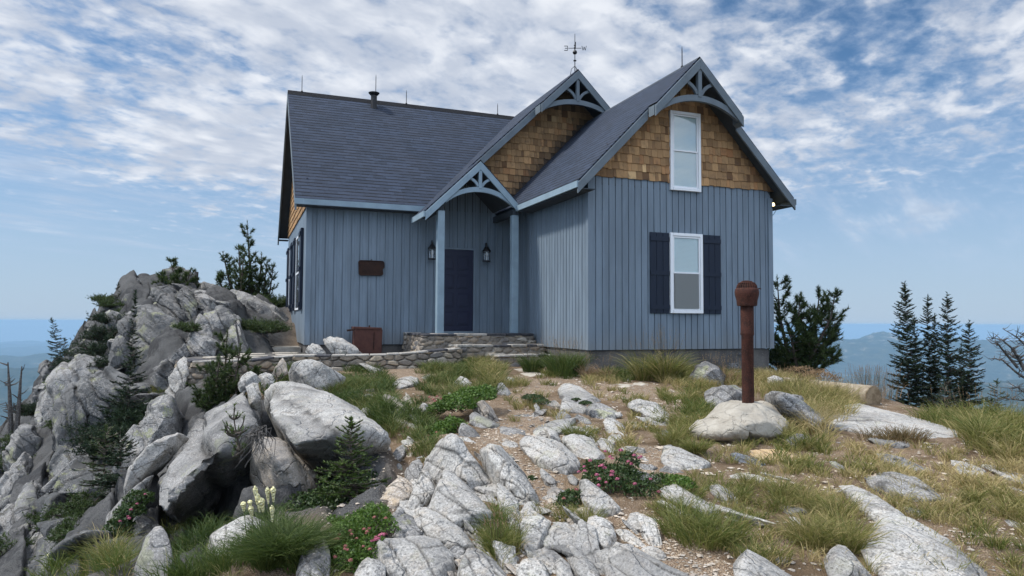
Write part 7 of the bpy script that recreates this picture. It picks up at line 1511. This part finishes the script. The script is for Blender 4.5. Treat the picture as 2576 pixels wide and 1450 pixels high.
shrub('leafy_shrub', 'low green mat right of the gravel among the rocks', [lump(1340, 1002, 10.2, .2, .2, .07), lump(1362, 1012, 9.9, .15, .15, .06)], 1300, .025, 214, 'shrub_leaf_dark')
shrub('leafy_shrub', 'dry grey brush beside the log at the cabin corner', [lump(2060, 955, 13.4, .45, .4, .24), lump(2010, 945, 13.8, .35, .4, .24)], 2600, .03, 215, 'grass_bronze')
shrub('leafy_shrub', 'reddish brown bush at the right frame edge', [lump(2560, 1062, 9.8, .22, .25, .12)], 1500, .03, 216, 'pink_dusty' if False else 'grass_bronze')

# grass
class Blades:
    def __init__(s, seed): s.rs = np.random.RandomState(seed); s.V = []; s.T = []
    def tuft(s, c, n, L, spread, wd, t0=.4, lean=.55, tvar=.2, droop=.35):
        """c (m,3) tuft centres; n blades each; arrays or scalars"""
        c = np.atleast_2d(c); m = len(c); N_ = m*n; rs = s.rs; L = np.repeat(np.broadcast_to(L, m), n)*rs.uniform(.45, 1.15, N_); sp = np.repeat(np.broadcast_to(spread, m), n); a = rs.uniform(0, 6.283, N_); r = sp*np.sqrt(rs.uniform(0, 1, N_)); o = np.stack([np.cos(a)*r, np.sin(a)*r, np.zeros(N_)], 1)
        b = np.repeat(c, n, 0)+o; out = unit(o+rs.normal(0, .35, (N_, 3))*sp[:, None]*np.array([1, 1, 0])); le = rs.uniform(.1, 1, N_)*lean; d1 = unit(out*le[:, None]+np.array([0, 0, 1.])); d2 = unit(out*(le+droop*rs.uniform(.4, 1.6, N_))[:, None]*1.3+np.array([0, 0, .75])); d3 = unit(out*(le+droop*2.2*rs.uniform(.3, 1.5, N_))[:, None]*1.4+np.array([0, 0, .35]))
        w = unit(np.cross(d1, rs.normal(0, 1, (N_, 3))))*(wd*.5*rs.uniform(.7, 1.3, N_))[:, None]; p1 = b+d1*L[:, None]*.4; p2_ = p1+d2*L[:, None]*.35; p3 = p2_+d3*L[:, None]*.28
        s.V.append(np.stack([b-w, b+w, p1-w*.9, p1+w*.9, p2_-w*.6, p2_+w*.6, p3], 1).reshape(-1, 3)); t = np.clip(np.repeat(np.broadcast_to(t0, m), n)+rs.normal(0, tvar, N_), 0, 1)
        s.T.append(np.clip(t[:, None]+np.array([.12, .12, -.03, -.03, .0, .0, .14])[None], 0, 1).ravel())
    def build(s, name, matn, parent=None, kind=None, label=None, origin=None):
        V = np.concatenate(s.V); o_ = np.array(parent_loc(parent)) if parent is not None else np.zeros(3); n = len(V)//7; i = np.arange(n)[:, None]*7
        me = npmesh(name, V-o_, [np.concatenate([i+np.array([[0, 1, 3, 2]]), i+np.array([[2, 3, 5, 4]])]), i+np.array([[4, 5, 6]])], False, {'tint': np.concatenate(s.T)}); o = link(name, me, MAT[matn], parent)
        return tag(o, label, kind=kind)
ZONES = [  # polygon (px), tufts per m2, blade length, straw share
 ([(1640, 1290), (1680, 1230), (1760, 1160), (1880, 1110), (2020, 1120), (2300, 1125), (2576, 1160), (3400, 1240), (3400, 1700), (1980, 1560), (1900, 1450), (1680, 1350)], 38, .125, .62, 0),
 ([(1700, 1250), (1850, 1240), (2000, 1330), (2010, 1450), (1900, 1430), (1760, 1380), (1660, 1310)], 48, .18, .42, 0),
 ([(1950, 1240), (2060, 1220), (2150, 1300), (2170, 1370), (2050, 1390), (1960, 1330)], 75, .22, .45, 0),
 ([(2380, 1180), (2700, 1180), (2700, 1500), (2500, 1460), (2440, 1300)], 42, .15, .55, 0),
 ([(1560, 990), (1720, 1000), (1790, 1060), (1760, 1120), (1700, 1150), (1600, 1160), (1480, 1130), (1440, 1120), (1520, 1080), (1620, 1060)], 24, .13, .45, 0),
 ([(1660, 990), (1790, 985), (1780, 1080), (1700, 1110), (1650, 1060)], 60, .22, .3, 0),
 ([(1500, 980), (1700, 985), (1690, 1010), (1560, 1012)], 70, .13, .25, 0),
 ([(1470, 955), (1530, 945), (1560, 990), (1500, 1000)], 60, .17, .6, 0),
 ([(2000, 975), (2090, 985), (2120, 1060), (2080, 1110), (2010, 1080)], 70, .32, .6, 0),
 ([(2050, 1000), (2150, 1010), (2140, 1070), (2080, 1070)], 60, .26, .6, 0),
 ([(2180, 1040), (2400, 1060), (2600, 1100), (3300, 1120), (3400, 1260), (2450, 1160), (2440, 1110), (2300, 1050)], 60, .26, .35, 0),
 ([(2440, 1090), (2700, 1100), (2900, 1190), (2460, 1170)], 60, .34, .35, 0),
 ([(1930, 1080), (2010, 1050), (2090, 1120), (2030, 1140), (1950, 1120)], 70, .22, .4, 0),
 ([(820, 985), (870, 935), (930, 920), (985, 965), (1000, 1010), (990, 1090), (940, 1080), (900, 1040), (830, 1020)], 60, .20, .35, 1),
 ([(930, 1010), (990, 1000), (1000, 1100), (950, 1100)], 70, .26, .3, 1),
 ([(1060, 925), (1160, 895), (1250, 905), (1270, 950), (1240, 1000), (1130, 1010), (1060, 985)], 60, .22, .4, 1),
 ([(1180, 910), (1260, 915), (1260, 985), (1200, 985)], 60, .28, .5, 0),
 ([(1000, 1020), (1070, 1010), (1090, 1090), (1060, 1140), (1000, 1110)], 60, .2, .35, 1),
 ([(1040, 1100), (1090, 1090), (1110, 1160), (1040, 1170)], 50, .16, .5, 1),
 ([(1280, 960), (1370, 965), (1360, 1010), (1300, 1020)], 40, .15, .45, 0),
 ([(1280, 1000), (1370, 1010), (1370, 1070), (1300, 1070)], 35, .14, .6, 0),
 ([(1360, 945), (1400, 945), (1400, 975), (1365, 975)], 45, .14, .35, 0),
 ([(1410, 940), (1445, 940), (1440, 965), (1410, 962)], 45, .12, .3, 1),
 ([(1520, 910), (1590, 930), (1580, 965), (1520, 960)], 50, .2, .4, 1),
 ([(1640, 940), (1760, 930), (1810, 970), (1780, 995), (1680, 985)], 70, .2, .55, 0),
 ([(1720, 960), (1800, 955), (1800, 990), (1710, 990)], 50, .18, .4, 0),
 ([(1820, 935), (1880, 940), (1870, 975), (1815, 970)], 70, .2, .45, 0),
 ([(1880, 940), (1990, 950), (2000, 1000), (1900, 1000)], 50, .24, .7, 0),
 ([(1180, 1330), (1250, 1300), (1300, 1340), (1290, 1420), (1210, 1410)], 90, .17, .25, 0),
 ([(1250, 1330), (1310, 1300), (1330, 1420), (1290, 1470), (1250, 1430)], 50, .14, .75, 0),
 ([(1350, 1295), (1480, 1265), (1505, 1310), (1390, 1335)], 75, .12, .3, 0),
 ([(1450, 1400), (1530, 1380), (1520, 1450), (1470, 1450)], 30, .12, .8, 0),
 ([(430, 1345), (560, 1325), (570, 1470), (430, 1470)], 80, .20, .15, 1),
 ([(150, 1425), (250, 1400), (360, 1415), (360, 1480), (100, 1480)], 70, .24, .15, 0),
 ([(220, 1370), (290, 1360), (290, 1400), (230, 1405)], 50, .18, .95, 0),
 ([(600, 1330), (800, 1330), (830, 1420), (780, 1470), (600, 1470)], 55, .18, .1, 1),
 ([(560, 1290), (700, 1290), (760, 1340), (600, 1350)], 45, .16, .1, 1),
 ([(560, 1380), (860, 1380), (860, 1480), (560, 1480)], 60, .17, .2, 1),
 ([(400, 1310), (560, 1330), (500, 1350), (420, 1345)], 45, .15, .4, 1),
 ([(180, 925), (215, 915), (210, 965), (175, 975)], 30, .18, .6, 0),
 ([(700, 960), (800, 960), (790, 1000), (720, 1000)], 35, .17, .6, 1),
 ([(720, 900), (750, 890), (750, 950), (700, 970)], 50, .25, .3, 1),
 ([(820, 865), (850, 865), (855, 885), (820, 890)], 60, .2, .25, 1),
 ([(910, 875), (960, 875), (960, 890), (905, 890)], 60, .15, .15, 1),
 ([(1460, 1100), (1500, 1090), (1520, 1120), (1470, 1125)], 50, .15, .3, 0),
 ([(1340, 1060), (1420, 1040), (1440, 1110), (1380, 1120)], 18, .12, .7, 0),
 ([(1230, 1190), (1260, 1185), (1255, 1215), (1230, 1215)], 40, .09, .9, 0),
 ([(370, 975), (430, 975), (420, 1000), (370, 1000)], 40, .12, .6, 1),
 ([(1560, 1055), (1600, 1050), (1640, 1100), (1570, 1110)], 40, .16, .8, 0)]
def make_grass():
    rs = np.random.RandomState(12); B = [Blades(1), Blades(2)]
    n = 66000; d = np.sqrt(rs.uniform(3.6**2, 17.5**2, n)); aa = rs.uniform(-.72, .90, n); x, y = np.sin(aa+YAW)*d, np.cos(aa+YAW)*d; area = .5*(17.5**2-3.6**2)*1.62; per = n/area
    z = ground_z(x, y); v = np.c_[x, y, z]-CAM; zz = v@_f; px = 1288+FPX*(v@_r)/zz; py = 725-FPX*(v@_u)/zz; cl = fbm(np.c_[x, y, z]*2.2, 3, 3); pth = path_mask(x, y, z); u = rs.uniform(0, 1, n)
    inh = (x > .9) & (x < 11) & (y > 12.38) & (y < 24) & ~((x < 6.35) & (y < 16.6))
    for poly, dens, L, straw, cls in ZONES:
        m = inpoly(px+rs.normal(0, 5, n), py+rs.normal(0, 3, n), poly) & (u < dens/per*np.clip(.9+cl*1.6, .12, 1.6)) & ~inh & ~((pth > .5) & (u*1000 % 1 > .25)); k = m.sum()
        if not k: continue
        c = np.c_[x, y, z][m]; h = L*np.clip(1+cl[m]*.5+rs.normal(0, .12, k), .5, 1.5); t0 = np.clip(straw+.06+fbm(c*1.3+9, 7, 2)*.5+rs.normal(0, .14, k), 0, 1)
        nearf = d[m] < 7
        for sel, nb, wd in ((nearf, 46, .0042), (~nearf, 34, .0065)):
            if sel.any(): B[cls].tuft(c[sel], nb, h[sel], .05+h[sel]*.12, wd, t0[sel], .6, .2)
        far_ = rs.uniform(0, 1, k) < .5
        B[cls].tuft(c[far_], 10, h[far_]*.6, .10, .005, .95, 1.4, .12, 1.0)     # flattened dry blades
    a = B[0].build('grass', 'grass_blade', None, 'stuff', 'green and straw coloured alpine grass between the rocks'); b = B[1].build('grass', 'grass_dark', None, 'stuff', 'deeper green grass in moist and shaded spots')
make_grass()
def clump(px, py, d, n, L, spread, label, matn='grass_blade', t0=.3, lean=.6, wd=.006, seed=1, seedheads=0, tvar=.18, group='large grass tussocks', subs=1):
    b_ = onground(px, py, d, .0); t = empty('grass_tussock', b_, label, 'grass', group); bl = Blades(seed); rs = np.random.RandomState(seed)
    c = b_+np.c_[rs.uniform(-1, 1, subs)*spread*1.6*R3[0], rs.uniform(-1, 1, subs)*spread*1.2, np.zeros(subs)] if subs > 1 else b_[None]
    bl.tuft(c, n//len(c), L, spread, wd, t0, lean, tvar, .25); bl.build('blades', matn, t)
    if seedheads:
        nd = Needles(seed+5); mb = MB()
        for k in range(seedheads):
            a = rs.uniform(0, 6.28); r = spread*rs.uniform(0, 1); p0 = c[rs.randint(len(c))]+np.array([math.cos(a)*r, math.sin(a)*r, 0]); o = np.array([math.cos(a), math.sin(a), 0])*rs.uniform(.05, .4)*L; e = p0+o+np.array([0, 0, L*rs.uniform(.95, 1.45)])
            mb.tube([tuple(p0), tuple((p0+e)/2+o*-.1), tuple(e)], [.0016, .0014, .001], 3, False); nd.along(e-(e-p0)*.22, e, 9, .018, .006, .5, .7, fwd=.9)
        mb.build('stalks', MAT['grass_bronze'], t, fix=False); me = nd.build('seed_heads', 'grass_bronze', t)
clump(1645, 945, 12.6, 1100, .72, .16, 'big spraying tussock of long grass before the wing foundation', t0=.42, tvar=.3, lean=.95, seed=31, seedheads=60, wd=.008, subs=3)
clump(1410, 925, 13.0, 1300, .52, .20, 'tall dark grass between porch steps and wing corner', 'grass_dark', t0=.35, lean=.55, seed=32, seedheads=70, wd=.008, subs=5)
clump(1345, 925, 13.6, 500, .42, .14, 'grass tuft right beside the porch steps', 'grass_dark', t0=.3, lean=.6, seed=33, seedheads=20, wd=.008, subs=2)
clump(1500, 945, 12.8, 240, .34, .12, 'dry reddish grass at the wing corner', 'grass_bronze', t0=.6, lean=.7, seed=34, seedheads=30, wd=.006, subs=3)
clump(1820, 940, 12.6, 260, .40, .22, 'thin dry grass in front of the foundation left of the pipe', 'grass_bronze', t0=.6, lean=.5, seed=35, seedheads=55, wd=.006, subs=5)
clump(1940, 985, 11.0, 420, .38, .2, 'bronze grass just right of the steel pipe', 'grass_blade', t0=.6, lean=.4, seed=36, seedheads=30, wd=.006, subs=5)
clump(2200, 985, 12.2, 240, .42, .28, 'airy seed head grass against the blue valley behind the log', 'grass_bronze', t0=.7, lean=.35, seed=37, seedheads=130, wd=.005, subs=9)
clump(2050, 1010, 10.8, 700, .42, .22, 'tall ochre grass left of the log', 'grass_blade', t0=.62, lean=.45, seed=38, seedheads=30, wd=.006, subs=7)
clump(2520, 1120, 8.8, 900, .42, .4, 'tall green reedy grass beyond the largest white slab', 'grass_blade', t0=.3, lean=.35, seed=39, seedheads=40, wd=.006, subs=9)
clump(1750, 1145, 7.2, 520, .20, .09, 'round green tussock below the mortared mound', 'grass_blade', t0=.35, lean=.9, seed=40, wd=.005)
clump(1250, 1365, 4.65, 620, .19, .07, 'fine green grass clump between the bottom centre boulders', 'grass_blade', t0=.32, lean=.9, seed=41, wd=.0035, seedheads=14)
clump(2060, 1350, 4.8, 1100, .26, .13, 'arching yellow green tussock beside the biggest foreground slab', 'grass_blade', t0=.5, lean=1.0, seed=42, wd=.0042, subs=3)
clump(1790, 1350, 4.9, 800, .26, .14, 'long deep green grass clump left of the arching tussock', 'grass_blade', t0=.25, lean=.9, seed=43, wd=.0042, subs=3)
clump(1480, 1320, 5.15, 240, .22, .06, 'grass tuft leaning on the triangular pale rock', 'grass_blade', t0=.45, lean=.7, seed=44, wd=.004)
clump(1665, 1110, 7.7, 500, .22, .10, 'grass tuft right of the sandy dirt below the notched rock', 'grass_blade', t0=.4, lean=.8, seed=45, wd=.005, subs=2)
clump(1440, 1110, 8.0, 420, .22, .09, 'green grass tuft beside the bright flat topped slab', 'grass_blade', t0=.22, lean=.8, seed=46, wd=.005, subs=2)
clump(2240, 1120, 7.9, 700, .20, .16, 'dark brown dry grass below the largest white slab', 'grass_bronze', t0=.1, lean=.7, seed=47, wd=.005, subs=6)
clump(540, 1436, None, 700, .22, .16, 'dark grass spilling between pillar slab and white boulder', 'grass_dark', t0=.3, lean=.8, seed=48, wd=.005, subs=5)
clump(610, 1440, None, 800, .18, .14, 'dark grass under the bright white boulder', 'grass_dark', t0=.3, lean=.8, seed=49, wd=.004, subs=5)
# beargrass: dense fountain of blades with cream flower clubs
b_ = onground(690, 1440, 4.25, .0); bg_ = empty('beargrass', b_, 'beargrass plant with cream club flowers before the white boulder', 'plant'); bl = Blades(77)
rs = np.random.RandomState(3); cc = b_+np.c_[rs.uniform(-.12, .16, 6), rs.uniform(-.05, .15, 6), np.zeros(6)]; bl.tuft(cc, 520, .34, .07, .0034, .28, 1.15, .15, .5); bl.build('leaves', 'grass_dark', bg_)
for (tx, ty, bx, by, r_, ln_) in ((611, 1262, 622, 1360, 8, 26), (628, 1258, 640, 1345, 7, 20), (630, 1272, 640, 1350, 8, 34), (641, 1222, 655, 1330, 7, 50), (647, 1240, 660, 1340, 7, 50), (656, 1252, 672, 1345, 9.5, 38), (672, 1225, 680, 1330, 6.5, 44), (687, 1224, 690, 1330, 8, 40), (684, 1271, 686, 1345, 7, 44)):
    d0 = 4.35; T_, B_ = P(tx, ty, d0), P(bx, by, d0+.02); k = d0/FPX; up = unit(T_-B_); sk = MB(); sk.tube([tuple(b_+(B_-b_)*np.array([.9, .9, .3])), tuple(B_), tuple(T_-up*.03)], [.0035, .003, .0025], 6); so_ = sk.build('flower_stalk', MAT['stalk_green'], bg_, smooth=True, fix=False)
    mb = MB(); m_ = 8; mb.tube([tuple(T_-up*(ln_*k)*(1-i/m_)) for i in range(m_+1)], [r_*k*.9*f for f in (.28, .42, .5, .58, .68, .85, 1.0, .8, .15)], 12); fh = mb.build('flower_club', MAT['cream_flower'], so_, smooth=True, fix=False, origin=tuple(b_))
for (tx, ty, bx, by, dd, lab) in ((121, 1392, 124, 1440, 7.8, 'small white beargrass flower low on the left cliff'), (137, 1428, 138, 1470, 7.3, 'second small beargrass flower near the left bottom edge')):
    B_, T_ = P(bx, by, dd), P(tx, ty, dd); t = empty('beargrass_flower', B_, lab, 'flower', 'small beargrass flowers on the left'); k = dd/FPX; up = unit(T_-B_); mb = MB(); mb.tube([tuple(B_), tuple(T_)], [.006, .004], 5); mb.build('stalk', MAT['stalk_green'], t, fix=False)
    mb = MB(); mb.tube([tuple(T_-up*16*k*(1-i/5)) for i in range(6)], [3.4*k*f for f in (.3, .6, .8, 1, .8, .2)], 8); mb.build('flower_club', MAT['cream_flower'], t, smooth=True, fix=False)
# thin steel cable posts beside the terrace path
d = 14.3; q = lambda x, y, dd=0: atpx(x, y, d+dd)
t = empty('cable_post', q(600, 885), 'thin dark post with slack cables above the terrace path', 'post'); mb = MB(); mb.tube([tuple(q(604, 880)), tuple(q(598, 845)), tuple(q(592, 806))], [.022, .02, .016], 6); mb.build('post', MAT['dead_dark'], t)
mb = MB(); mb.tube([tuple(q(593, 808)), tuple(q(612, 838)), tuple(q(645, 846, .3))], .006, 4, False); mb.build('cable', MAT['dead_dark'], t)
mb = MB(); mb.tube([tuple(q(594, 812)), tuple(q(604, 860)), tuple(q(622, 872, .3))], .005, 4, False); mb.build('cable', MAT['dead_dark'], t)
# ---------------------------------------------------------------- air
mb = MB(); mb.box((-25500, -25500, -1000), (25500, 25500, 9.2)); hz_ = mb.build('haze', None, None)
hm = bpy.data.materials.new('haze'); hm.use_nodes = True; t = N(hm.node_tree); t.n.clear()
o = t.new('ShaderNodeOutputMaterial'); pv = t.new('ShaderNodeVolumePrincipled'); pv.inputs['Color'].default_value = (.38, .61, .84, 1); pv.inputs['Density'].default_value = .000095; pv.inputs['Anisotropy'].default_value = .0
t.l.new(pv.outputs[0], o.inputs['Volume']); hz_.data.materials.append(hm); hz_['kind'] = 'stuff'; hz_['label'] = 'pale blue mountain haze'
